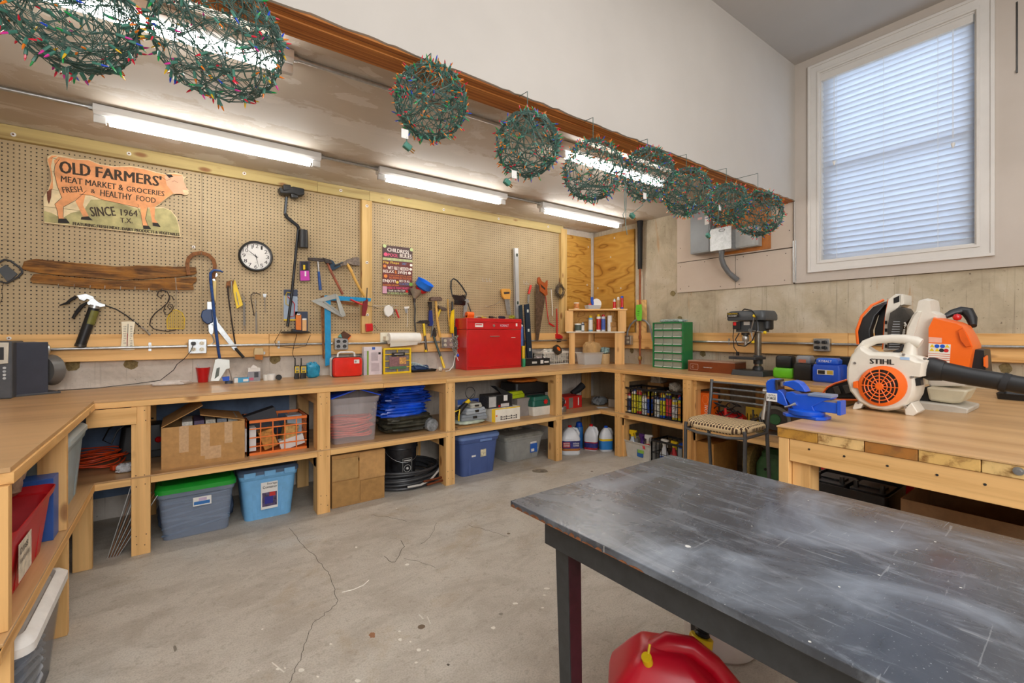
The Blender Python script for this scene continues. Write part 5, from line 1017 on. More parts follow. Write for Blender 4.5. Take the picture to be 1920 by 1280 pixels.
def crate(F3, d, m, name, label, nx=4, nz=3, ny=4, hb=.0, bar=.006, cat='crate'):
    fr_, w, h = F3; r = thing(name, label, cat, fr_); b = B()
    def side(p0, ux, n):
        # p0 corner, ux unit along, n cells
        L = math.hypot(*ux)
        for i in range(n+1):
            a = (p0[0]+ux[0]*i/n, p0[1]+ux[1]*i/n); b.cb((a[0], a[1], h/2), bar*(2.4 if i in (0, n) else 1.2), bar*(2.4 if i in (0, n) else 1.2), h)
        for j in range(nz+1):
            z = h*j/nz; t_ = bar*(3 if j in (0, nz) else 1.3)
            z = min(max(z, t_/2), h-t_/2); c = (p0[0]+ux[0]/2, p0[1]+ux[1]/2, z)
            b.cb(c, abs(ux[0])+bar if abs(ux[0]) > 0 else bar*1.3, abs(ux[1])+bar if abs(ux[1]) > 0 else bar*1.3, t_)
    side((-w/2, 0), (w, 0), nx); side((-w/2, d), (w, 0), nx); side((-w/2, 0), (0, d), ny); side((w/2, 0), (0, d), ny)
    part('lattice', b, m, r, smooth=False); part('rim', B().box(-w/2-.004, -.006, h-.02, w/2+.004, .004, h).box(-w/2-.004, d-.004, h-.02, w/2+.004, d+.006, h).box(-w/2-.006, 0, h-.02, -w/2+.004, d, h).box(w/2-.004, 0, h-.02, w/2+.006, d, h), m, r, .002)
    part('floor_grid', B().box(-w/2, 0, 0, w/2, d, .004), m, r)
    return r, w, h
# ---------------------------------------------------------------- on the long worktop, left to right
# stereo and its speaker
CHAR = mt('#4a4d52', .4, 0, .08, 20, 'charcoal_plastic'); CONE = mt('#6b6a68', .35, .2, .06, 20)
fr_, w, h = onM(-70, 23, 640, 3.80, ZB); r = thing('stereo', 'dark grey stereo main unit cut off by the left edge', 'stereo', fr_)
part('body', B().box(-w/2, 0, 0, w/2, .24, h), CHAR, r, .008); part('display', B(FMy(-.001)).prism([(w/2-.12, h*.58), (w/2-.015, h*.62), (w/2-.012, h*.98), (w/2-.12, h*.98)], 0, .012), mt('#cfcabb', .35), r, .002)
part('screen', B(FMy(-.014)).box(w/2-.115, h*.68, 0, w/2-.03, h*.9, .001), BLK, r); part('knob', B(FMy(0)).cyl((w/2-.09, h*.42, 0), (w/2-.09, h*.42, .02), .03, n=20), GALV, r)
for i in range(4): part('button', B(FMy(0)).cyl((w/2-.03, h*(.36+.06*i), 0), (w/2-.03, h*(.36+.06*i), .006), .007, n=10), GALV, r)
fr_ = at(mx(62, 3.93), 3.93, ZB, 28); hS = mz(62, 641, 3.93)-ZB; r = thing('speaker', 'charcoal bookshelf speaker with large side-facing woofer', 'speaker', fr_)
part('cabinet', B().prism_x([(0, 0), (0, hS*.99), (.16, hS), (.16, 0)], -.10, .06), CHAR, r, .006); part('baffle', B().prism_x([(-.012, .0), (-.012, hS*1.0), (.0, hS*1.0), (.0, 0)], -.105, .065), mt('#3a3f4c', .35), r, .004)
mr = Matrix.Translation((.06, .06, hS*.44)) @ Matrix.Rotation(PI/2, 4, 'Y') @ Matrix.Rotation(-.35, 4, 'X')
part('woofer', B(mr).lathe([(.085, 0), (.09, .02), (.098, .055), (.09, .065), (.078, .062), (.02, .04), (.018, .044)], 28), CONE, r)
part('tweeter', B(Matrix.Translation((.06, .05, hS*.85)) @ Matrix.Rotation(PI/2, 4, 'Y')).lathe([(.035, 0), (.038, .02), (.03, .026), (.01, .018), (.008, .022)], 20), GALV, r)
part('foot', B().box(-.10, -.02, 0, .12, .15, .012), CHAR, r, .003)
# red cup
x, y = zp(381, 717, ZB).xy; fr_ = at(x, y+.035, ZB); r = thing('cup', 'red plastic party cup with a stick in it', 'cup', fr_)
part('wall', B().lathe([(.031, 0), (.033, .004), (.037, .05), (.0375, .052), (.046, .108), (.048, .112), (.044, .112), (.036, .05), (.029, .006)], 24), RED, r); part('stir_stick', B().cyl((.02, 0, .02), (-.035, 0, .14), .0025, n=6), GALV, r)
# staple gun (large white), small bits
f = Fr('m', 3.98, 395, 714); r = thing('staple_gun', 'chrome and white staple gun standing upright', 'staple gun', f)
WG = mt('#d4d8d4', .3, .5, .04)
part('frame', B().prism(f.P([(394, 714), (403, 674), (408, 672), (430, 674), (431, 690), (424, 692), (418, 702), (410, 714)]), -.015, .015), WG, r, .002)
part('grip_slot', B().prism(f.P([(402, 710), (406, 690), (412, 688), (410, 704)]), .0151, .0156), mt('#5d6660', .5), r)
part('lever', B().tube([(*f.q(427, 688), 0), (*f.q(432, 700), 0), (*f.q(435, 712), 0)], .004, 8), STEEL, r); part('nose', B().prism(f.P([(416, 707), (430, 705), (430, 714), (418, 714)]), -.014, .014), BLUE, r, .001)
def sbox(x0, x1, yt, yb, m, label, name='box', cat='box', d=.06, bands=(), Y=None, bevel=.001):
    Y = Y or zp((x0+x1)/2, yb, ZB).y; return carton(onM(x0, x1, yt, Y, ZB), d, m, name, label, cat, bands=bands, bevel=bevel)
sbox(439, 467, 708, 713.5, mt('#3d9fd0', .4), 'flat light blue tool packet lying right of the staple gun', 'packet', 'packet', .05, [(0, 0, .25, 1, WHT), (.6, .2, .95, .7, WHT)], Y=3.98)
r, w, h = sbox(465, 488, 690, 711, WHT, 'small white and grey light bulb box with an open top', d=.07, bands=[(0, .02, 1, .75, mt('#8f8f96', .5)), (.5, .3, .85, .7, mt('#42444a', .5)), (.05, .1, .45, .3, mt('#c6607a', .5))], Y=4.0)
part('open_flap', B(FMy(-.01)).prism([(-w*.35, h), (-w*.1, h*1.28), (w*.2, h*1.12), (w*.3, h)], 0, .002), WHT, r)
for i, (x, rd, hh, lab) in enumerate(((493, .018, .045, 'smallest frosted jar beside the light bulb box'), (504, .030, .050, 'wider frosted jar left of the black tape measure'))):
    can(zp(x, 710, ZB).x, 4.03, ZB, rd, hh, mt('#d9d9d4', .35), lab, name='jar', cat='jar', lab=WHT if i else None)
solo('tape_measure', B(Matrix.Translation((0, 0, .022)) @ Matrix.Rotation(PI/2, 4, 'X')).lathe([(.006, -.014), (.019, -.014), (.021, -.01), (.021, .01), (.019, .014), (.006, .014)], 18), BLK, at(zp(516, 709, ZB).x, 4.0, ZB), 'small black round tape roll standing on edge', 'tape')
solo('tape_roll', B().lathe([(.012, 0), (.026, 0), (.026, .02), (.012, .02)], 18), mt('#3d4656', .3, 0, .3, 80), at(zp(424, 713, ZB).x, 3.96, ZB), 'little dark blue bundle at the foot of the staple gun', 'bundle')
PB = clear('#e6e2da', .45); f_ = at(zp(328, 712, ZB).x-.02, 4.06, ZB)
solo('plastic_bag', crumple(.26, .07, .035, amp=.35, seed=3), mt('#e3d9d0', .3, 0, .12, 30, alpha=.75), f_, 'crumpled clear plastic bag lying left of the red cup', 'bag')
# two-way radios
for i, x in enumerate((557.5, 568.5)):
    Y = 4.0; fr_, w, h = onM(552 if i == 0 else 563, 562 if i == 0 else 575, 685, Y, ZB)
    r = thing('two_way_radio', ['left-hand yellow and black two-way radio standing on the bench', 'right-hand yellow and black two-way radio next to the blue bag'][i], 'radio', fr_); w *= .98
    part('body', B().loft([[(a, b_+.016, z) for a, b_ in rr(w*k, .03*k, .008)] for k, z in ((.92, 0), (1, .01), (.86, h*.45), (1, h*.9), (.9, h))]), BLK, r); panel(r, -w*.40, h*.45, w*.40, h*.93, -.0016, YEL, 'face_plate', .003)
    panel(r, -w*.28, h*.66, w*.28, h*.86, -.0048, mt('#8d968e', .3), 'screen'); part('antenna', B().cyl((-w*.3, .015, h), (-w*.3, .015, h+.06), .0055, .004, 8), BLK, r)
    panel(r, -w*.25, h*.48, w*.25, h*.60, -.0048, mt('#6a6428', .5), 'keypad')
solo('blue_bag', crumple(.115, .08, .125, amp=.22, seed=8), mt('#2391b8', .25, 0, .2, 40, 'blue_film'), at(mx(588, 4.0), 4.04, ZB), 'crumpled turquoise plastic bag between the radios and first aid case', 'bag')
# first aid: white case behind, red pouch in front
fr_, w, h = onM(621, 680, 670, 4.0, ZB); r = thing('first_aid_case', 'white hard first aid case with carry handle', 'case', fr_)
part('case', B(FMy(.055)).prism([(a, b_+h*.5) for a, b_ in rr(w, h, .015)], 0, .05), WHT, r, .004); part('handle', B().tube([(-w*.28, .03, h), (-w*.26, .03, h+.035), (-w*.2, .03, h+.045), (w*.2, .03, h+.045), (w*.26, .03, h+.035), (w*.28, .03, h)], .008, 8), WHT, r)
fr_, w, h = onM(625, 681, 670, 3.93, ZB, 0); r = thing('first_aid_pouch', 'glossy red first aid pouch leaning on the white case', 'pouch', fr_)
part('pouch', B(FMy(.045)).loft([[(x, y+h/2, z) for x, y in rr(w*k, h*k, .025)] for k, z in ((.97, 0), (1, .01), (.98, .03), (.9, .042), (.6, .047))]), mt('#e02a1e', .18, 0, .08, 12, 'glossy_red', coat=.5), r)
part('zip_edge', B().tube([(x, .036, y+h/2) for x, y in rr(w*1.01, h*1.01, .025)], .004, 6, True), BLK, r); panel(r, w*.18, h*.68, w*.36, h*.88, -.0052, WHT); ftext('+', w*.2, h*.72, w*.27, h*.84, -.006, INK, r)
# clear packet and yellow organiser
r, w, h = sbox(682, 716, 650, 705, mt('#dcd6da', .3), 'upright clear plastic package with a printed insert', 'package', 'package', .05, [(.0, 0, .16, .86, mt('#c6bfcb', .3)), (.17, .0, .27, .86, mt('#7ba03c', .5)), (.27, 0, 1, .86, mt('#d8ccd2', .5)), (.4, .5, .78, .8, mt('#b9adb4', .5)), (.4, .12, .85, .42, mt('#bfb1b8', .5)), (.8, .72, .93, .8, INK), (.45, .9, .62, .99, mt('#3c63b8', .5))], Y=4.0)
fr_, w, h = onM(719, 771, 652, 3.99, ZB); r = thing('parts_organiser', 'yellow-framed small parts organiser box standing on edge', 'organizer', fr_)
part('back', B().box(-w/2+.01, .02, .01, w/2-.01, .05, h-.01), mt('#8d8a8c', .35, 0, .25, 60), r); fb_ = B(FMy(.02)); ringf(-w/2, 0, w/2, h, .016, 0, .022, fb_); part('frame', fb_, YEL, r, .002)
for j in (1, 2, 3): part('divider', B().box(-w/2+.015, .0, h*j/4-.003, w/2-.015, .02, h*j/4+.003), YEL, r)
part('divider', B().box(-.003, .0, .015, .003, .02, h-.015), YEL, r); panel(r, -w*.3, h*.18, w*.32, h*.66, -.004, mt('#8a6468', .5, 0, .25, 50)); panel(r, .06*w, h*.36, w*.3, h*.62, -.005, mt('#d9a45c', .5, 0, .4, 90)); panel(r, -w*.3, h*.18, w*.32, h*.28, -.005, mt('#4f7a58', .5)); panel(r, -w*.22, h*.69, w*.26, h*.82, -.004, INK); panel(r, -w*.12, h*.745, w*.2, h*.765, -.005, WHT, 'print_line')
# tray of blue mesh and a baseball
fr_, w, h = onM(772, 820, 672, 3.98, ZB); r = thing('mesh_tray', 'black tray heaped with blue and white netting', 'tray', fr_)
part('tray', B().shell([(w*.9, .1, 0), (w, .12, .022)], .01, .002, (0, .06, 0)), BLK, r); nb = B()
for i in range(9): nb.tube([(-w/2+.01+i*.02, .02+k*.01, .02+max(0, .075-.009*abs(i*.8+k*.5-1)*1.1)) for k in range(8)], .0024, 5)
for k in range(7): nb.tube([(-w/2+.01+i*.02, .02+k*.011, .021+max(0, .075-.009*abs(i*.8+k*.5-1)*1.1)) for i in range(9)], .0024, 5)
part('netting', nb, mt('#b6cfd8', .5), r, kind='stuff'); part('blue_cloth', crumple(w*.8, .08, .05, c=(-w*.08, .06, .012), seed=5), mt('#25406a', .6), r)
solo('baseball', B().ball((0, 0, .022), .022, 14), mt('#d8cdbb', .6, 0, .1, 30), at(mx(827, 3.93), 3.95, ZB), 'scuffed baseball at the foot of the yellow-footed maul', 'ball')
# red tool chest
Yc = 3.90; fr_, w, h = onM(875, 977, 597, Yc, ZB); fr_ = at(fr_.M[0][3]-.03 if False else (mx(875, Yc)+mx(977, Yc))/2, Yc, ZB, 0); r = thing('tool_chest', 'bright red steel tool chest on the bench', 'tool chest', fr_); CH_D = .225
part('body', B().box(-w/2, 0, 0, w/2, CH_D, h*.78), RED, r, .003); part('drop_front', B().box(-w/2+.012, -.006, .025, w/2-.012, 0, h*.77), RED, r, .002); part('lid', B().box(-w/2-.003, -.005, h*.785, w/2+.003, CH_D+.003, h), RED, r, .004)
part('lid_edge', B().box(-w/2-.006, -.010, h*.93, w/2+.006, -.004, h*.945), RED, r, .002); part('pull', B().box(-w*.10, -.018, h*.64, w*.07, -.006, h*.655), STEEL, r, .002); part('lock', B(FMy(-.006)).cyl((-w*.03, h*.86, 0), (-w*.03, h*.86, .008), .013, n=16), STEEL, r)
panel(r, -w*.36, h*.83, -w*.22, h*.90, -.0052, WHT, 'sticker'); panel(r, -w*.35, h*.865, -w*.24, h*.882, -.006, RED, 'print_line'); ftext('KOBALT', w*.09, h*.84, w*.25, h*.885, -.0052, mt('#d9d2e4', .5), r); panel(r, w*.39, h*.85, w*.42, h*.91, -.0052, WHT, 'sticker'); panel(r, w*.30, h*.615, w*.38, h*.622, -.0062, WHT, 'scratch')
# cable bundle hanging on the chest's left side, bits on its lid
fw_ = at(mx(853, 3.95), 3.93, ZB); bb = B()
for k in range(14): bb.tube([(random.uniform(-.035, .02), random.uniform(-.03, .04), .34-.028*i+random.uniform(-.012, .012)) for i in range(random.randint(5, 8))], .0042, 5)
r = thing('cord_bundle', 'grey bundle of cords and clips hanging at the left side of the red chest', 'cord', fw_); part('cords', bb, mt('#9a9a94', .4, .3, .4, 60), r, kind='stuff')
part('white_cord', B().tube([(-.005, 0, .2), (-.02, -.01, .12), (-.04, -.02, .05), (-.09, -.03, .008), (-.13, -.03, .004)], .0035, 6).tube([(.01, 0, .2), (.0, -.01, .15), (.015, -.02, .1)], .0035, 6), WHT, r); part('strap', B().box(-.02, -.01, .34, .005, .0, .43), BLK, r); part('blue_plug', B().ball((.01, -.02, .15), .014, 8), BLUE, r)
zt_ = ZB+h
def lidx(px): return mx(px, 4.0)
solo('drill_driver', B().cyl((-.03, 0, .035), (.05, 0, .035), .03, n=16).box(-.03, -.02, 0, .05, .02, .03), ORG, at(lidx(881), 4.02, zt_+.004), 'small orange power tool lying on the chest lid', 'tool', bevel=.003)
tool('upright_clamp', 'silver clamp head standing up behind the orange tool on the chest', 'clamp', 876, 590, [('bar', 'p', [(868, 594), (870, 568), (873, 566), (876, 570), (874, 594)], GALV, -.01, .01), ('jaw', 'p', [(869, 563), (876, 560), (879, 566), (872, 570)], STEEL, -.015, .015), ('arm', 't', [(876, 564), (880, 576), (885, 590)], DSTEEL, -.006, .006)], d=4.06)
for i, (px_, m_, L_, n_, lb) in enumerate(((895, STEEL, .07, 'pliers', 'silver pliers lying right of the orange tool on the chest lid'), (903, YEL, .10, 'screwdriver', 'yellow handled screwdriver lying on the chest lid'), (921, DSTEEL, .12, 'wrench', 'dark wrench lying mid lid of the chest'), (940, mt('#2c3444', .5), .13, 'socket_bar', 'black ribbed hose lying near the right end of the chest lid'), (957, mt('#9aa02a', .5), .07, 'glove', 'olive yellow crumpled glove at the right end of the chest lid'))):
    b = B()
    if n_ == 'glove': crumple(.09, .07, .035, seed=9, b=b)
    elif n_ == 'pliers': b.tube([(-.03, -.02, .01), (0, 0, .012), (.035, .006, .012)], [.006, .008, .004], 8).tube([(-.03, .02, .01), (0, 0, .016), (.035, -.006, .014)], [.006, .008, .004], 8)
    elif n_ == 'socket_bar':
        for k in range(9): b.tube([(-.07+k*.016, 0, .014), (-.062+k*.016, 0, .014)], .016 if k % 2 else .012, 10)
    else: b.tube([(-L_/2, 0, .013), (0, .0, .013), (.005, 0, .013), (L_*.6, .0, .008)], [.012, .013, .004, .004], 8)
    solo(n_, b, m_, at(lidx(px_), 3.97+.02*(i % 2), zt_+.003, 10*i), lb, n_.replace('_', ' '))
# right of the chest: bottles, levels, boxes, basket
for i, (px_, yt, m_, lb) in enumerate(((978, 612, mt('#4a6ab0', .4), 'blue topped bottle squeezed behind the chest, right edge'), (981, 648, YEL, 'yellow bottle beside the lower right of the chest'), (982, 672, mt('#2f9a6a', .4), 'small green and blue bottle by the chest foot'))):
    can(mx(px_, 4.05-.05*i), 4.05-.05*i, ZB, .019, mz(px_, yt, 4.05-.05*i)-ZB, m_, lb, name='bottle', cat='bottle', top=WHT if i == 0 else None)
f = Fr('m', 4.08, 992, 676); r = thing('black_level', 'black and blue box level leaning against the rail beside the chest', 'level', f)
part('body', B().prism(f.P([(982, 571), (990, 569), (996, 671), (987, 671)]), .0, .025), mt('#1c2c3e', .35), r, .002)
for y, xx in ((583, 987), (619, 988.5), (655, 991)): a = f.q(xx, y); part('vial_window', B(Matrix.Translation((a[0], a[1], .0255))).prism(rr(.024, .034, .003), 0, .001), mt('#c8d0c8', .3), r)
tool('second_level', 'second narrower black level standing just left of the first', 'level', 979, 620, [('body', 'p', [(974, 573), (979, 571), (986, 671), (981, 671)], mt('#20303c', .4), -.02, .0)], d=4.08)
r, w, h = sbox(986, 1031, 672, 684, BLK, 'long flat black tool case with white print', 'tool_case', 'case', .09, [(.25, .3, .45, .6, mt('#c9c9c4', .5)), (.6, .25, .72, .75, WHT), (.76, .35, .95, .6, WHT)], Y=3.98)
solo('crumpled_packaging', crumple(.15, .1, .09, amp=.35, seed=12), mt('#cbbcb8', .4, 0, .35, 30), at(mx(1012, 4.05), 4.06, ZB), 'crumpled white and red plastic packaging above the black case', 'packaging')
r, w, h = crate(onM(1018, 1075, 659, 4.0, ZB), .17, mt('#dcd7cc', .4), 'plastic_basket', 'white slotted plastic basket full of bags', 14, 3, 8, bar=.0035, cat='basket')
b_ = at(0, 0, 0); solo('bag_filling', crumple(w*.9, .13, h*1.1, amp=.18, c=(0, .088, .012), seed=14), mt('#d6d3c8', .35, 0, .4, 25), onM(1018, 1075, 659, 4.0, ZB)[0], 'crumpled pale bags filling the white basket', 'bag')
m_ = Matrix.Translation((0, 0, 0)) @ Matrix.Rotation(math.radians(58), 4, 'X') @ Matrix.Rotation(.2, 4, 'Y'); fr_ = at(mx(1046, 3.98), 3.99, ZB+h+.022)
r = thing('duct_tape', 'roll of black tape with an orange centre on top of the basket', 'tape', fr_); part('roll', B(m_).lathe([(.028, -.02), (.058, -.02), (.060, 0), (.058, .022), (.028, .022)], 28), DSTEEL, r); part('core', B(m_).lathe([(.012, .012), (.028, .020), (.028, .024), (.018, .0235)], 20), ORG, r)
# corner shelf unit
fx = at(4.02, 3.86, ZB, -24); Wu, Hu = .50, .49
r0 = zp(1075, 682, ZB); r1 = zp(1168, 683, ZB); v_ = (r1-r0); fx = at(*(r0+v_/2).xy, ZB, math.degrees(math.atan2(v_.y, v_.x))); Wu = v_.length
su = thing('corner_shelf', 'small pine shelf unit standing in the far corner of the bench', 'shelf', fx)
def hz(px_, y): return mz(px_, y, mp(px_, y, 1).y and (r0.y+(r1.y-r0.y)*((px_-1075)/93)))-ZB
h1, h2 = hz(1110, 622), hz(1110, 582); Wq = Wu/93
def ux(px_): return -Wu/2+(px_-1075)*Wq
part('side', B().box(ux(1067), 0, 0, ux(1078), .02, h1), WZ, su, .002); part('side', B().box(ux(1153), 0, 0, ux(1171), .02, h1), WZ, su, .002); part('side', B().box(ux(1059), -.004, h1+.002, ux(1075), .022, h2), WZ, su, .002); part('side', B().box(ux(1159), -.004, h1+.002, ux(1174), .022, h2), WZ, su, .002)
part('shelf', B().box(ux(1062), -.01, h1-.012, ux(1171), .16, h1+.004), mt('#d9cdb8', .5), su, .002); part('shelf', B().box(ux(1066), -.012, h2, ux(1176), .16, h2+.018), WX, su, .002); part('back_cleat', B().box(ux(1104), .14, 0, ux(1112), .158, h1-.013), WZ, su, .002); part('back_panel', B().box(ux(1072), .162, h1, ux(1160), .168, h2), M_PLYX, su)
def sw(px_, dy): return fx.M @ V((ux(px_), dy, 0))
def on_shelf(px_, dy, z): p = sw(px_, dy); return p.x, p.y, ZB+z
def hpx(x, y0, y1): return abs(y1-y0)*5.35/F
C_ = can
C_(*on_shelf(1081, .06, h2+.0185), .033, hpx(0, 567, 580), mt('#dfd6c6', .4), 'white paint can with orange square at the left of the top shelf', lab=mt('#d98a4a', .5, 0, .5, 30), name='paint_can', cat='can')
p = on_shelf(1112, .06, h2+.0185); r = thing('tray', 'shallow clear tray of odds and ends on the top corner shelf', 'tray', at(*p, -20)); part('tray', B().shell([(.15, .09, 0), (.18, .11, .045)], .01, .002), clear('#d8dde2', .6), r); part('contents', crumple(.14, .08, .04, c=(0, 0, .004), seed=4), mt('#b8a6a0', .5, 0, .4, 40), r)
part('blue_handle', B().tube([(.01, .01, .04), (.0, .02, .10), (.0, .02, .145)], [.014, .018, .016], 10), BLUE, r); part('red_item', B().ball((-.035, 0, .05), .018, 8), RED, r); part('white_plate', B(Matrix.Translation((.06, .01, .075)) @ Matrix.Rotation(1.25, 4, 'X')).lathe([(.052, 0), (.056, .006), (.04, .004)], 24), WHT, r)
for i, (px_, yt, m_, cap_, lb, rd) in enumerate(((1153, 560, WHT, GALV, 'squat white and red bottle on the top corner shelf', .018), (1160, 556, mt('#d8cfbd', .4), WHT, 'white nozzle glue bottle on the top corner shelf', .017), (1167, 555, BLUE, None, 'upright red and blue tube at the right of the top corner shelf', .017))):
    C_(*on_shelf(px_, .05, h2+.0185), rd, hpx(0, yt, 579)*(.85 if i < 2 else 1), m_, lb, cap_, [RED, mt('#b88a5c', .5), RED][i], name='bottle', cat='bottle')
for i, (px_, yt, m_, cap_, lb_, lb, rd) in enumerate(((1084, 603, WHT, None, mt('#4e5a50', .5), 'white tub with dark label on the middle corner shelf', .042), (1093, 604, mt('#34425c', .3), GALV, WHT, 'dark blue bottle with white pump on the middle corner shelf', .020), (1108, 592, mt('#6fa8cc', .4), YEL, WHT, 'light blue spray can with yellow cap', .025), (1123, 590, WHT, YEL, RED, 'white spray can with yellow cap and red label', .025), (1132, 590, mt('#c8ccd6', .4), RED, mt('#4560b0', .5), 'grey spray can with red cap', .024), (1144, 588, WHT, None, None, 'plain white tall canister on the middle corner shelf', .027))):
    C_(*on_shelf(px_, .05, h1+.005), rd, hpx(0, yt, 618), m_, lb, cap_, lb_, name='spray_can' if 'spray' in lb else 'bottle', cat='can')
for i, (dz, lb) in enumerate(((0, 'lower of two little cardboard boxes on the corner shelf'), (.055, 'upper of two little cardboard boxes on the corner shelf'))):
    p = on_shelf(1152, .03, h1+.005+dz); solo('small_box', B().box(-.035, 0, 0, .035, .07, .052), CARD, at(*p, 0 if i else -12), lb, 'box', bevel=.001)
p = on_shelf(1104, .0, .001); fr_ = at(p[0], p[1]-.10, ZB, -8); r, w, h = tote((fr_, .30, .14), .2, clear('#e4e4e2', .5), 'clear_bin', 'clear plastic bin with a brown bag under the corner shelf', taper=.88, rr_=.02, ribs=False)
part('contents', crumple(.24, .15, .09, c=(0, .1, .01), seed=21), mt('#8d8f9a', .5, 0, .5, 30), r); solo('paper_bag', crumple(.24, .14, .17, c=(.03, .1, .09), seed=22, amp=.2), mt('#c09a66', .7, 0, .15, 12), fr_, 'crumpled brown paper bag with a yellow sticker in the clear bin', 'bag')
p = on_shelf(1140, .04, .001); C_(p[0], p[1]+.05, ZB, .062, .12, mt('#c2a272', .6), 'tan canister under the corner shelf', name='canister', lab=None)
solo('rag_heap', crumple(.14, .1, .07, amp=.4, seed=31), mt('#8fa9a8', .7, 0, .5, 50), at(p[0], p[1]+.05, ZB+.122), 'crumpled rags piled on the tan canister', 'rag')
# ---------------------------------------------------------------- on the shelf of the long run (z = ZS) and on the floor below
DK = mt('#2a2522', .7, 0, .3, 20, 'dark_filling')
# first bay: orange cord heap, black machine, leaning metal strips
fr_ = at(-.44, 3.85, ZS+.006); b = B(); coil(b, 0, 0, 0, .14, 7, .0045, .013, .02)
r = thing('extension_cord', 'heap of orange extension cord in the corner bay left of the first post', 'cord', fr_); part('cable', b, mt('#e8511f', .45), r); part('socket_end', B().cb((.13, -.22, .018), .06, .035, .03, 30), mt('#e8511f', .45), r, .004)
solo('plastic_bag', crumple(.09, .06, .05, amp=.4, seed=40), mt('#d6d8dc', .3, 0, .2, 60, alpha=.85), at(-.27, 3.56, ZS+.002), 'small crumpled clear bag beside the orange cord', 'bag')
fr_ = at(-.20, 3.95, ZS); r = thing('black_machine', 'black bench motor with a looped power cord in the corner bay', 'machine', fr_); part('motor', B().rbox(.26, .2, .17, .03, (0, 0, .05), .22, .17).box(-.1, -.08, 0, .1, .08, .05), BLK, r, .004); part('power_cord', B().tube([(-.13, -.05, .25), (-.17, -.08, .22), (-.2, -.08, .15), (-.16, -.08, .12), (-.13, -.07, .2), (-.05, -.05, .27), (.05, 0, .25)], .005, 6), BLK, r)
part('knob', B().ball((.08, -.1, .12), .02, 8), RED, r)
sb_ = thing('metal_strips', 'sheaf of thin rusty metal strips leaning in the corner bay', 'metal strips', at(-.34, 3.47, 0))
for i in range(9): part('strip', B().loft([[(x+.006*i+j*(.105+.009*i), y+.03*j, z) for x, y in ((0, 0), (.0035, 0), (.0035, .014), (0, .014))] for j, z in ((0, .001), (1, .40-.012*i))]), RUST if i % 2 else GALV, sb_)
solo('work_boot_sole', crumple(.05, .16, .10, amp=.15, seed=44), BLK, at(-.50, 3.05, 0), 'dark rounded sole edge beside the corner post of the left run', 'boot')
# bay 2 shelf: cardboard box with flaps, orange crate
fr_, w, h = onM(302, 459, 795, 3.50, ZS); r = thing('cardboard_box', 'large open brown cardboard box with taped front on the shelf', 'box', fr_); d = .38
part('walls', B().shell([(w, d, 0), (w, d, h)], .003, .005, (0, d/2, 0)), CARD, r, smooth=False)
TAPE = mt('#c9a378', .25, 0, .1, 60, 'packing_tape')
for a, b_, c_, e in ((.2, .35, .31, 1), (.45, .2, .56, .98), (.74, .45, .84, 1.0), (.5, .1, .7, .42)): panel(r, -w/2+a*w, b_*h, -w/2+c_*w, e*h, -.0003-.0002*a, TAPE, 'tape', .0004)
for nm, pts in (('flap', [(-w/2, .0, h), (-w/2, d, h), (-w/2+.20, d*.9, h+.13), (-w/2+.21, .01, h+.115)]), ('flap', [(w/2, 0, h), (w/2, d, h), (w/2-.24, d*.9, h+.05), (w/2-.245, .02, h+.055)])):
    part(nm, B().add(pts+[(x, y, z+.005) for x, y, z in pts], [(0, 1, 2, 3), (7, 6, 5, 4), (0, 3, 7, 4), (1, 5, 6, 2), (2, 6, 7, 3), (0, 4, 5, 1)]), CARD, r, smooth=False)
for i in range(5): carton((at(fr_.M[0][3]-.09+.062*i, 3.56, ZS+h-.02-.0), .055, .035), .25, mt(('#d8d4c8', '#5a4a68', '#c8c0b0', '#8a8f98', '#b9b4a6')[i], .5, 0, .3, 80), 'booklet', ('flat pale case, first at the left in the open cardboard box', 'purple flat case, second from the left in the open cardboard box', 'buff flat case in the middle of the open cardboard box', 'grey flat case, fourth from the left in the open cardboard box', 'light flat case at the right in the open cardboard box')[i], 'case', 'flat cases in the cardboard box')
r, w, h = crate(onM(465, 577, 783, 3.53, ZS), .31, mt('#ee7a30', .4, 0, .05), 'milk_crate', 'orange plastic milk crate on the shelf', 5, 4, 5, bar=.0055)
frc = onM(465, 577, 783, 3.53, ZS)[0]
def incr(fr_, x, y, z, w_, d_, h_, m, nm, lb, ct='box', rz=0, rx=0, gp=None):
    M_ = fr_.M @ Matrix.Translation((x, y, z)) @ Matrix.Rotation(math.radians(rz), 4, 'Z') @ Matrix.Rotation(math.radians(rx), 4, 'Y'); g = Fr.__new__(Fr); g.M = M_
    return solo(nm, B().box(-w_/2, 0, 0, w_/2, d_, h_), m, g, lb, ct, gp, bevel=.002)
incr(frc, -.17, .04, .02, .07, .1, .16, WHT, 'small_box', 'white product box at the left inside the orange crate'); incr(frc, -.04, .03, .03, .09, .1, .13, mt('#c98a3a', .6, 0, .3, 50), 'small_box', 'orange patterned box standing tilted in the orange crate', rx=-18); incr(frc, .07, .04, .05, .09, .1, .12, mt('#d2a860', .6, 0, .4, 40), 'small_box', 'yellow and brown box in the middle of the orange crate', rx=12)
incr(frc, .13, .16, .03, .10, .1, .19, mt('#b9cbd8', .4), 'small_box', 'pale blue case at the back right of the orange crate'); incr(frc, .1, .03, .015, .16, .08, .07, WHT, 'small_box', 'low white box at the bottom right of the orange crate', rx=-14); incr(frc, -.07, .15, .12, .22, .1, .15, mt('#3c4048', .6), 'folder', 'dark grey folded sheet sticking out of the orange crate', rx=-16)
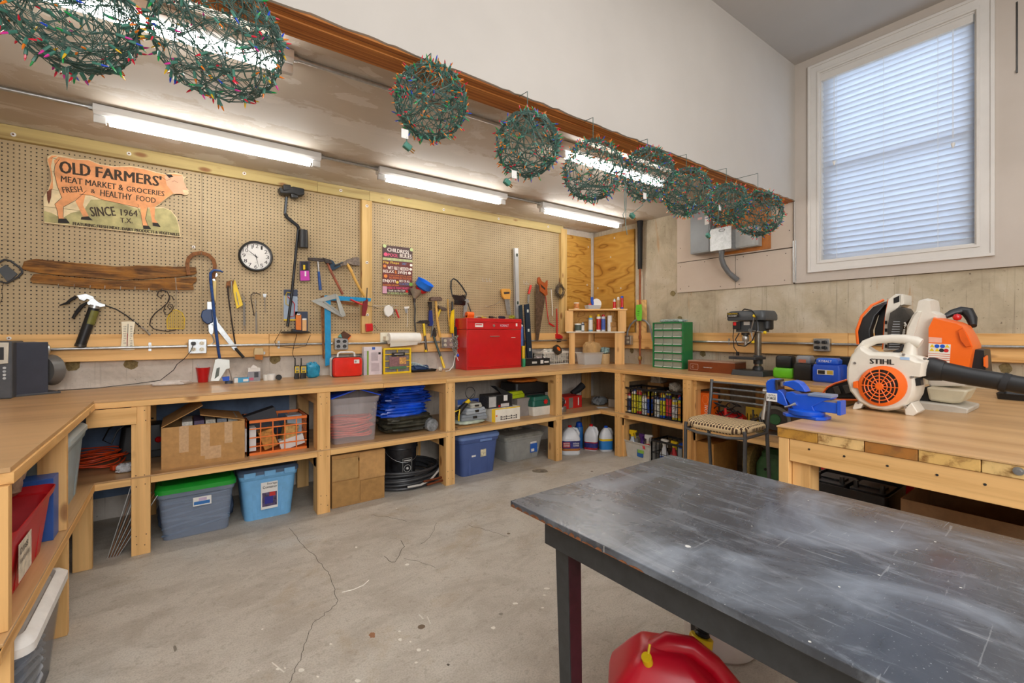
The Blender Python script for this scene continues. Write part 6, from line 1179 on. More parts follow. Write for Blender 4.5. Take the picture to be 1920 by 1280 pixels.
# bay 2 floor: clear tote with green lid, light blue tote
fr_, w, h = onM(288, 444, 886, 3.52, 0, 0); fr_ = at(fr_.M[0][3]-.0, 3.50, 0, 0)
r, w, h = tote((fr_, w*.97, .345), .42, clear('#a9b8d0', .30, .2), 'storage_tote', 'see-through storage tote with bright green lid on the floor', mt('#1e9a30', .35), .88, ribs=False, lidh=.04)
b = B()
for k in range(10): b.tube([(x, .05+.01*math.sin(x*9+k), .05+.022*k+.02*math.sin(x*7+k*1.3)) for x in [-.18+.036*i for i in range(11)]], .006, 6)
part('coiled_hose', b, mt('#5d6f86', .4, 0, .3), r, kind='stuff'); part('dark_contents', crumple(.44, .28, .2, c=(0, .2, .02), seed=50, amp=.08), mt('#34425a', .6), r); panel(r, -w*.05, h*.56, w*.18, h*.72, -.001+.006, WHT); panel(r, -.04*w, h*.58, .16*w, h*.64, .004, mt('#2c6fb4', .4)); panel(r, .02*w, h*.645, .12*w, h*.7, .004, mt('#c6b2cc', .4))
fr_, w, h = onM(447, 563, 876, 3.50, 0)
r, w, h = tote((at(fr_.M[0][3], 3.53, 0), w*.98, .355), .36, mt('#74b2e2', .4), 'storage_tote', 'light blue storage container with hinged dark lid', mt('#50637c', .35), .84, ribs=True, lidh=.03)
panel(r, -w*.14, h*.20, w*.14, h*.72, .014, WHT); ftext('Storage', -w*.04, h*.655, w*.13, h*.71, .0125, INK, r); ftext('Container', -w*.11, h*.60, w*.13, h*.65, .0125, INK, r); panel(r, -w*.12, h*.25, w*.125, h*.52, .0125, mt('#584a6e', .5, 0, .5, 50)); panel(r, -w*.08, h*.30, w*.06, h*.44, .0118, mt('#2d2d86', .4)); panel(r, .0, h*.44, w*.1, h*.52, .0118, mt('#c0302c', .4))
for i in (0, 1, 2): part('lid_latch', B().box(-w*.42+i*w*.33, -.012, h-.052, -w*.42+i*w*.33+.07, .0, h-.015), mt('#74b2e2', .4), r, .003)
# bay 3 shelf: hose tote, tarps
fr_, w, h = onM(621, 714, 745, 3.46, ZS)
r, w, h = tote((fr_, w, h), .38, clear('#f0e6e6', .16, .3), 'storage_tote', 'clear tote of coiled pinkish red hose with blue flap lid', None, .9, ribs=False, rr_=.03)
b = B(); coil(b, 0, .17, .03, .155, 9, .007, .017, .018, sq=.75); part('red_hose', b, mt('#e2604c', .4), r, kind='stuff')
for nm, pts in (('lid_flap', [(-w/2, .0, h), (-w/2, .34, h), (0.0, .32, h+.075), (.0, .0, h+.055)]), ('lid_flap', [(w/2, .0, h), (w/2, .34, h), (.01, .32, h+.05), (.01, .0, h+.06)])):
    part(nm, B().add(pts+[(x, y, z+.008) for x, y, z in pts], [(0, 1, 2, 3), (7, 6, 5, 4), (0, 3, 7, 4), (1, 5, 6, 2), (2, 6, 7, 3), (0, 4, 5, 1)]), mt('#1c4ac8', .35), r, smooth=False)
TARP = mt('#1a56d6', .25, 0, .3, 7, 'blue_tarp', bump=.5)
def fold(x0, x1, y0, y1, Y, d, m, lb, seed, nm='folded_tarp', ct='tarp'):
    z0, z1 = mz((x0+x1)/2, y1, Y), mz((x0+x1)/2, y0, Y); a, b_ = mx(x0, Y), mx(x1, Y); bb = B(); n = 4; rnd = random.Random(seed)
    for k in range(n): crumple((b_-a)*rnd.uniform(.9, 1), d, (z1-z0)/n*1.5, c=(rnd.uniform(-.015, .015), d/2, (z1-z0)*k/n*.9), amp=.16, seed=seed*7+k, b=bb, n=10)
    return solo(nm, bb, m, at((a+b_)/2, Y, z0), lb, ct)
fold(718, 828, 781, 811, 3.50, .36, mt('#3c3a2c', .6, 0, .5, 16, 'camouflage_cloth'), 'dark camouflage tarp folded at the bottom of the pile', 61)
fold(712, 812, 757, 783, 3.53, .34, TARP, 'lowest bright blue tarp lying on the camouflage one', 62); fold(716, 822, 736, 760, 3.54, .33, mt('#1540a8', .3, 0, .3, 9, bump=.4), 'darker blue folded tarp in the middle of the pile', 63); fold(732, 808, 720, 738, 3.54, .3, TARP, 'topmost blue tarp directly under the worktop', 64)
f_ = onM(794, 829, 772, 3.49, ZS)[0]; solo('plastic_roll', B(Matrix.Translation((0, 0, .05)) @ Matrix.Rotation(-PI/2, 4, 'X')).lathe([(.03, 0), (.052, .006), (.056, .02), (.056, .28), (.03, .29)], 16), mt('#8d9296', .2, 0, .4, 30, alpha=.9), f_, 'rolled translucent plastic sheet at the right end of the tarp shelf', 'roll')
# bay 3 floor: cardboard box, bucket, black pipe coil
fr_, w, h = onM(618, 716, 838, 3.52, 0); r = thing('cardboard_box', 'patched cardboard box standing on the floor under the tote shelf', 'box', at(fr_.M[0][3], 3.46, 0)); h = .385
part('body', B().box(-w/2, 0, 0, w/2, .35, h), CARD, r, .003)
for a, b_, c_, e, m_ in ((0, .52, .48, .93, '#b08a54'), (.5, .46, 1, .99, '#bb8f58'), (.0, .03, .5, .5, '#a8804a'), (.52, .04, .99, .44, '#a97f49')): panel(r, -w/2+a*w, b_*h, -w/2+c_*w, e*h, -.004, mt(m_, .8, 0, .12, 20), 'glued_flap', .004)
panel(r, -.04*w, .5*h, .0, .93*h, -.0052, mt('#93652f', .4), 'tape'); panel(r, -w*.48, .84*h, .0, .9*h, -.0052, mt('#93652f', .4), 'tape')
fr_, w, h = onM(728, 790, 832, 3.66, 0); BK = at(fr_.M[0][3], 3.78, .035); r = thing('bucket', 'black paint-splashed five gallon bucket inside the pipe coil', 'bucket', BK); h = .36; R0 = .15
part('body', B().loft([[(x, y, z) for x, y in circ(q_, 28)] for q_, z in ((R0*.86, 0), (R0*.97, h*.72), (R0*1.03, h*.74), (R0*1.0, h*.78), (R0*1.04, h*.84), (R0*1.0, h*.88), (R0*1.06, h*.97), (R0*1.04, h), (R0*.98, h), (R0*.84, .01))]), mt('#26262a', .4, 0, .8, 12, 'splashed_black'), r)
part('bail', B().tube([(R0*1.02*math.cos(a), -R0*1.04+.0, h*.78-.13*math.sin(PI*(a+.2)/3.4)) if False else (R0*1.05*math.cos(a), -R0*1.05*math.sin(a), h*.8-.13*math.sin(a)) for a in [PI*i/12 for i in range(13)]], .0022, 6), GALV, r)
part('contents', crumple(.26, .26, .12, c=(0, 0, h*.72), seed=70, amp=.35), mt('#6a5238', .9, 0, .6, 30), r)
panel(r, -.035, .06, .05, .19, -R0*.97, mt('#9a9a96', .6)); panel(r, -.031, .064, .046, .186, -R0*.97-.0009, mt('#1f1f22', .5)); panel(r, -.025, .168, .04, .175, -R0*.97-.0016, WHT, 'print_line'); part('emblem', B(FMy(-R0*.97-.0016) @ Matrix.Translation((.0075, .105, 0))).tube([(.03*math.cos(a), .03*math.sin(a), .001) for a in [2*PI*i/20 for i in range(20)]], .0016, 5, True).ball((0, 0, .0), .012, 8), WHT, r)
b = B(); fr_ = at(BK.M[0][3]+.02, 3.80, .02); rnd = random.Random(5); cl = thing('pipe_coil', 'thick coil of black poly pipe around the bucket', 'pipe', fr_)
for k, (R_, z) in enumerate(((.31, 0), (.30, .026), (.315, .052), (.29, .078), (.305, .103), (.27, .0), (.262, .03), (.258, .06))): part('loop', B().tube([(R_*1.03*math.cos(a), (R_ if R_ < .33 else .3)*math.sin(a), z+.012*math.sin(a+k)+.008) for a in [2*PI*i/40 for i in range(40)]], .0115, 8, True), mt('#3a3b3e', .4, 0, .15, 20), cl)
solo('white_tube', B().tube([(-.08, -.33, .018), (.03, -.34, .018), (.14, -.30, .03), (.24, -.24, .07), (.29, -.2, .11)], .009, 8), mt('#c9c6c0', .4), fr_, 'pale tube bent over the front of the black pipe coil', 'pipe'); solo('copper_stub', B().cyl((.08, -.355, .012), (.34, -.31, .012), .0095, n=10).cyl((.06, -.33, .035), (.33, -.30, .032), .0095, n=10), mt('#8a4a2e', .4, .6), fr_, 'two short copper pipes lying in front of the coil', 'pipe')
# bay 4 shelf
fr_, w, h = onM(858, 897, 748, 3.68, ZS); r, w, h = carton((fr_, w+.0, h-.0), .05, mt('#c8c9d0', .5, 0, .1), 'flat_box', 'blue and white flat product box standing at the back of the shelf', 'box', bands=[(0, .78, 1, 1, mt('#3e66b8', .4)), (.7, .4, .98, .95, mt('#24306a', .4))])
fr_ = onM(862, 920, 790, 3.47, ZS)[0]; r = thing('drywall_tray', 'flat green and white folded cloth and board under the sanders', 'board', fr_); part('board', B().box(-.18, 0, 0, .2, .3, .006), CARD, r); part('cloth', crumple(.32, .26, .035, amp=.1, c=(0, .15, .006), seed=71), mt('#c9d6c2', .7, 0, .2, 12), r)
for i, (x0, x1, z_, hh, m_, lb) in enumerate(((866, 914, .040, .055, mt('#8d949a', .4), 'lower grey power tool case under the sander stack'), (874, 914, .096, .052, mt('#aeb6bd', .4), 'middle pale grey tool case of the stack'), (883, 905, .149, .042, mt('#b9b8ac', .45), 'top small beige box of the sander stack'))):
    a, b_ = mx(x0, 3.52), mx(x1, 3.52); r = thing('tool_case', lb, 'case', at((a+b_)/2, 3.52, ZS+z_, (-4, 6, 0)[i])); part('shell', B().rbox(b_-a, .2, hh*.5, .02, (0, .1, 0), (b_-a)*1.02, .205), m_, r, .003); part('lid', B().rbox((b_-a)*.99, .2, hh*.46, .02, (0, .1, hh*.52), (b_-a)*.9, .18), m_, r, .004); part('latch', B().box(-.02, -.006, hh*.3, .02, .002, hh*.7), DSTEEL, r)
f = Fr('m', 3.46, 860, 790); r = thing('cordless_saw', 'black and yellow tool leaning at the left end of the shelf', 'power tool', f)
part('body', B().tube([(*f.q(858, 778), .0), (*f.q(866, 766), -.01), (*f.q(878, 755), -.02)], [.018, .026, .016], 10), BLK, r); part('yellow_band', B().tube([(*f.q(875, 757), -.02), (*f.q(882, 751), -.02)], .018, 10), YEL, r); part('yellow_grip', B().tube([(*f.q(852, 772), .0), (*f.q(860, 767), .02), (*f.q(857, 780), .03), (*f.q(858, 788), .02)], .007, 8), YEL, r)
part('cord', B().tube([(*f.q(885+9*math.cos(a), 737+11*math.sin(a)), -.03) for a in [2*PI*i/16 for i in range(16)]], .003, 6, True).tube([(*f.q(880, 752), -.03), (*f.q(892, 738), -.03)], .003, 6), BLK, r)
r, w, h = carton(onM(922, 975, 764, 3.49, ZS), .2, mt('#efe9da', .6), 'white_box', 'white and yellow nail box with INCREDIBLE style lettering on the shelf', 'box', bands=[(0, 0, .12, 1, mt('#e8c22a', .5)), (0, .92, 1, 1, mt('#e8c22a', .5)), (.14, .4, .19, .52, ORG)]); r['label'] = 'white and yellow fastener box with italic lettering on the shelf'
[panel(r, -w*.2+w*.06*k, h*(.30-.17*j), -w*.2+w*.06*k+w*.04, h*(.36-.17*j+.05*((k*7) % 3 == 0)), -.002, INK, 'print_line') for k in range(10) for j in (0, 1)]
zc_ = ZS+h; fr_ = onM(916, 961, 740, 3.52, zc_+.001); r, w, h = carton((fr_[0], fr_[1], fr_[2]), .16, mt('#454446', .5, 0, .5, 60), 'black_box', 'black and grey printed box lying on the white and yellow box', 'box', bands=[(.02, .1, .3, .9, mt('#bdbbb8', .5)), (.34, .1, .96, .95, BLK), (.62, .5, .78, .95, WHT), (.5, .05, .85, .3, mt('#c9c3c0', .5)), (.4, .04, .48, .2, RED)]); part('open_flap', B().add([(w*.1, .02, h), (w*.5, .02, h), (-w*.1, .05, h+.08), (-w*.2, .1, h+.08)], [(0, 1, 2, 3)]), BLK, r)
r, w, h = carton(onM(970, 999, 746, 3.58, ZS), .25, mt('#8f8782', .5, 0, .1), 'grey_case', 'plain grey metal box standing on the shelf', 'box'); fr_ = onM(955, 988, 729, 3.60, ZS+h+.001); r = thing('lime_case', 'lime green plastic pod lying on the grey metal box', 'case', at(*fr_[0].M.to_translation(), 12)); part('shell', B().rbox(fr_[1]*1.05, .1, .035, .012, (0, .06, 0), fr_[1]*1.05, .1).rbox(fr_[1], .09, .03, .012, (0, .06, .036), fr_[1]*.86, .07), mt('#b8cc1e', .35), r, .004)
fr_, w, h = onM(1000, 1036, 743, 3.50, ZS); r = thing('lunch_cooler', 'dark green and cream small cooler with a red emblem', 'cooler', fr_); part('base', B().rbox(w*.92, .16, h*.48, .02, (0, .09, 0), w, .17), mt('#dcd8cc', .4), r, .003); part('lid', B().rbox(w*1.04, .18, h*.3, .03, (0, .09, h*.49), w*.98, .17).rbox(w*.95, .165, h*.2, .03, (0, .09, h*.79), w*.8, .13), mt('#1d5a4c', .4), r, .004); part('emblem', B(FMy(-.004)).prism([(w*(.12+.13*math.cos(a)*(1 if i % 2 else .6)), h*.72+w*.11*math.sin(a)*(1 if i % 2 else .6)) for i, a in enumerate([2*PI*k/14 for k in range(14)])], 0, .003), RED, r)
fr_, w, h = onM(968, 1034, 713, 3.66, ZS+.2); r = thing('black_case', 'large black case with an orange cloth top at the back of the shelf', 'case', fr_); part('body', B().rbox(w, .3, h*.85, .04, (0, .16, 0), w*.98, .29), BLK, r, .006); part('orange_cover', crumple(w*.8, .22, .035, c=(-w*.08, .14, h*.83), amp=.1, seed=80), mt('#e07e26', .6), r); part('stand', B().box(-w*.4, .05, -.2, w*.4, .28, -.002), mt('#3c3835', .7), r)
# bay 4 floor: blue tub, grey tub
fr_, w, h = onM(862, 937, 806, 3.50, 0)
r, w, h = tote((at(fr_.M[0][3], 3.49, 0), w*1.0, .375), .38, mt('#4a5f96', .42, 0, .08, 6), 'storage_tub', 'tall slate blue storage tub with lighter rim', mt('#6f8ac0', .4), .86, lidh=.035)
panel(r, w*.02, h*.42, w*.16, h*.76, .02, mt('#d8cfae', .5, 0, .3, 60)); panel(r, w*.02, h*.69, w*.16, h*.75, .0185, mt('#c8402e', .5)); part('handle_recess', B().box(-w*.02, -.004, h*.80, w*.28, .03, h*.86), mt('#6f8ac0', .4), r, .004); panel(r, -w*.2, h*.45, -w*.1, h*.49, .02, WHT)
fr_, w, h = onM(950, 1025, 815, 3.60, 0)
r, w, h = tote((at(fr_.M[0][3], 3.62, 0), w*.98, .27), .36, mt('#9c9d99', .45), 'storage_tub', 'low grey storage tub with a dusty grey lid', mt('#8e8e86', .6, 0, .2), .84, lidh=.03)
panel(r, w*.14, h*.22, w*.32, h*.56, .02, mt('#2c66c0', .45)); panel(r, w*.14, h*.56, w*.3, h*.74, .019, WHT); panel(r, w*.16, h*.26, w*.24, h*.36, .0188, WHT)
solo('mortar_bag', crumple(.30, .14, .30, amp=.12, seed=82), mt('#8f8577', .6, 0, .8, 14), at(2.86, 3.92, 0), 'upright printed paper sack behind the grey tub', 'bag')
# corner bay shelf: tin, red carton, dark tub etc; floor jugs
C_(3.24, 3.57, ZS, .062, .05, GALV, 'low round metal tin at the left of the corner shelf bay', name='tin', cat='tin'); solo('clamp_lamp', crumple(.09, .09, .09, seed=84, amp=.4), mt('#3a2a28', .5, 0, .6, 40), at(3.24, 3.57, ZS+.052), 'dark and orange oddments heaped on the round tin', 'oddments')
r, w, h = carton(onM(1053, 1091, 743, 3.63, ZS, 0), .2, mt('#c32420', .45), 'red_box', 'red hardware carton with a white word on its side', 'box', bands=[(.35, .05, .55, .9, mt('#7f786c', .5)), (.8, .2, .85, .85, WHT), (.08, .5, .2, .75, mt('#e0d0c8', .5))])
C_(3.66, 3.75, ZS, .055, .07, DSTEEL, 'stack of dark tins right of the red carton', top=None, name='tin', cat='tin'); solo('boot', B().tube([(-.10, 0, .06), (-.02, -.02, .10), (.05, -.03, .15)], [.03, .04, .042], 12), BLKR, at(3.78, 3.86, ZS+.06), 'black rubber hose end pointing at the room in the corner bay', 'hose'); solo('grey_rag', crumple(.20, .15, .09, amp=.3, seed=86), mt('#767a7c', .7, 0, .4, 25), at(3.88, 3.62, ZS), 'grey bundled sheet in the corner bay', 'cloth')
incr(at(3.93, 3.38, ZS), 0, 0, 0, .10, .1, .085, mt('#b8b2a6', .6), 'grey_block', 'plain pale block against the right post of the corner bay'); solo('paper_sheet', B().box(-.06, -.04, 0, .06, .04, .002), WHT, at(3.77, 3.47, ZS+.001, -30), 'white slip of paper on the corner shelf bay', 'paper')
JW = mt('#d9dce0', .32, 0, .04); LR = mt('#b42a34', .45, 0, .4, 30); LBl = mt('#2e2f7a', .45, 0, .4, 30); LO = mt('#a8692c', .5)
j = jug(zp(1073, 855, 0).x+.06, zp(1073, 855, 0).y+.10, 0, .30, .20, JW, RED, 'largest white jug with red cap and red and blue label in the corner bay', [(.16, .24, LO), (.24, .5, LBl)], rot=-32, sq=.9)
for xx in (-.05, .05): panel(j, xx-.04, .085, xx+.035, .14, -.093, LR if xx < 0 else LBl); ftext('OUTDOOR', xx-.035, .118, xx+.03, .134, -.094, WHT, j); ftext('CLEANER', xx-.035, .095, xx+.03, .112, -.094, WHT, j)
jug(zp(1111, 846, 0).x+.04, zp(1111, 846, 0).y+.06, 0, .28, .145, JW, RED, 'middle white jug with red cap and red label', [(.04, .34, LR), (.12, .3, LBl)], rot=-60); jug(zp(1139, 847, 0).x+.03, zp(1139, 847, 0).y+.05, 0, .27, .14, JW, BLUE, 'right-hand white jug with blue cap and blue label', [(.08, .42, mt('#2a7ec8', .4)), (.42, .5, YEL)], rot=-30)
C_(3.60, 3.66, 0, .045, .24, mt('#2f6fb0', .4), 'blue bottle with blue cap peeking between the white jugs', top=BLUE, name='bottle', cat='bottle')
# ---------------------------------------------------------------- left run
LX = XLF-.03
def onL(y0, y1, h, X, z0, rot=0): return at(X, (y0+y1)/2, z0, 90+rot), abs(y1-y0), h
r, w, h = tote((at(-.405, 3.07, ZS, 90), .52, .36), .36, mt('#9fb2ba', .4), 'grey_tote', 'pale grey lidded tote on the left shelf nearest the corner', mt('#a9bac0', .4), .86, lidh=.03)
r, w, h = tote((at(-.400, 2.27, ZS, 90), .58, .235), .36, mt('#c21e26', .4, 0, .06), 'red_tote', 'red plastic tote with torn label on the left shelf', None, .86)
panel(r, -.20, .05, -.05, .17, .012, mt('#dfd3bd', .7, 0, .2, 40), 'torn_label'); ftext('DI168', -.19, .135, -.10, .155, .0108, INK, r); ftext('HARDWARE', -.19, .105, -.08, .12, .0108, mt('#8a7a6a'), r)
for pts in ([(-.26, 0, .285), (-.26, .34, .285), (-.25, .30, .36), (.2, .02, .36), (.26, .0, .30)],): part('open_lid', B().add([(-.27, .30, .24), (.27, .30, .24), (.27, .06, .33), (-.27, .08, .30)]+[(-.27, .30, .252), (.27, .30, .252), (.27, .065, .342), (-.27, .085, .312)], [(0, 1, 2, 3), (7, 6, 5, 4), (0, 3, 7, 4), (1, 5, 6, 2), (2, 6, 7, 3), (0, 4, 5, 1)]), mt('#d8423a', .4), r)
solo('plastic_bag', crumple(.24, .26, .2, amp=.25, seed=90), mt('#b79c84', .35, 0, .2, 20), at(-.60, 2.52, ZS+.20), 'brown translucent bag bulging above the red tote', 'bag')
incr(at(-.415, 2.625, ZS, 90), 0, 0, 0, .10, .3, .25, mt('#2c5aa8', .4), 'blue_box', 'blue and white cereal-size box between the red tote and the post'); solo('chrome_tool', B().cyl((0, -.1, .0), (0, .1, .0), .011, n=10), STEEL, at(-.56, 2.25, ZS+.275), 'short chrome tube lying in the red tote', 'tube')
r, w, h = tote((at(-.365, 2.25, 0, 90), .56, .37), .42, clear('#8a93a2', .34, .2), 'clear_tote', 'clear tote with rounded white lid under the left shelf', mt('#e6e4e0', .35), .86, ribs=False, lidh=.04)
b = B()
for k in range(5): b.tube([(-.15+.02*k, .05+.02*k, .06+.03*k), (0, .03, .1+.03*k), (.1, .08, .12+.02*k), (.16, .05, .07+.03*k)], .008, 6)
part('looped_cords', b, mt('#a8adb4', .4), r); part('dark_contents', crumple(.36, .26, .2, c=(0, .2, .01), seed=92, amp=.1), mt('#22262e', .7), r)
# ---------------------------------------------------------------- right-hand run: on the worktop
COP = mt('#9a5530', .35, .5, .2, 30, 'copper'); PVC = mt('#6f7172', .4)
f = Fr('r', 4.335, 1200, 692); zt2 = ZC-.002
r = thing('copper_pipe', 'vertical copper pipe with black foam sleeve at its top', 'pipe', at(4.335, ry(1200, 4.335), 0)); part('pipe', B().cyl((0, 0, ZB+.002), (0, 0, 2.3), .0125, n=14), COP, r); z0 = rz(1200, 504, 4.335)
part('foam_sleeve', B().lathe([(.025, z0), (.027, z0+.05), (.03, zt2-.08), (.038, zt2)], 18), BLKR, r)
for y in (632, 673): z = rz(1200, y, 4.335); part('coupling', B().lathe([(.017, z-.02), (.017, z+.02)], 14), COP, r)
part('valve', B().lathe([(.02, .97), (.022, .975), (.022, 1.0), (.018, 1.01)], 6), mt('#b08a4a', .4, .6), r)
f = Fr('r', 4.362, 1203, 655); b = solo('pine_board', B().prism(f.P([(1195, 652), (1213, 652), (1213, 562), (1195, 562)]), -.002, .018), WZ, f, 'short upright pine board behind the copper pipe', 'board', bevel=.002); [part('ink_mark', B().box(.008, .03+.03*k, .0182, .02, .045+.03*k, .0186), INK, b, smooth=False) for k in range(5)]
f = Fr('r', 4.29, 1197, 600); tg = solo('green_tag', B().prism(f.P([(1193, 572), (1203, 570), (1204, 585), (1203, 601), (1195, 601), (1192, 588)]), 0, .002), mt('#6fcf3a', .5, 0, .1), f, 'bright green paper tag tied to the copper pipe', 'tag')
for i in range(3): part('ink_mark', B().box(-.012, .10-.022*i, .0022, .016, .104-.022*i, .0026), INK, tg, smooth=False)
# electrical panels
f, w, h = onR(1294, 1331, 390, 4.24, mz(1, 1, 1) if False else 2.09); EG = mt('#8d9295', .45, .2, .04, 8, 'grey_enamel')
def wbox(name, x0, x1, yt, yb, X, depth, m, label, cat='electrical box'):
    f = Fr('r', X, (x0+x1)/2, yb); q0, q1 = f.q(x0, yb), f.q(x1, yt); h_ = rz((x0+x1)/2, yt, X)-rz((x0+x1)/2, yb, X); w_ = abs(q1[0]-q0[0]); r = thing(name, label, cat, f); part('enclosure', B().box(-w_/2, 0, -depth, w_/2, h_, 0), m, r, .003); return r, w_, h_, f
r, w, h, f = wbox('breaker_panel', 1294, 1331, 390, 474, 4.27, .11, EG, 'tall grey electrical breaker panel on the right wall'); part('door', B().box(-w/2+.012, .012, .0005, w/2-.012, h-.012, .004), EG, r, .001); panel_ = part('sticker', B().box(-w*.1, h*.74, .0045, w*.12, h*.79, .0052), mt('#d9b0b0', .5), r); part('sticker', B().box(w*.25, h*.6, .0045, w*.46, h*.78, .0052), WHT, r)
r, w, h, f = wbox('junction_box', 1331, 1371, 426, 469, 4.22, .16, GALV, 'mottled galvanised junction box between the two grey enclosures'); part('cover_label', B().tube([(w*.06+.03*math.cos(a), h*.86+.012*math.sin(a), .001) for a in [2*PI*i/14 for i in range(14)]], .002, 5, True), DSTEEL, r)
r, w, h, f = wbox('meter_box', 1377, 1421, 425, 463, 4.30, .085, mt('#a9aba8', .45), 'pale grey flat enclosure at the right of the junction box'); part('cover', B().box(-w/2+.01, .01, .0005, w/2-.03, h-.01, .006), mt('#b0b2af', .45), r, .002)
solo('backer_board', B().box(4.372, 1.965, 2.06, 4.3805, 2.44, 2.50), mt('#b8702e', .5, 0, .15, 12, 'varnished_board'), None, 'orange varnished backing board behind the electrical boxes', 'board', bevel=.002)
solo('wood_block', B().box(4.31, 2.33, 2.36, 4.379, 2.40, 2.5).box(4.31, 2.44, 2.36, 4.379, 2.49, 2.5), mt('#c98a3c', .6), None, 'two wooden blocks above the junction box', 'block', bevel=.002)
f = Fr('r', 4.25, 1353, 470); solo('conduit_elbow', B().tube([(*f.q(1353, 466), 0), (*f.q(1353, 485), 0), (*f.q(1355, 497), -.02), (*f.q(1360, 510), -.06), (*f.q(1367, 519), -.10), (*f.q(1370, 523), -.125)], .025, 14).cyl((*f.q(1353, 468), 0), (*f.q(1353, 474), 0), .029, n=14), PVC, f, 'thick grey plastic conduit curving down from the junction box', 'conduit')
# green drawer cabinet
DG = mt('#1d7a42', .4, 0, .06); X_ = 4.12; fr_, w, h = onR(1224, 1281, 604, X_, ZB); r = thing('drawer_cabinet', 'green small-parts cabinet with eighteen clear drawers', 'cabinet', fr_)
part('case', B().box(-w/2, .02, 0, w/2, .17, h), DG, r, .002); fb_ = B(FMy(.02)); ringf(-w/2, 0, w/2, h, .012, 0, .025, fb_)
for j in range(1, 6): fb_.box(-w/2+.01, h*j/6-.008, 0, w/2-.01, h*j/6+.006, .022)
part('face_frame', fb_, DG, r, .001); ccs = ('#8a7f78', '#b08a68', '#a86a5a', '#4a4744', '#c9a88a', '#9c5a4c')
for j in range(6):
    for i in range(3):
        x0 = -w/2+.013+i*(w-.026)/3; z0 = h*j/6+.008 if j else .013; z1 = h*(j+1)/6-.01
        d_ = part('drawer', B().shell([((w-.026)/3-.006, .12, 0), ((w-.026)/3-.006, .12, z1-z0)], .002, .0015, (x0+(w-.026)/6, .065, z0)), clear('#e8dcd4', .2, .15), r)
        part('contents', crumple((w-.026)/3-.014, .1, (z1-z0)*.75, c=(x0+(w-.026)/6, .066, z0+.002), seed=i+j*3, amp=.3, n=6), mt(ccs[(i*2+j) % 6], .5, .2, .5, 90), d_); part('pull', B().box(x0+.008, -.004, z0, x0+(w-.026)/3-.012, .006, z0+.006), WHT, d_)
solo('glass_shelf_stack', crumple(w*.9, .12, .035, amp=.15, seed=99), mt('#a9b8b4', .4, 0, .4, 60), at(*(fr_.M @ V((0, .09, h))), -90), 'clutter of pale parts lying on top of the green drawer cabinet', 'clutter')
# brown metal case
fr_, w, h = onR(1290, 1378, 677, 4.02, ZB); r = thing('drill_bit_case', 'flat reddish brown metal drill index case', 'case', fr_); BR = mt('#84421f', .4, .2, .08); part('body', B().box(-w/2, 0, 0, w/2, .20, h*.9), BR, r, .003); part('lid_line', B().box(-w/2-.001, -.001, h*.9, w/2+.001, .2, h), mt('#a88a78', .4), r, .002)
part('handle', B().tube([(-w*.14, 0, h*.45), (-w*.14, -.012, h*.42), (w*.04, -.012, h*.42), (w*.04, 0, h*.45)], .003, 6), GALV, r); part('emblem', B(FMy(-.0008)).tube([(x-w*.36, z+h*.42, 0) for x, z in rr(w*.18, h*.5, .008)], .001, 4, True), mt('#e0c8b8'), r); ftext('C', -w*.41, h*.3, -w*.37, h*.5, -.0002, mt('#e0c8b8'), r)
solo('clear_parts_box', B().rbox(.10, .08, .09, .006), clear('#d0d8e4', .6), at(*(fr_.M @ V((-w/2-.03, .16, 0))), -90), 'small clear parts box squeezed between the green cabinet and brown case', 'box', bevel=.002)
# drill press
X_ = 4.08; bx = zp(1411, 700, ZB); fr_ = at(4.08, ry(1411, 4.08), ZB, -90); sc_ = (ray(1411, 600).x); r = thing('drill_press', 'benchtop drill press with yellow-knobbed feed handles', 'drill press', fr_)
s_ = 4.08/ray(1411, 600).x/F   # metres per pixel at its distance
DC = mt('#3f4245', .4, .3, .12, 30, 'cast_grey'); def_ = lambda y: (697-y)*s_
part('base', B().rbox(60*s_, .22, 10*s_, .012, (0, .0, 0), 56*s_, .20), DC, r, .003); part('column_foot', B().lathe([(.045, 10*s_), (.042, 14*s_), (.032, 17*s_)], 20, (6*s_, .04, 0)), DC, r); part('column', B().cyl((6*s_, .04, 10*s_), (6*s_, .04, def_(615)), 6*s_, n=24), mt('#8f8a80', .25, .9, .15), r)
part('table', B().rbox(50*s_, .20, 5*s_, .01, (-7*s_, -.03, def_(667)), 50*s_, .2).cyl((6*s_, .04, def_(676)), (6*s_, .04, def_(660)), 8*s_, n=20), DC, r, .003)
part('head', B().rbox(44*s_, .20, 20*s_, .02, (1*s_, -.01, def_(616)), 40*s_, .19), DC, r, .005); part('belt_cover', B().loft([[(x, y-.01, z) for x, y in rr(a*s_, b_, .035)] for a, b_, z in ((68, .26, def_(595)), (70, .27, def_(593)), (70, .27, def_(585)), (64, .25, def_(578)), (60, .23, def_(577)))]), mt('#4b4f52', .4), r, .002)
bc = panel(r, -31*s_, def_(588), -8*s_, def_(580), -.158, BLK); ftext('CENTRAL', -30*s_, def_(583.5), -10*s_, def_(581), -.159, YEL, r); ftext('MACHINERY', -28*s_, def_(587.5), -12*s_, def_(585), -.159, WHT, r)
part('switch_plate', B().box(-24*s_, -.125, def_(611), -10*s_, -.10, def_(597)), BLK, r, .002); part('switch', B().box(-22*s_, -.13, def_(604), -17*s_, -.124, def_(598)), RED, r); panel(r, -5*s_, def_(608), 6*s_, def_(597), -.106, mt('#b9b4ac', .5))
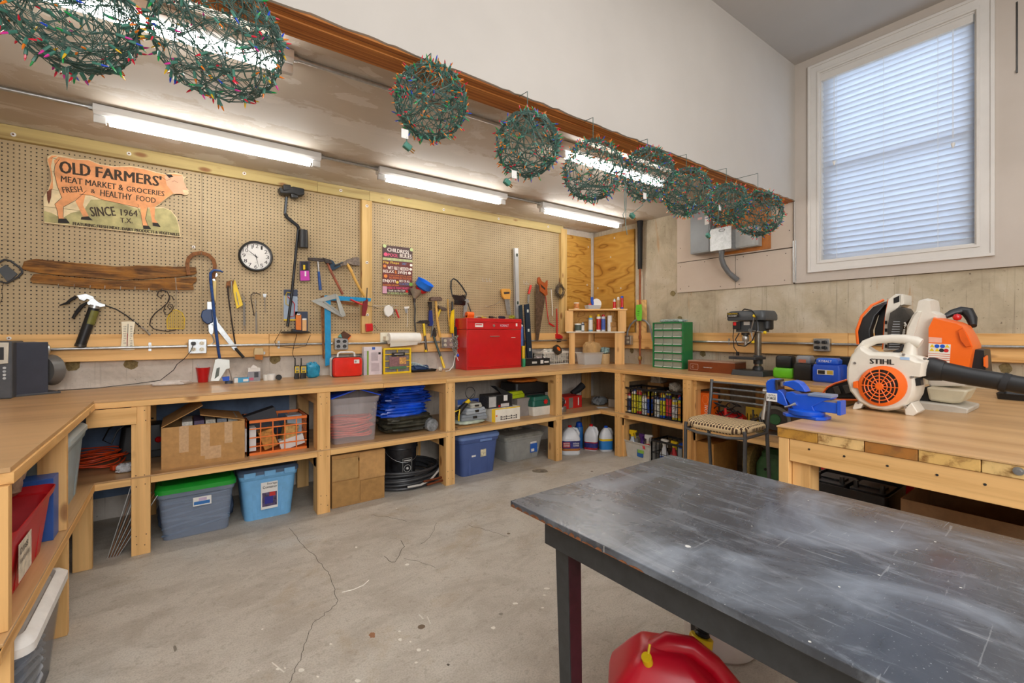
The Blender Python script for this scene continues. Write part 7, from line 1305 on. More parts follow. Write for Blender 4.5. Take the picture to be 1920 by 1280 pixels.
part('quill', B().cyl((-10*s_, -.03, def_(617)), (-10*s_, -.03, def_(622)), 7*s_, n=16), DSTEEL, r); part('chuck', B().lathe([(5.2*s_, def_(634)), (6*s_, def_(631)), (6*s_, def_(624)), (4*s_, def_(621))], 16, (-10*s_, -.03, 0)).cyl((-10*s_, -.03, def_(642)), (-10*s_, -.03, def_(633)), 3*s_, n=12), STEEL, r)
hub = V((10*s_, -.12, def_(613))); part('feed_hub', B().cyl((6*s_, -.1, def_(613)), (12*s_, -.16, def_(613)), 3.5*s_, n=14), DSTEEL, r)
for x, y in ((1430, 587), (1448, 617), (1427, 634)): e = V(((x-1411)*s_, -.15, def_(y))); o = part('feed_handle', B().cyl(hub, e, .005, n=8), GALV, r); part('knob', B().ball(e, .014, 10), YEL, o)
part('motor', B(Matrix.Translation((18*s_, .06, def_(612)))).lathe([(.05, 0), (.06, .01), (.06, .10), (.05, .11)], 18), BLK, r)
part('power_cord', B().tube([(-10*s_, -.1, def_(578)), (0, -.14, def_(574)), (14*s_, -.15, def_(577)), (24*s_, -.16, def_(590)), (24*s_, -.16, def_(612)), (16*s_, -.16, def_(632)), (2*s_, -.15, def_(642)), (-12*s_, -.14, def_(641)), (-18*s_, -.13, def_(630)), (-12*s_, -.12, def_(618))], .005, 6)
     .tube([(-24*s_, -.10, def_(600)), (-25*s_, -.11, def_(625)), (-22*s_, -.12, def_(645)), (-15*s_, -.12, def_(655))], .004, 6).box(-17*s_, -.13, def_(660), -13*s_, -.11, def_(653)), BLK, r)
# chargers
def charger(x0, x1, yt, ym, X, m_low, m_up, lb, s='', up=True, d=.15):
    fr_, w, h = onR(x0, x1, yt, X, ZB); hm = rz((x0+x1)/2, ym, X)-ZB; r = thing('battery_charger', lb, 'battery charger', fr_)
    part('base', B().loft([[(x, y+d/2, z) for x, y in rr(w*k, d*k, .018)] for k, z in ((.9, 0), (1, .012), (1, hm*.8), (.93, hm))]), m_low, r, .002)
    vb_ = B()
    for i in range(13): vb_.box(-w*.4+i*w*.065, -.0015+.003, hm*.08, -w*.4+i*w*.065+w*.025, .01, hm*.36)
    part('vents', vb_, BLK, r, smooth=False, kind='stuff')
    if up: o = part('battery', B().loft([[(x-w*.04, y+d/2, z) for x, y in rr(w*k, d*.85*k, .02)] for k, z in ((.72, hm), (.8, hm+.01), (.8, h*.92), (.66, h))]), m_up, r, .003); ftext(s, -w*.26, hm+(h-hm)*.4, w*.2, hm+(h-hm)*.72, d*.07-.002, WHT, r) if s else None
    return r, w, h, hm
charger(1448, 1487, 667, 690, 4.0, mt('#6ac822', .4), BLK, 'lime green and black battery charger'); r, w, h, hm = charger(1486, 1522, 667, 682, 3.97, BLK, mt('#8a8c90', .4), 'black charger with grey sloped battery between the green and blue ones', up=True); panel(r, -w*.2, hm+.01, w*.18, hm+.035, .008, mt('#b86a50', .5))
r, w, h, hm = charger(1522, 1575, 672, 684, 3.92, mt('#1850c8', .35), mt('#2a66d8', .35), 'bright blue charger with blue battery clipped on top', 'KOBALT', d=.17); panel(r, -w*.3, hm*.45, w*.28, hm*.72, -.001, WHT); panel(r, -w*.27, hm*.48, -w*.02, hm*.69, -.002, INK); panel(r, w*.05, hm*.48, w*.26, hm*.69, -.002, mt('#c8a83c', .5))
solo('black_tool_box', B().box(-.07, 0, 0, .07, .1, mz(1, 1, 1) if False else .19), BLK, onR(1583, 1605, 655, 4.12, ZB)[0], 'black upright box behind the front leaf blower', 'box', bevel=.004)
solo('cord_tangle', B().tube([(.0, 0, .16), (-.03, .02, .10), (.03, -.02, .06), (.1, -.02, .05), (.18, 0, .06)], .004, 6).tube([(.04, 0, .16), (.06, .02, .08), (.12, 0, .04), (.1, .03, .02)], .004, 6), BLK, at(4.20, ry(1530, 4.2), ZB, -90), 'black charger cords dropping from the outlet box', 'cord')
# ---------------------------------------------------------------- right run: shelf and floor
XS = 3.74
for x0, x1, lb in ((1168, 1219, 'black wire-sided crate of spray cans, left of the pair'), (1220, 1278, 'black crate of cans and bottles, right of the pair')):
    F3 = onR(x0, x1, 727 if x0 < 1200 else 733, XS, ZS); r, w, h = crate(F3, .30, mt('#18191b', .4), 'milk_crate', lb, 5, 4, 5, bar=.0045); cols_ = ('#d8d2c4', '#d6d22a', '#c9c41e', '#cfd4d8', '#c8343a', '#2458c8', '#e8e4da', '#24305a', '#e08a2c', '#d8c23a')
    for i in range(5):
        for j in range(2):
            k = (i*2+j+(3 if x0 > 1200 else 0)) % 10; p = F3[0].M @ V((-w/2+.04+i*(w-.08)/4, .05+.085*j, .006))
            C_(p.x, p.y, p.z, .026, h*(.62+.1*((i+j) % 3)), mt(cols_[k], .35, 0, .25, 60), 'spray can %s of the %s row in the %s black crate' % (('farthest left', 'second from left', 'in the middle', 'second from right', 'farthest right')[i], ('front', 'rear')[j], ('left', 'right')[x0 > 1200]), top=mt(cols_[(k+4) % 10], .4), lab=mt(cols_[(k+7) % 10], .5, 0, .5, 70), name='spray_can', cat='can', group='cans in the black crates')
p = onR(1240, 1270, 700, XS, ZS)[0].M @ V((0, .15, .26)); solo('netting_bag', crumple(.2, .16, .09, amp=.3, seed=101), mt('#9a9488', .6, 0, .4, 70), at(*p), 'grey netting heaped on the right black crate', 'netting')
incr(at(4.05, 2.98, ZS+.3, -90), 0, 0, 0, .12, .12, .1, mt('#c9c4b8', .6, 0, .5, 20), 'white_carton', 'white and brown carton high behind the left black crate'); solo('carton_stack', B().box(-.1, 0, 0, .1, .15, .298), CARD, at(4.05, 2.98, ZS, -90), 'brown carton supporting the white one behind the crates', 'box', bevel=.003)
F3 = onR(1165, 1222, 829, 3.72, 0); r, w, h = tote((F3[0], F3[1]*1.0, F3[2]), .25, mt('#dcdad2', .3, alpha=.85), 'white_tub', 'white plastic tub holding spray bottles on the floor', None, .86, ribs=False, rr_=.03); panel(r, w*.0, h*.2, w*.2, h*.6, .016, mt('#2c66b0', .45)); panel(r, w*.02, h*.42, w*.22, h*.6, .015, mt('#8ab84a', .45))
def inb(dx, dy, z=.006): q = F3[0].M @ V((dx, dy, z)); return q.x, q.y, q.z
sprayer(*inb(-.11, .08), .27, mt('#d0dce8', .3), YEL, 'clear-blue spray bottle with yellow trigger in the white tub', mt('#8aa0c8', .4), rot=100); sprayer(*inb(-.02, .12), .24, mt('#5a2a86', .35), mt('#5a2a86', .35), 'purple spray bottle in the middle of the white tub', YEL, rot=80); sprayer(*inb(.07, .10), .25, mt('#e6e0cc', .35), WHT, 'white spray bottle with white trigger at the right of the white tub', rot=110); solo('red_scrub_brush', crumple(.1, .05, .05, seed=5), mt('#e0404a', .4), at(*inb(.09, .05, .12)), 'small red and white packet in the white tub', 'packet')
F4 = onR(1222, 1280, 829, 3.70, 0); r, w, h = crate(F4, .25, mt('#1c1d20', .45), 'black_basket', 'low black basket of cleaning bottles on the floor', 6, 2, 4, bar=.004, cat='basket')
F3 = F4; sprayer(*inb(-.09, .09), .25, mt('#dfe4ea', .35), WHT, 'white capped bottle at the left in the black basket', mt('#4a6ab0', .4), rot=90); sprayer(*inb(.01, .1), .25, mt('#c8363a', .35), YEL, 'red bottle with yellow trigger in the black basket', BLUE, rot=75); C_(*inb(.10, .1), .042, .2, mt('#9aa8b0', .35), 'grey blue bottle with blue cap at the right in the black basket', top=BLUE, name='bottle', cat='bottle')
r, w, h = carton(onR(1305, 1332, 736, 3.80, ZS), .13, mt('#f06a14', .4), 'orange_box', 'tall bright orange box on the right shelf', 'box'); text('IVOTION', 0, 0, h*.55, w*.22, 0, WHT, r, M=FMy(-.001) @ Matrix.Translation((w*.1, h*.62, 0)) @ Matrix.Rotation(-PI/2, 4, 'Z')); part('emblem', B(FMy(-.001) @ Matrix.Translation((w*.15, h*.8, 0))).tube([(.028*math.cos(a), .04*math.sin(a), 0) for a in [2*PI*i/18 for i in range(18)]], .001, 4, True), mt('#f8b070'), r)
# red compressor/winch with cables
fr_, w, h = onR(1332, 1385, 760, 3.86, ZS); r = thing('trailer_jack', 'red electric winch tangled in black cables on the right shelf', 'winch', fr_); part('drum', B(Matrix.Translation((0, .1, .07)) @ Matrix.Rotation(PI/2, 4, 'Y')).lathe([(.045, -w/2), (.055, -w/2+.01), (.055, w/2-.03), (.04, w/2)], 20), RED, r); part('bracket', B().box(-w*.4, .03, 0, w*.4, .17, .03), RED, r, .004); b = B()
for k in range(7): b.tube([(-w*.5+w*i/8, .02+.03*math.sin(i+k), .10+.02*k+.03*math.sin(i*.9+k*1.7)) for i in range(9)], .005, 6)
part('cables', b, BLK, r, kind='stuff'); part('red_clamp', B().cyl((0.01, .02, .06), (.01, .0, .17), .014, .01, 8), mt('#e0403a', .4), r)
f_, w, h = onR(1398, 1432, 764, 4.0, ZS); r, w, h = carton((f_, w, h), .02, mt('#d8b83a', .5), 'licence_plate', 'yellow plate leaning behind the chair back', 'plate'); ftext('1 A 2749', -w*.4, h*.3, w*.4, h*.7, -.001, INK, r)
solo('air_nozzle', B().tube([(-.05, 0, .02), (0, 0, .10), (.05, 0, .13), (.09, 0, .03)], [.014, .02, .012, .012], 10).tube([(0, 0, .1), (.0, .0, .19)], .008, 8), DSTEEL, at(3.86, ry(1412, 3.86), ZS, -90), 'dark grease nozzle fitting standing before the yellow plate', 'tool')
fr_ = at(3.90, ry(1452, 3.90), ZS, -70); r = thing('circular_saw', 'circular saw with dark blade and grey guard standing on its base', 'circular saw', fr_); mw = Matrix.Translation((0, .05, .12)) @ Matrix.Rotation(PI/2, 4, 'X')
part('blade', B(mw).cyl((0, 0, -.001), (0, 0, .002), .09, n=32), DSTEEL, r); part('guard', B(mw).loft([[(rd*math.cos(a), rd*math.sin(a), z) for rd, z in ((.09, -.02), (.115, -.02), (.115, .03), (.09, .03))] for a in [PI*(-.1+1.2*i/16) for i in range(17)]]), mt('#8c8f88', .4), r); part('body', B(mw).cyl((0, 0, .0), (0, 0, -.12), .05, .04, 18), BLK, r); part('green_hub', B(mw).lathe([(.045, .002), (.04, .012), (.012, .014)], 16), mt('#3f7a4c', .4), r); part('shoe', B().box(-.14, -.02, 0, .14, .13, .006), GALV, r); part('handle', B().tube([(-.08, .1, .16), (-.03, .1, .22), (.06, .1, .22)], .018, 10), BLK, r)
# floor right: boards box and green machine with tyre
r, w, h = carton(onR(1302, 1338, 829, 3.74, 0), .4, mt('#c08c48', .7, 0, .1), 'plywood_box', 'plain plywood box on the floor under the seat', 'box')
fr_ = at(3.98, ry(1440, 3.98)+.02, 0, -90); r = thing('pressure_washer', 'old green machine housing with a tan tyred wheel', 'machine', fr_); GG = mt('#4f8256', .45, 0, .2, 15); part('housing', B().loft([[(x+.06, y+.12, z) for x, y in rr(.30*k, .24*k, .04)] for k, z in ((.95, .04), (1, .07), (1, .17), (.8, .24))]), GG, r, .003); part('motor_cover', B().loft([[(x+.05, y+.12, z) for x, y in rr(.22*k, .2*k, .05)] for k, z in ((1, .235), (1, .27), (.7, .31))]), mt('#3c6a46', .45, 0, .2), r, .003)
mw = Matrix.Translation((-.14, .1, .15)) @ Matrix.Rotation(PI/2, 4, 'Y'); part('tyre', B(mw).lathe([(.09, -.03), (.15, -.03), (.155, -.02), (.155, .02), (.15, .03), (.09, .03)], 32), mt('#a8925a', .8, 0, .3, 60), r); part('wheel_hub', B(mw).lathe([(.01, -.02), (.09, -.02), (.09, .02), (.01, .02)], 24), DSTEEL, r)
for x, z in ((.0, .14), (.13, .13)): part('bolt', B(FMy(-.003)).cyl((x, z, 0), (x, z, .006), .011, n=10), BLK, r)
solo('toy_scooter', B().cyl((-.2, 0, .03), (.05, 0, .03), .02, n=10).cyl((-.05, .05, .03), (-.2, -.1, .06), .012, n=10), GREY, at(3.72, ry(1425, 3.72), 0, -90), 'grey tubes lying in front of the green machine', 'tube')
# ---------------------------------------------------------------- chair
CF = mt('#67696c', .35, .6, .08, 20, 'gunmetal_tube'); t = NT('checked_seat_cloth'); ck_ = t.n('ShaderNodeTexChecker'); ck_.inputs['Scale'].default_value = 46; t.l(t.co('Object', (1, 1.4, 1)), ck_.inputs[0]); ck_.inputs[1].default_value = lin('#cdb083'); ck_.inputs[2].default_value = lin('#7c5c3a')
sx_ = t.n('ShaderNodeSeparateXYZ'); t.l(t.co('Object'), sx_.inputs[0]); g_ = [t.math('GREATER_THAN', t.math('FRACT', t.math('MULTIPLY', sx_.outputs[k], 1/.022)), .34) for k in (0, 1)]
zz_ = t.math('GREATER_THAN', t.math('FRACT', t.math('MULTIPLY', sx_.outputs[2], 1/.017)), .38)
t.l(t.mix(t.math('MULTIPLY', g_[0], t.math('MAXIMUM', g_[1], 0)), lin('#d6bd92'), lin('#4f3826')), t.b.inputs['Base Color']); t.b.inputs['Roughness'].default_value = .85; M_CK = t.m
zse = .45
# seat corners from the picture on the seat plane
Pl, Pf, Pr, Pb = zp(1283, 795, .47), zp(1392, 812, .47), zp(1447, 797, .47), zp(1342, 782, .47)
TL_, TR_ = (3.10, ), None
A0, A1 = V((3.37, 1.955, .925)), V((3.375, 1.52, .925))
yaw_ = math.atan2(A1.y-A0.y, A1.x-A0.x); mid = (A0+A1)/2; cw_ = (A1-A0).xy.length
fr_ = Fr.__new__(Fr); fr_.k = 'w'; ex = V(((A1.x-A0.x)/cw_, (A1.y-A0.y)/cw_, 0)); ey = V((-ex.y, ex.x, 0))   # local x along the back, y away from the viewer
fr_.M = Matrix.Translation((mid.x, mid.y, 0)) @ Matrix(((ex.x, ey.x, 0), (ex.y, ey.y, 0), (0, 0, 1))).to_4x4()
ch = thing('metal_chair', 'dark metal tube chair with checked brown seat and ladder back', 'chair', fr_); hw = cw_/2; zt_ = (A0.z+A1.z)/2
for s in (-1, 1):
    part('rear_leg', B().tube([(s*hw, 0, zt_), (s*hw, -.015, .78), (s*hw, -.05, .60), (s*hw, -.02, .3), (s*hw, .02, 0)], .0125, 10), CF, ch); part('front_leg', B().tube([(s*hw*.98, -.36, .635), (s*hw, -.36, .60), (s*hw, -.37, .0)], .0125, 10), CF, ch)
    part('side_rail', B().cyl((s*hw, -.05, .59), (s*hw, -.36, .59), .010, n=8), CF, ch)
for i in range(4): z = zt_-.02-.045*i; part('back_slat', B().tube([(-hw, -.003*i, z), (-hw*.4, .012-.003*i, z), (hw*.4, .012-.003*i, z), (hw, -.003*i, z)], .008, 8), CF, ch)
part('front_rail', B().tube([(-hw, -.36, .59), (-hw*.5, -.39, .58), (hw*.5, -.39, .58), (hw, -.36, .59)], .010, 8), CF, ch)
part('seat', B().loft([[(x, y-.20, z+.02*(abs(x)/hw)**2) for x, y in rr((hw*2+.02)*k, .38*k, .10, 6)] for k, z in ((.93, .595), (1, .605), (1.0, .625), (.96, .642), (.85, .650))]), M_CK, ch, ang=60)
# ---------------------------------------------------------------- on the plank table: vise
s2 = 2.24/1.0/F; VB = mt('#0f52c8', .35, 0, .08, 12, 'vise_blue', coat=.2); f = Fr('r', 2.24, 1512, 786); zb_ = ZT; f.o = V((2.24, f.o.y, ZT)); f.M = Matrix.Translation(f.o) @ f.B0.to_4x4()
vs = thing('bench_vise', 'blue bench vise bolted to the corner of the plank table', 'vise', f)
yb0 = 791
def vq(x, y): return ((x-1512)*s2*f2, (yb0-y)*s2*f2)
f2 = 1/(ray(1512, 600).x)
def vP(pts): return [vq(*p) for p in pts]
part('base_plate', B(Matrix.Rotation(-PI/2, 4, 'X')).add([], []).loft([[(a, b_, z) for a, b_ in ((-.085, -.03), (-.06, -.06), (-.02, -.05), (.02, -.05), (.06, -.06), (.085, -.03), (.085, .03), (.06, .06), (-.06, .06), (-.085, .03))] for z in (0, .014)]), VB, vs, .003)
part('swivel_base', B(Matrix.Rotation(-PI/2, 4, 'X')).lathe([(.068, .014), (.07, .018), (.07, .032), (.062, .036)], 28), VB, vs)
part('fixed_body', B().prism(vP([(1494, 777), (1480, 756), (1482, 746), (1492, 744), (1500, 748), (1518, 747), (1545, 744), (1556, 746), (1558, 751), (1546, 755), (1527, 768), (1532, 779)]), -.030, .032), VB, vs, .004)
part('moving_jaw', B().prism(vP([(1444, 733), (1447, 727), (1455, 723), (1466, 724), (1462, 733), (1466, 742), (1475, 748), (1480, 756), (1486, 776), (1464, 768), (1458, 760), (1446, 758)]), -.028, .030), VB, vs, .004)
part('anvil_horn', B().prism(vP([(1476, 731), (1480, 726), (1494, 723), (1504, 726), (1512, 735), (1516, 743), (1498, 742), (1486, 736), (1476, 734)]), -.026, .028), VB, vs, .004); part('jaw_plate', B().prism(vP([(1463, 724), (1467, 724), (1468, 744), (1464, 744)]), -.034, .036), DSTEEL, vs, .001); part('jaw_plate', B().prism(vP([(1473, 727), (1477, 727), (1477, 736), (1473, 736)]), -.034, .036), STEEL, vs, .001)
part('anvil_top', B().box(*vq(1520, 749), -.036, *vq(1558, 744), .038), mt('#8fa4c8', .3, .5), vs, .002); part('slide_bar', B().box(*vq(1528, 776), -.024, *vq(1569, 757), .026), VB, vs, .003); part('slide_top', B().box(*vq(1530, 758), -.02, *vq(1568, 753), .022), mt('#a89a90', .4, .5), vs, .002); part('bar_end', B().box(*vq(1565, 778), -.028, *vq(1571, 753), .03), VB, vs, .002)
o = part('label_plate', B().box(*vq(1446, 767), .0302, *vq(1466, 751), .0312), WHT, vs); a, c_ = vq(1448, 757), vq(1464, 753.5); text('CENTRAL', a[0], a[1], c_[0], c_[1], .0312, INK, vs); a, c_ = vq(1448, 763.5), vq(1464, 758.5); text('FORGE', a[0], a[1], c_[0], c_[1], .0312, INK, vs, bold=.02)
part('screw_head', B().cyl((*vq(1446, 750), .0), (*vq(1435, 750), .0), .013, n=14), STEEL, vs); part('handle_bar', B().tube([(*vq(1441, 743), .0), (*vq(1441, 752), .004), (*vq(1437, 806), .02)], [.007, .006, .0075], 10), mt('#a9a49a', .4, .7), vs); part('lock_lever', B().tube([(*vq(1483, 774), .05), (*vq(1492, 770), .045), (*vq(1500, 766), .036)], [.004, .004, .008], 8), GALV, vs)
# ---------------------------------------------------------------- hand-held blower in front
CRM = mt('#ddd6c8', .38, 0, .06, 7, 'cream_plastic'); STO = mt('#f06a18', .35, 0, .04, 8, 'orange_housing'); K8 = 1/4.742
def vfr(X, xo, z): f = Fr('r', X, xo, 700); f.o = V((X, f.o.y, z)); f.M = Matrix.Translation(f.o) @ f.B0.to_4x4(); return f
f = vfr(2.66, 1655, ZT); P8 = lambda pts: f.P(pts, 1560, 520, K8)
bl = thing('leaf_blower', 'cream handheld leaf blower with orange fan grille and long black nozzle', 'leaf blower', f)
def ring8(cx, cy, rx, ry_, n=36): return P8([(cx+rx*math.cos(2*PI*i/n), cy+ry_*math.sin(2*PI*i/n)) for i in range(n)])
vol = P8([(120, 900), (122, 800), (160, 690), (240, 610), (300, 650), (330, 665), (440, 668), (560, 672), (700, 700), (780, 735), (845, 740), (820, 880), (740, 870), (750, 960), (735, 1050), (690, 1130), (600, 1175), (480, 1192), (340, 1170), (230, 1110), (150, 1010)])
b = B(); cxv, cyv = f.q(1560+440*K8, 520+940*K8)
def shr(poly, k): return [(cxv+(x-cxv)*k, cyv+(y-cyv)*k) for x, y in poly]
b.loft([[(x, y, z) for x, y in shr(vol[::-1], k)] for k, z in ((.93, -.17), (1.0, -.15), (1.0, -.02), (.96, .0), (.9, .008))]); part('volute_housing', b, CRM, bl, .002)
hp = [(p[0], p[1], -.085) for p in P8([(185, 760), (195, 660), (250, 590), (340, 555), (480, 545), (600, 550), (700, 575), (745, 590)])]
part('handle', B().tube(hp, [.026, .024, .021, .020, .020, .022, .026, .022], 12).tube([(p[0], p[1], -.085) for p in P8([(655, 560), (650, 620), (640, 700)])], [.022, .024, .03], 12), CRM, bl)
part('trigger', B().tube([(p[0], p[1], -.085) for p in P8([(590, 600), (560, 650), (500, 672)])], .008, 8), BLK, bl)
g0 = ring8(460, 962, 218, 178); gi = ring8(440, 965, 165, 150)
go = B(); n_ = 36; go.loft([[(*g0[i], .0), (*g0[i], .018), (*gi[i], .026), (*gi[i], .0)] for i in range(n_)], (0, 0), True); gr = part('grille_ring', go, STO, bl)
part('fan_cavity', B().prism([(cxv+(x-cxv)*1, y) for x, y in gi], .0085, .0095), DSTEEL, gr, smooth=False)
cg = f.q(1560+435*K8, 520+965*K8); rad = abs(gi[0][0]-cg[0]); radv = abs(gi[9][1]-cg[1])
for k in (.2, .42, .62, .82): part('grille_bar', B().tube([(cg[0]+rad*k*math.cos(a), cg[1]+radv*k*math.sin(a), .024) for a in [2*PI*i/28 for i in range(28)]], .0026, 6, True), STO, gr)
for i in range(12): a = 2*PI*i/12; part('grille_spoke', B().tube([(cg[0]+rad*.18*math.cos(a), cg[1]+radv*.18*math.sin(a), .024), (cg[0]+rad*1.02*math.cos(a), cg[1]+radv*1.02*math.sin(a), .024)], .0024, 6), STO, gr)
part('grille_hub', B().cyl((*cg, .02), (*cg, .03), .014, n=16), STO, gr); part('latch', B().prism(P8([(198, 925), (240, 915), (245, 985), (198, 978)]), .0, .02), STO, gr, .003)
a, c_ = f.q(1560+345*K8, 520+765*K8), f.q(1560+555*K8, 520+728*K8); text('STIHL', a[0], a[1], c_[0], c_[1], .0095, INK, bl, bold=.03); part('price_sticker', B().prism(P8([(610, 705), (695, 710), (695, 735), (612, 730)]), .009, .0098), mt('#a9c8e8', .5), bl)
part('outlet_duct', B().tube([(*f.q(1560+600*K8, 520+780*K8), -.075), (*f.q(1560+740*K8, 520+800*K8), -.075), (*f.q(1560+840*K8, 520+815*K8), -.075)], [.055, .05, .046], 20), CRM, bl)
part('nozzle_collar', B().tube([(*f.q(1560+800*K8, 520+808*K8), -.07), (*f.q(1560+850*K8, 520+820*K8), -.07), (*f.q(1560+960*K8, 520+838*K8), -.07)], [.049, .054, .045], 20), BLK, bl)
nz = [(*f.q(1560+x*K8, 520+y*K8), z) for x, y, z in ((930, 835, -.07), (1200, 890, -.07), (1480, 935, -.07), (1700, 975, -.07), (2050, 1040, -.07))]
part('nozzle_tube', B().tube(nz, [.042, .038, .036, .035, .033], 20), BLK, bl); part('nozzle_band', B().tube([nz[2], tuple(V(nz[2])+V((.02, -.006, 0)))], .0395, 20), BLKR, bl)
part('foot', B().prism(P8([(205, 1110), (280, 1120), (250, 1165), (185, 1180), (180, 1160)]), -.12, -.0), CRM, bl, .004); part('foot', B().prism(P8([(640, 1170), (705, 1110), (765, 1200), (720, 1232), (650, 1225)]), -.12, -.0), CRM, bl, .004)
part('recoil_vents', B().prism(P8([(735, 900), (780, 890), (790, 960), (745, 965)]), -.05, -.005), BLK, bl)
for x, y in ((210, 760), (640, 686), (830, 722), (715, 885), (240, 1110), (655, 1150)): p = f.q(1560+x*K8, 520+y*K8); part('screw', B().cyl((*p, .0), (*p, .012), .006, n=8), STEEL, bl)
# ---------------------------------------------------------------- backpack blower behind
f = vfr(3.02, 1740, ZT); PB8 = lambda pts: f.P(pts, 1560, 520, K8); bk = thing('backpack_blower', 'tall backpack leaf blower with cream fan housing and orange engine cover', 'leaf blower', f)
def dome(pts, z0, z1, m, nm, k=.9, bv=.0):
    q = PB8(pts); cx = sum(p[0] for p in q)/len(q); cy = sum(p[1] for p in q)/len(q)
    ar = sum(q[i][0]*q[(i+1) % len(q)][1]-q[(i+1) % len(q)][0]*q[i][1] for i in range(len(q)))
    if ar < 0: q = q[::-1]
    return part(nm, B().loft([[(cx+(x-cx)*s, cy+(y-cy)*s, z) for x, y in q] for s, z in ((k, z0), (1, z0+(z1-z0)*.2), (1, z1-(z1-z0)*.35), ((1+k)/2, z1-(z1-z0)*.1), (k, z1))]), m, bk, bv)
dome([(690, 720), (672, 560), (690, 430), (735, 340), (775, 290), (795, 200), (850, 185), (905, 200), (915, 300), (970, 330), (1000, 420), (990, 720)], -.12, .06, CRM, 'fan_housing', .92)
dome([(705, 700), (700, 480), (760, 350), (800, 300), (830, 300), (770, 500), (760, 705)], .0, .075, CRM, 'housing_rib', .94)
dome([(890, 440), (935, 350), (1150, 400), (1210, 430), (1265, 520), (1305, 610), (1285, 720), (1265, 830), (1100, 800), (890, 760)], -.10, .10, STO, 'engine_cover', .93)
dome([(1165, 470), (1205, 440), (1285, 610), (1240, 620), (1190, 560)], .02, .112, mt('#e05c10', .35), 'cover_ridge', .9)
dome([(1270, 630), (1375, 640), (1395, 850), (1262, 830)], -.10, .06, BLK, 'engine_block', .94); dome([(1370, 700), (1390, 690), (1392, 800), (1372, 790)], .0, .07, STO, 'fuel_cap', .8)
dome([(505, 640), (505, 430), (530, 310), (610, 262), (665, 275), (718, 355), (650, 430), (625, 640)], -.10, .03, DSTEEL, 'filter_cover', .95)
vb_ = B()
for i in range(12): q = PB8([(520+4*i, 640-22*i*1.0), (620, 640-22*i), (620, 632-22*i), (520+4*i, 632-22*i)]); vb_.prism(q, .028, .036)
part('vent_slats', vb_, GREY, bk, kind='stuff'); vb_ = B()
for i in range(9): a_ = .5+i*.11; vb_.tube([(*f.q(1560+(720-70*math.sin(a_))*K8, 520+(530-150*math.cos(a_)+30)*K8), .05), (*f.q(1560+(690-20)*K8, 520+(400+i*24)*K8), .05)], .004, 5)
part('fan_vanes', vb_, mt('#b8b4aa', .4), bk, kind='stuff')
dome([(452, 665), (470, 330), (500, 190), (560, 142), (605, 145), (615, 235), (560, 290), (522, 330), (510, 665)], -.16, .0, CRM, 'back_frame', .95); dome([(608, 148), (638, 152), (640, 240), (612, 250)], -.14, .0, CRM, 'back_frame', .95)
q = PB8([(548, 185), (600, 160), (600, 215), (550, 232)]); part('grip_slot', B().prism(q, .0005, .002), BLK, bk)
for y in (400, 468, 545, 610): part('frame_slot', B().prism(PB8([(470, y-15), (492, y-15), (492, y+15), (470, y+15)]), .0005, .002), BLK, bk)
sp = [(*f.q(1560+x*K8, 520+y*K8), z) for x, y, z in ((485, 200, -.10), (400, 250, -.06), (320, 350, -.04), (280, 480, -.03), (285, 600, -.04))]
part('shoulder_strap', B().loft([[(x+a*.028, y+a*.006, z+c_*.05) for a, c_ in ((-1, -.6), (1, -.6), (1.0, .6), (-1, .6))] for x, y, z in sp]), BLK, bk, .005); part('strap_piping', B().tube([(x-.031, y+.004, z+.03) for x, y, z in sp], .007, 8), STO, bk)
sp = [(*f.q(1560+x*K8, 520+y*K8), z) for x, y, z in ((475, 210, -.10), (440, 330, -.08), (410, 450, -.07), (400, 600, -.08))]
part('shoulder_strap', B().loft([[(x+a*.026, y+a*.004, z+c_*.05) for a, c_ in ((-1, -.6), (1, -.6), (1.0, .6), (-1, .6))] for x, y, z in sp]), BLK, bk, .005); part('strap_piping', B().tube([(*f.q(1560+x*K8, 520+y*K8), -.02) for x, y in ((495, 195), (462, 400), (445, 640))], .006, 8), STO, bk)
part('carry_handle', B().tube([(*f.q(1560+x*K8, 520+y*K8), z) for x, y, z in ((960, 345, -.10), (1020, 310, -.12), (1090, 290, -.14), (1150, 300, -.14), (1190, 360, -.13), (1215, 430, -.10))], [.012, .018, .022, .026, .022, .014], 12), BLK, bk); part('choke_lever', B().ball((*f.q(1560+1075*K8, 520+350*K8), -.09), .018, 8), RED, bk)
part('fuel_tank', B().prism(PB8([(865, 965), (1240, 995), (1175, 1105), (1090, 1112), (890, 1085)]), -.14, .06), mt('#d8d0b4', .35, 0, .06), bk, .01); part('base_plate', B().prism(PB8([(700, 1080), (740, 1180), (900, 1196), (1240, 1196), (1252, 1150), (1120, 1122), (880, 1095)]), -.17, .09), mt('#c9c3b6', .45), bk, .006)
part('shock_mount', B().prism(PB8([(745, 1060), (800, 980), (880, 960), (880, 1105), (790, 1090)]), -.1, .04), BLK, bk, .006); part('neck', B().prism(PB8([(800, 700), (1250, 820), (1180, 970), (860, 970)]), -.12, .0), CRM, bk, .01)
STK = mt('#e9e2d6', .5); part('warning_sticker', B().prism(PB8([(908, 582), (1100, 592), (1088, 785), (900, 740)]), .1002, .1008), STK, bk, smooth=False); part('warning_sticker', B().prism(PB8([(908, 528), (1022, 535), (1022, 578), (908, 574)]), .1002, .1008), mt('#e8a890', .5), bk, smooth=False)
for i, (x, y, m_) in enumerate(((938, 607, YEL), (980, 607, BLUE), (1028, 608, BLUE), (1070, 610, YEL), (935, 640, YEL), (982, 642, YEL), (1020, 643, INK), (1060, 645, RED), (1018, 750, YEL))):
    q = f.q(1560+x*K8, 520+y*K8); part('pictogram', B().prism([(q[0]+a, q[1]+c_) for a, c_ in (circ(.010, 3, a0=PI/2) if m_ == YEL else circ(.009, 12))], .1009, .1013), m_, bk, smooth=False)
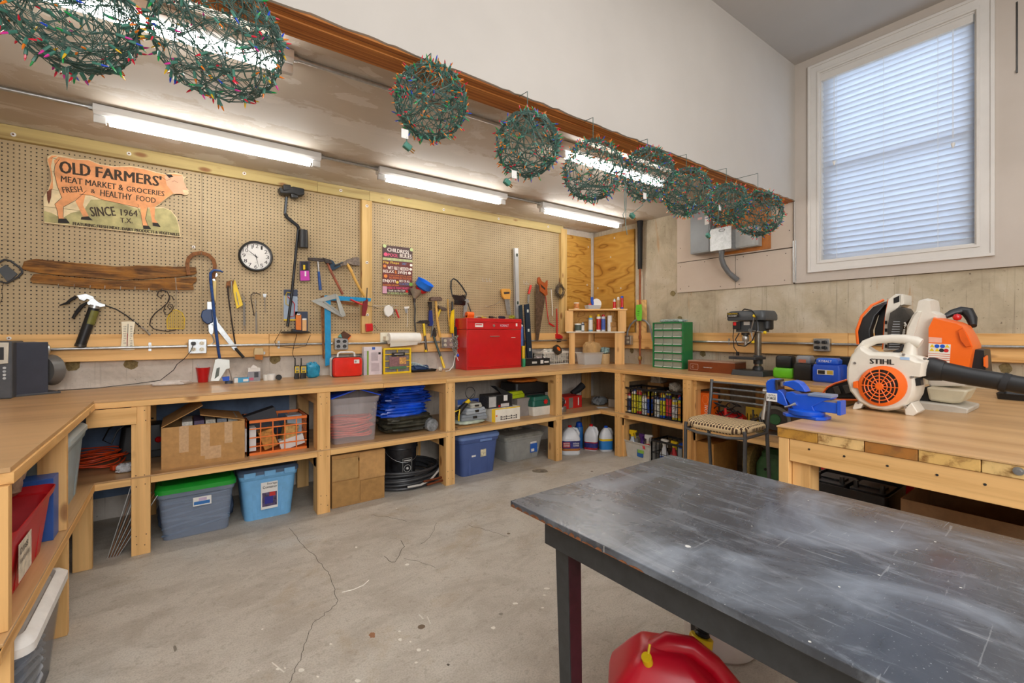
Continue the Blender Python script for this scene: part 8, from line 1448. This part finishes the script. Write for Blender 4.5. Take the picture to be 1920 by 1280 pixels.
for y in (665, 682, 700, 716): part('print_line', B().prism(PB8([(905, y), (1092, y+12), (1092, y+18), (905, y+5)]), .1009, .1012), mt('#d2795a', .5), bk, smooth=False)
f2_ = vfr(2.93, 1580, ZT); hn = thing('harness_pad', 'black harness pad with orange piping and buckles lying left of the blowers', 'harness', f2_)
q = f2_.P([(1544, 739), (1552, 729), (1566, 722), (1590, 715), (1620, 713), (1640, 740), (1640, 752), (1600, 753), (1568, 752), (1556, 746)]); mn = min(p[1] for p in q); q = [(a, b_-mn+.004) for a, b_ in q]; part('pad', B().prism(q, -.10, .0), BLKR, hn, .012)
part('piping', B().tube([(a, b_, .004) for a, b_ in q], .006, 6, True), STO, hn)
for i in range(3): part('buckle', B(Matrix.Translation((q[1][0]+.05+.045*i, q[1][1]-.012+.012*i, .004)) @ Matrix.Rotation(.35, 4, 'Z')).box(-.014, -.022, 0, .014, .022, .012), DSTEEL, hn, .002)
fr_, w, h = onR(1866, 1960, 703, 3.75, ZB); r = thing('black_tray', 'flat ribbed black tray lying behind the black nozzle', 'tray', fr_); part('tray', B().shell([(w*.95, .25, 0), (w, .28, .035)], .02, .004, (0, .14, 0)), BLK, r)
# ---------------------------------------------------------------- under the plank table
part('lower_shelf', B(ft.M.inverted()).box(2.15, -.88, .38, 3.6, .84, .40), M_HARD, tb, .001)
X_ = 2.36; z1 = rz(1590, 917, X_); fr_, w, h = onR(1505, 1664, 917, X_, .401); r = thing('battery_tray', 'black plastic tray holding two old batteries under the plank table', 'tray', fr_); h = z1-.401
part('tray', B().shell([(w*.96, .26, 0), (w, .28, h)], .02, .005, (0, .14, 0)), BLK, r)
for i in (0, 1):
    p = fr_.M @ V((-w*.24+i*w*.47, .14, .006)); b_ = thing('car_battery', ['left black battery with corroded terminals in the tray', 'right black battery with corroded terminals in the tray'][i], 'battery', at(p.x, p.y, p.z, -90)); part('case', B().rbox(w*.40, .17, h-.03, .008), BLK, b_, .003); part('cover', B().rbox(w*.41, .175, .02, .008, (0, 0, h-.03)).box(-w*.15, -.03, h-.01, w*.15, .03, h-.002), mt('#2c2c2e', .5, 0, .5, 60), b_, .002)
    for sx in (-1, 1): part('terminal', B().cyl((sx*w*.15, -.055, h-.012), (sx*w*.15, -.055, h+.02), .011, .009, 12), DSTEEL, b_)
r = vfr(2.72, 1600, .401); q = r.P([(1542, 872), (1700, 905), (1718, 905), (1712, 960), (1690, 960), (1688, 925), (1545, 884)]); solo('floor_jack', B().prism(q, -.08, .03), RED, r, 'red floor jack arm behind the battery tray', 'jack', bevel=.006)
X_ = 2.28; fr_, w, h = onR(1694, 1925, 940, X_, .0); r = thing('cardboard_box', 'big open cardboard box on the floor at the right under the plank table', 'box', fr_); h = .60; CB2 = mt('#8a6744', .8, 0, .12, 20)
fr_.M = Matrix.Translation((2.24, fr_.M[1][3], .401)) @ Matrix.Rotation(-PI/2, 4, 'Z'); r.matrix_world = fr_.M; h = rz(1780, 955, 2.24)-.401; part('walls', B().shell([(w, .42, 0), (w, .42, max(.1, h))], .003, .005, (0, .21, 0)), CB2, r, smooth=False)
part('flap', B().add([(-w/2, .42, h), (w/2, .42, h), (w/2, .50, h+.03), (-w/2, .50, h+.045), (-w/2, .424, h), (w/2, .424, h), (w/2, .504, h+.034), (-w/2, .504, h+.049)], [(0, 1, 2, 3), (7, 6, 5, 4), (0, 3, 7, 4), (1, 5, 6, 2), (2, 6, 7, 3), (0, 4, 5, 1)]), CB2, r, smooth=False)
# ---------------------------------------------------------------- fuel cans and white pail under the black table
def gas_can(x, y, rot, label, s=1):
    r = thing('fuel_can', label, 'fuel can', at(x, y, 0, rot)); w, d, h = .36*s, .26*s, .27*s
    RP = mt('#c8102a', .30, 0, .05, 6, 'red_polyethylene')
    b = B().loft([[(a+o*s, b_, z) for a, b_ in rr(w*k, d*k2, .06*s*max(k, .4), 5)] for k, k2, o, z in ((.92, .92, 0, 0), (1, 1, 0, .02), (1, 1, 0, .15*s), (.95, .93, -.003, .175*s), (.55, .6, -.02, .245*s), (.36, .42, -.03, .275*s), (.30, .34, -.03, .28*s))]); part('body', b, RP, r, ang=50)
    part('handle', B().tube([(-.06*s, 0, .25*s), (-.01*s, 0, .285*s), (.05*s, 0, .285*s), (.11*s, 0, .245*s), (.155*s, 0, .19*s), (.17*s, 0, .12*s)], [.03*s, .03*s, .027*s, .026*s, .03*s, .036*s], 12), RP, r)
    part('vent_cap', B().cyl((-.07*s, -.06*s, .262*s), (-.075*s, -.073*s, .285*s), .014*s, n=14).cyl((-.07*s, -.065*s, .285*s), (-.065*s, -.055*s, .31*s), .004, n=6), YEL, r)
    n = V((.08*s, .065*s, .225*s)); dr = V((.12, .12, .55)).normalized(); part('collar', B().cyl(n, n+dr*.05*s, .036*s, .034*s, 10), YEL, r, .004)
    pts = [n+dr*(.05+.006*i)*s for i in range(18)]; part('spout', B().tube(pts, [(.023 if i % 2 else .018)*s for i in range(18)], 14), BLK, r); return r
gas_can(1.255, .86, -50, 'red plastic fuel can with yellow vent cap on the floor, the nearer one', 1.1)
gas_can(1.42, .42, -62, 'second red fuel can whose black spout shows under the table edge', .96)
r = thing('pail', 'white plastic pail with dark slot under the black table', 'pail', at(1.83, 1.02, 0)); part('body', B().shell([(.26, .26, 0), (.28, .28, .015), (.30, .30, .14)], .13, .003, n=8), WHT, r); part('slot', B().box(-.165, -.02, .03, -.139, .01, .04), INK, r)
# ---------------------------------------------------------------- string-light balls hung along the header
WIRE = mt('#436259', .4, 0, .25, 40, 'green_wire'); SOCK = mt('#46806f', .35, 0, .12, 30, 'green_socket')
BC = [mt(c_, .2, 0, .02, 5, 'bulb_glass') for c_ in ('#d8203c', '#e07a20', '#2a50c8', '#1f9a4c', '#d83a9a', '#e0b428')]
def bulb_geo(M_, s=1):
    b1 = B(M_).cyl((0, 0, -.002), (0, 0, .016*s), .0036*s, .0040*s, 6); b2 = B(M_).tube([(0, 0, .014*s), (0, 0, .024*s), (0, 0, .031*s)], [.0026*s, .0024*s, .0006*s], 5); return b1, b2
def bulbs(name, lst, s=1):
    v = []; fc = []; mi = []
    for M_, ci in lst:
        for b_, k in zip(bulb_geo(M_, s), (0, 1+ci)):
            o = len(v); v += b_.v; fc += [tuple(i+o for i in f_) for f_ in b_.f]; mi += [k]*len(b_.f)
    me = bpy.data.meshes.new(name); me.from_pydata(v, [], fc); me.materials.append(SOCK)
    for m_ in BC: me.materials.append(m_)
    me.polygons.foreach_set('material_index', mi); me.update(); return me
one = [bulbs('bulb', [(Matrix.Identity(4), i)], 1.0) for i in range(6)]
BALLS = [(132, 26, 1.58, 108, 'largest string-light ball, cut off at the top left corner'), (411, 74, 1.56, 113, 'second large string-light ball with multicoloured bulbs, in front of a glowing tube'), (808, 192, 1.70, 70, 'string-light ball hanging alone in the middle with a dangling green plug'),
         (989, 272, 1.70, 62, 'fourth string-light ball from the left, with a plug at its lower left'), (1112, 320, 1.70, 58, 'fifth string-light ball, more open, lit from behind by a strip light'), (1214, 328, 1.70, 50, 'sixth string-light ball with loose wires hanging below it'), (1287, 360, 1.70, 46, 'seventh string-light ball, green and dense, right of the hanging wires'), (1362, 382, 1.68, 40, 'eighth string-light ball, partly behind the last one'), (1421, 401, 1.60, 44, 'rightmost string-light ball near the window corner')]
for bi, (px_, py_, Y_, rp_, lb) in enumerate(BALLS):
    p = mp(px_, py_, Y_); tt = p.y/ray(px_, py_).y; R_ = rp_*tt/F*.93; rnd = random.Random(100+bi); fr_ = at(p.x, p.y, p.z); r = thing('light_ball', lb, 'string lights', fr_, 'string-light balls along the beam')
    b = B(); wr_ = .0012 if bi < 2 else .0014; nst = 46 if bi < 2 else 38
    if bi == 4: nst = 30
    for k in range(nst):
        ax = V((rnd.gauss(0, 1), rnd.gauss(0, 1), rnd.gauss(0, 1))).normalized(); u_ = ax.orthogonal().normalized(); w_ = ax.cross(u_); off = rnd.uniform(-.75, .75); cr = math.sqrt(1-off*off); n_ = 26; ph = [rnd.uniform(0, 6.3) for _ in range(3)]
        pts = []
        for i in range(n_):
            a = 2*PI*i/n_; q = (u_*math.cos(a)+w_*math.sin(a))*cr+ax*(off+.12*math.sin(2*a+ph[0])+.07*math.sin(5*a+ph[1])); q.normalize(); q *= R_*(1+.035*math.sin(7*a+ph[2])); q.z *= .98; pts.append(q)
        b.tube(pts, wr_, 4, True)
        if k % 2 == 0: b.tube([q*1.01+V((rnd.uniform(-.004, .004), 0, .004)) for q in pts], wr_, 4, True)
    part('wires', b, WIRE, r, kind='stuff', smooth=False)
    nb_ = 170 if bi < 2 else 230; lst = []
    for k in range(nb_):
        d_ = V((rnd.gauss(0, 1), rnd.gauss(0, 1), rnd.gauss(0, 1))).normalized(); t_ = (d_*1.0+V((rnd.gauss(0, .75), rnd.gauss(0, .75), rnd.gauss(0, .75)))).normalized()
        M_ = Matrix.Translation(d_*R_*1.0) @ t_.to_track_quat('Z', 'Y').to_matrix().to_4x4(); lst.append((M_ @ Matrix.Rotation(.0, 4, 'Z'), rnd.choice((0, 0, 1, 1, 2, 3, 4, 5) if bi < 2 else (0, 0, 1, 1, 1, 2, 3))))
    if bi < 3:
        for M_, ci in lst: o = part('bulb', one[ci], None, r); o.matrix_basis = M_
    else: part('bulbs', bulbs('bulbs', lst, 1.0), None, r, kind='stuff')
    top = min(ZH-.002, p.z+R_*1.02); part('hanger', B().tube([(0, 0, R_*.96), (0, 0, max(ZH-p.z, R_)+.0), (0, YH+.005-p.y, max(ZH-p.z, R_)+.004)], .002, 5), WIRE, r)
def pigtail(px_, py_, px2, py2, Y_, lb, tagc=None):
    f = Fr('m', Y_, px_, py_); q = f.q(px2, py2); r = thing('plug', lb, 'plug', f); dx, dy = q
    part('wire', B().tube([(0, 0, 0), (dx*.2+.006, dy*.5, .005), (dx, dy+.012, 0)], .0022, 6), WIRE, r); part('plug_body', B(Matrix.Translation((dx, dy, 0)) @ Matrix.Rotation(-.5, 4, 'Z')).box(-.014, -.012, -.010, .018, .012, .010), SOCK, r, .004); part('prong', B(Matrix.Translation((dx, dy, 0)) @ Matrix.Rotation(-.5, 4, 'Z')).box(.018, .004, -.003, .034, .006, .003).box(.018, -.006, -.003, .034, -.004, .003), mt('#b8863a', .3, .8), r)
    if tagc: part('paper_tag', B().box(-.012, -.035, .006, .016, .0, .0068), tagc, r, smooth=False)
pigtail(757, 243, 763, 274, 1.66, 'green plug dangling under the third light ball', WHT); pigtail(962, 320, 950, 341, 1.66, 'green plug at the lower left of the fourth light ball', WHT); pigtail(1207, 362, 1185, 404, 1.66, 'green plug under the sixth light ball', WHT); pigtail(1348, 385, 1327, 441, 1.66, 'white-tagged dark plug in front of the electrical panel', WHT)
solo('hanging_wires', B().tube([(*Fr('m', 1.66, 1172, 340).q(x, y), 0) for x, y in ((1158, 322), (1172, 340), (1171, 370), (1172, 395), (1168, 402), (1169, 408))], .0022, 5).tube([(*Fr('m', 1.66, 1172, 340).q(x, y), 0) for x, y in ((1174, 345), (1174, 380), (1173, 420), (1176, 440))], .0022, 5), WIRE, Fr('m', 1.66, 1172, 340), 'two loose green wires hanging between the fifth and sixth balls', 'wire')
solo('loose_wires', B().tube([(*Fr('m', 1.48, 124, 128).q(x, y), 0) for x, y in ((123, 125), (124, 150), (125.5, 169), (127, 150), (128, 128))], .0014, 5), WIRE, Fr('m', 1.48, 124, 128), 'thin wire loop hanging under the corner light ball', 'wire')
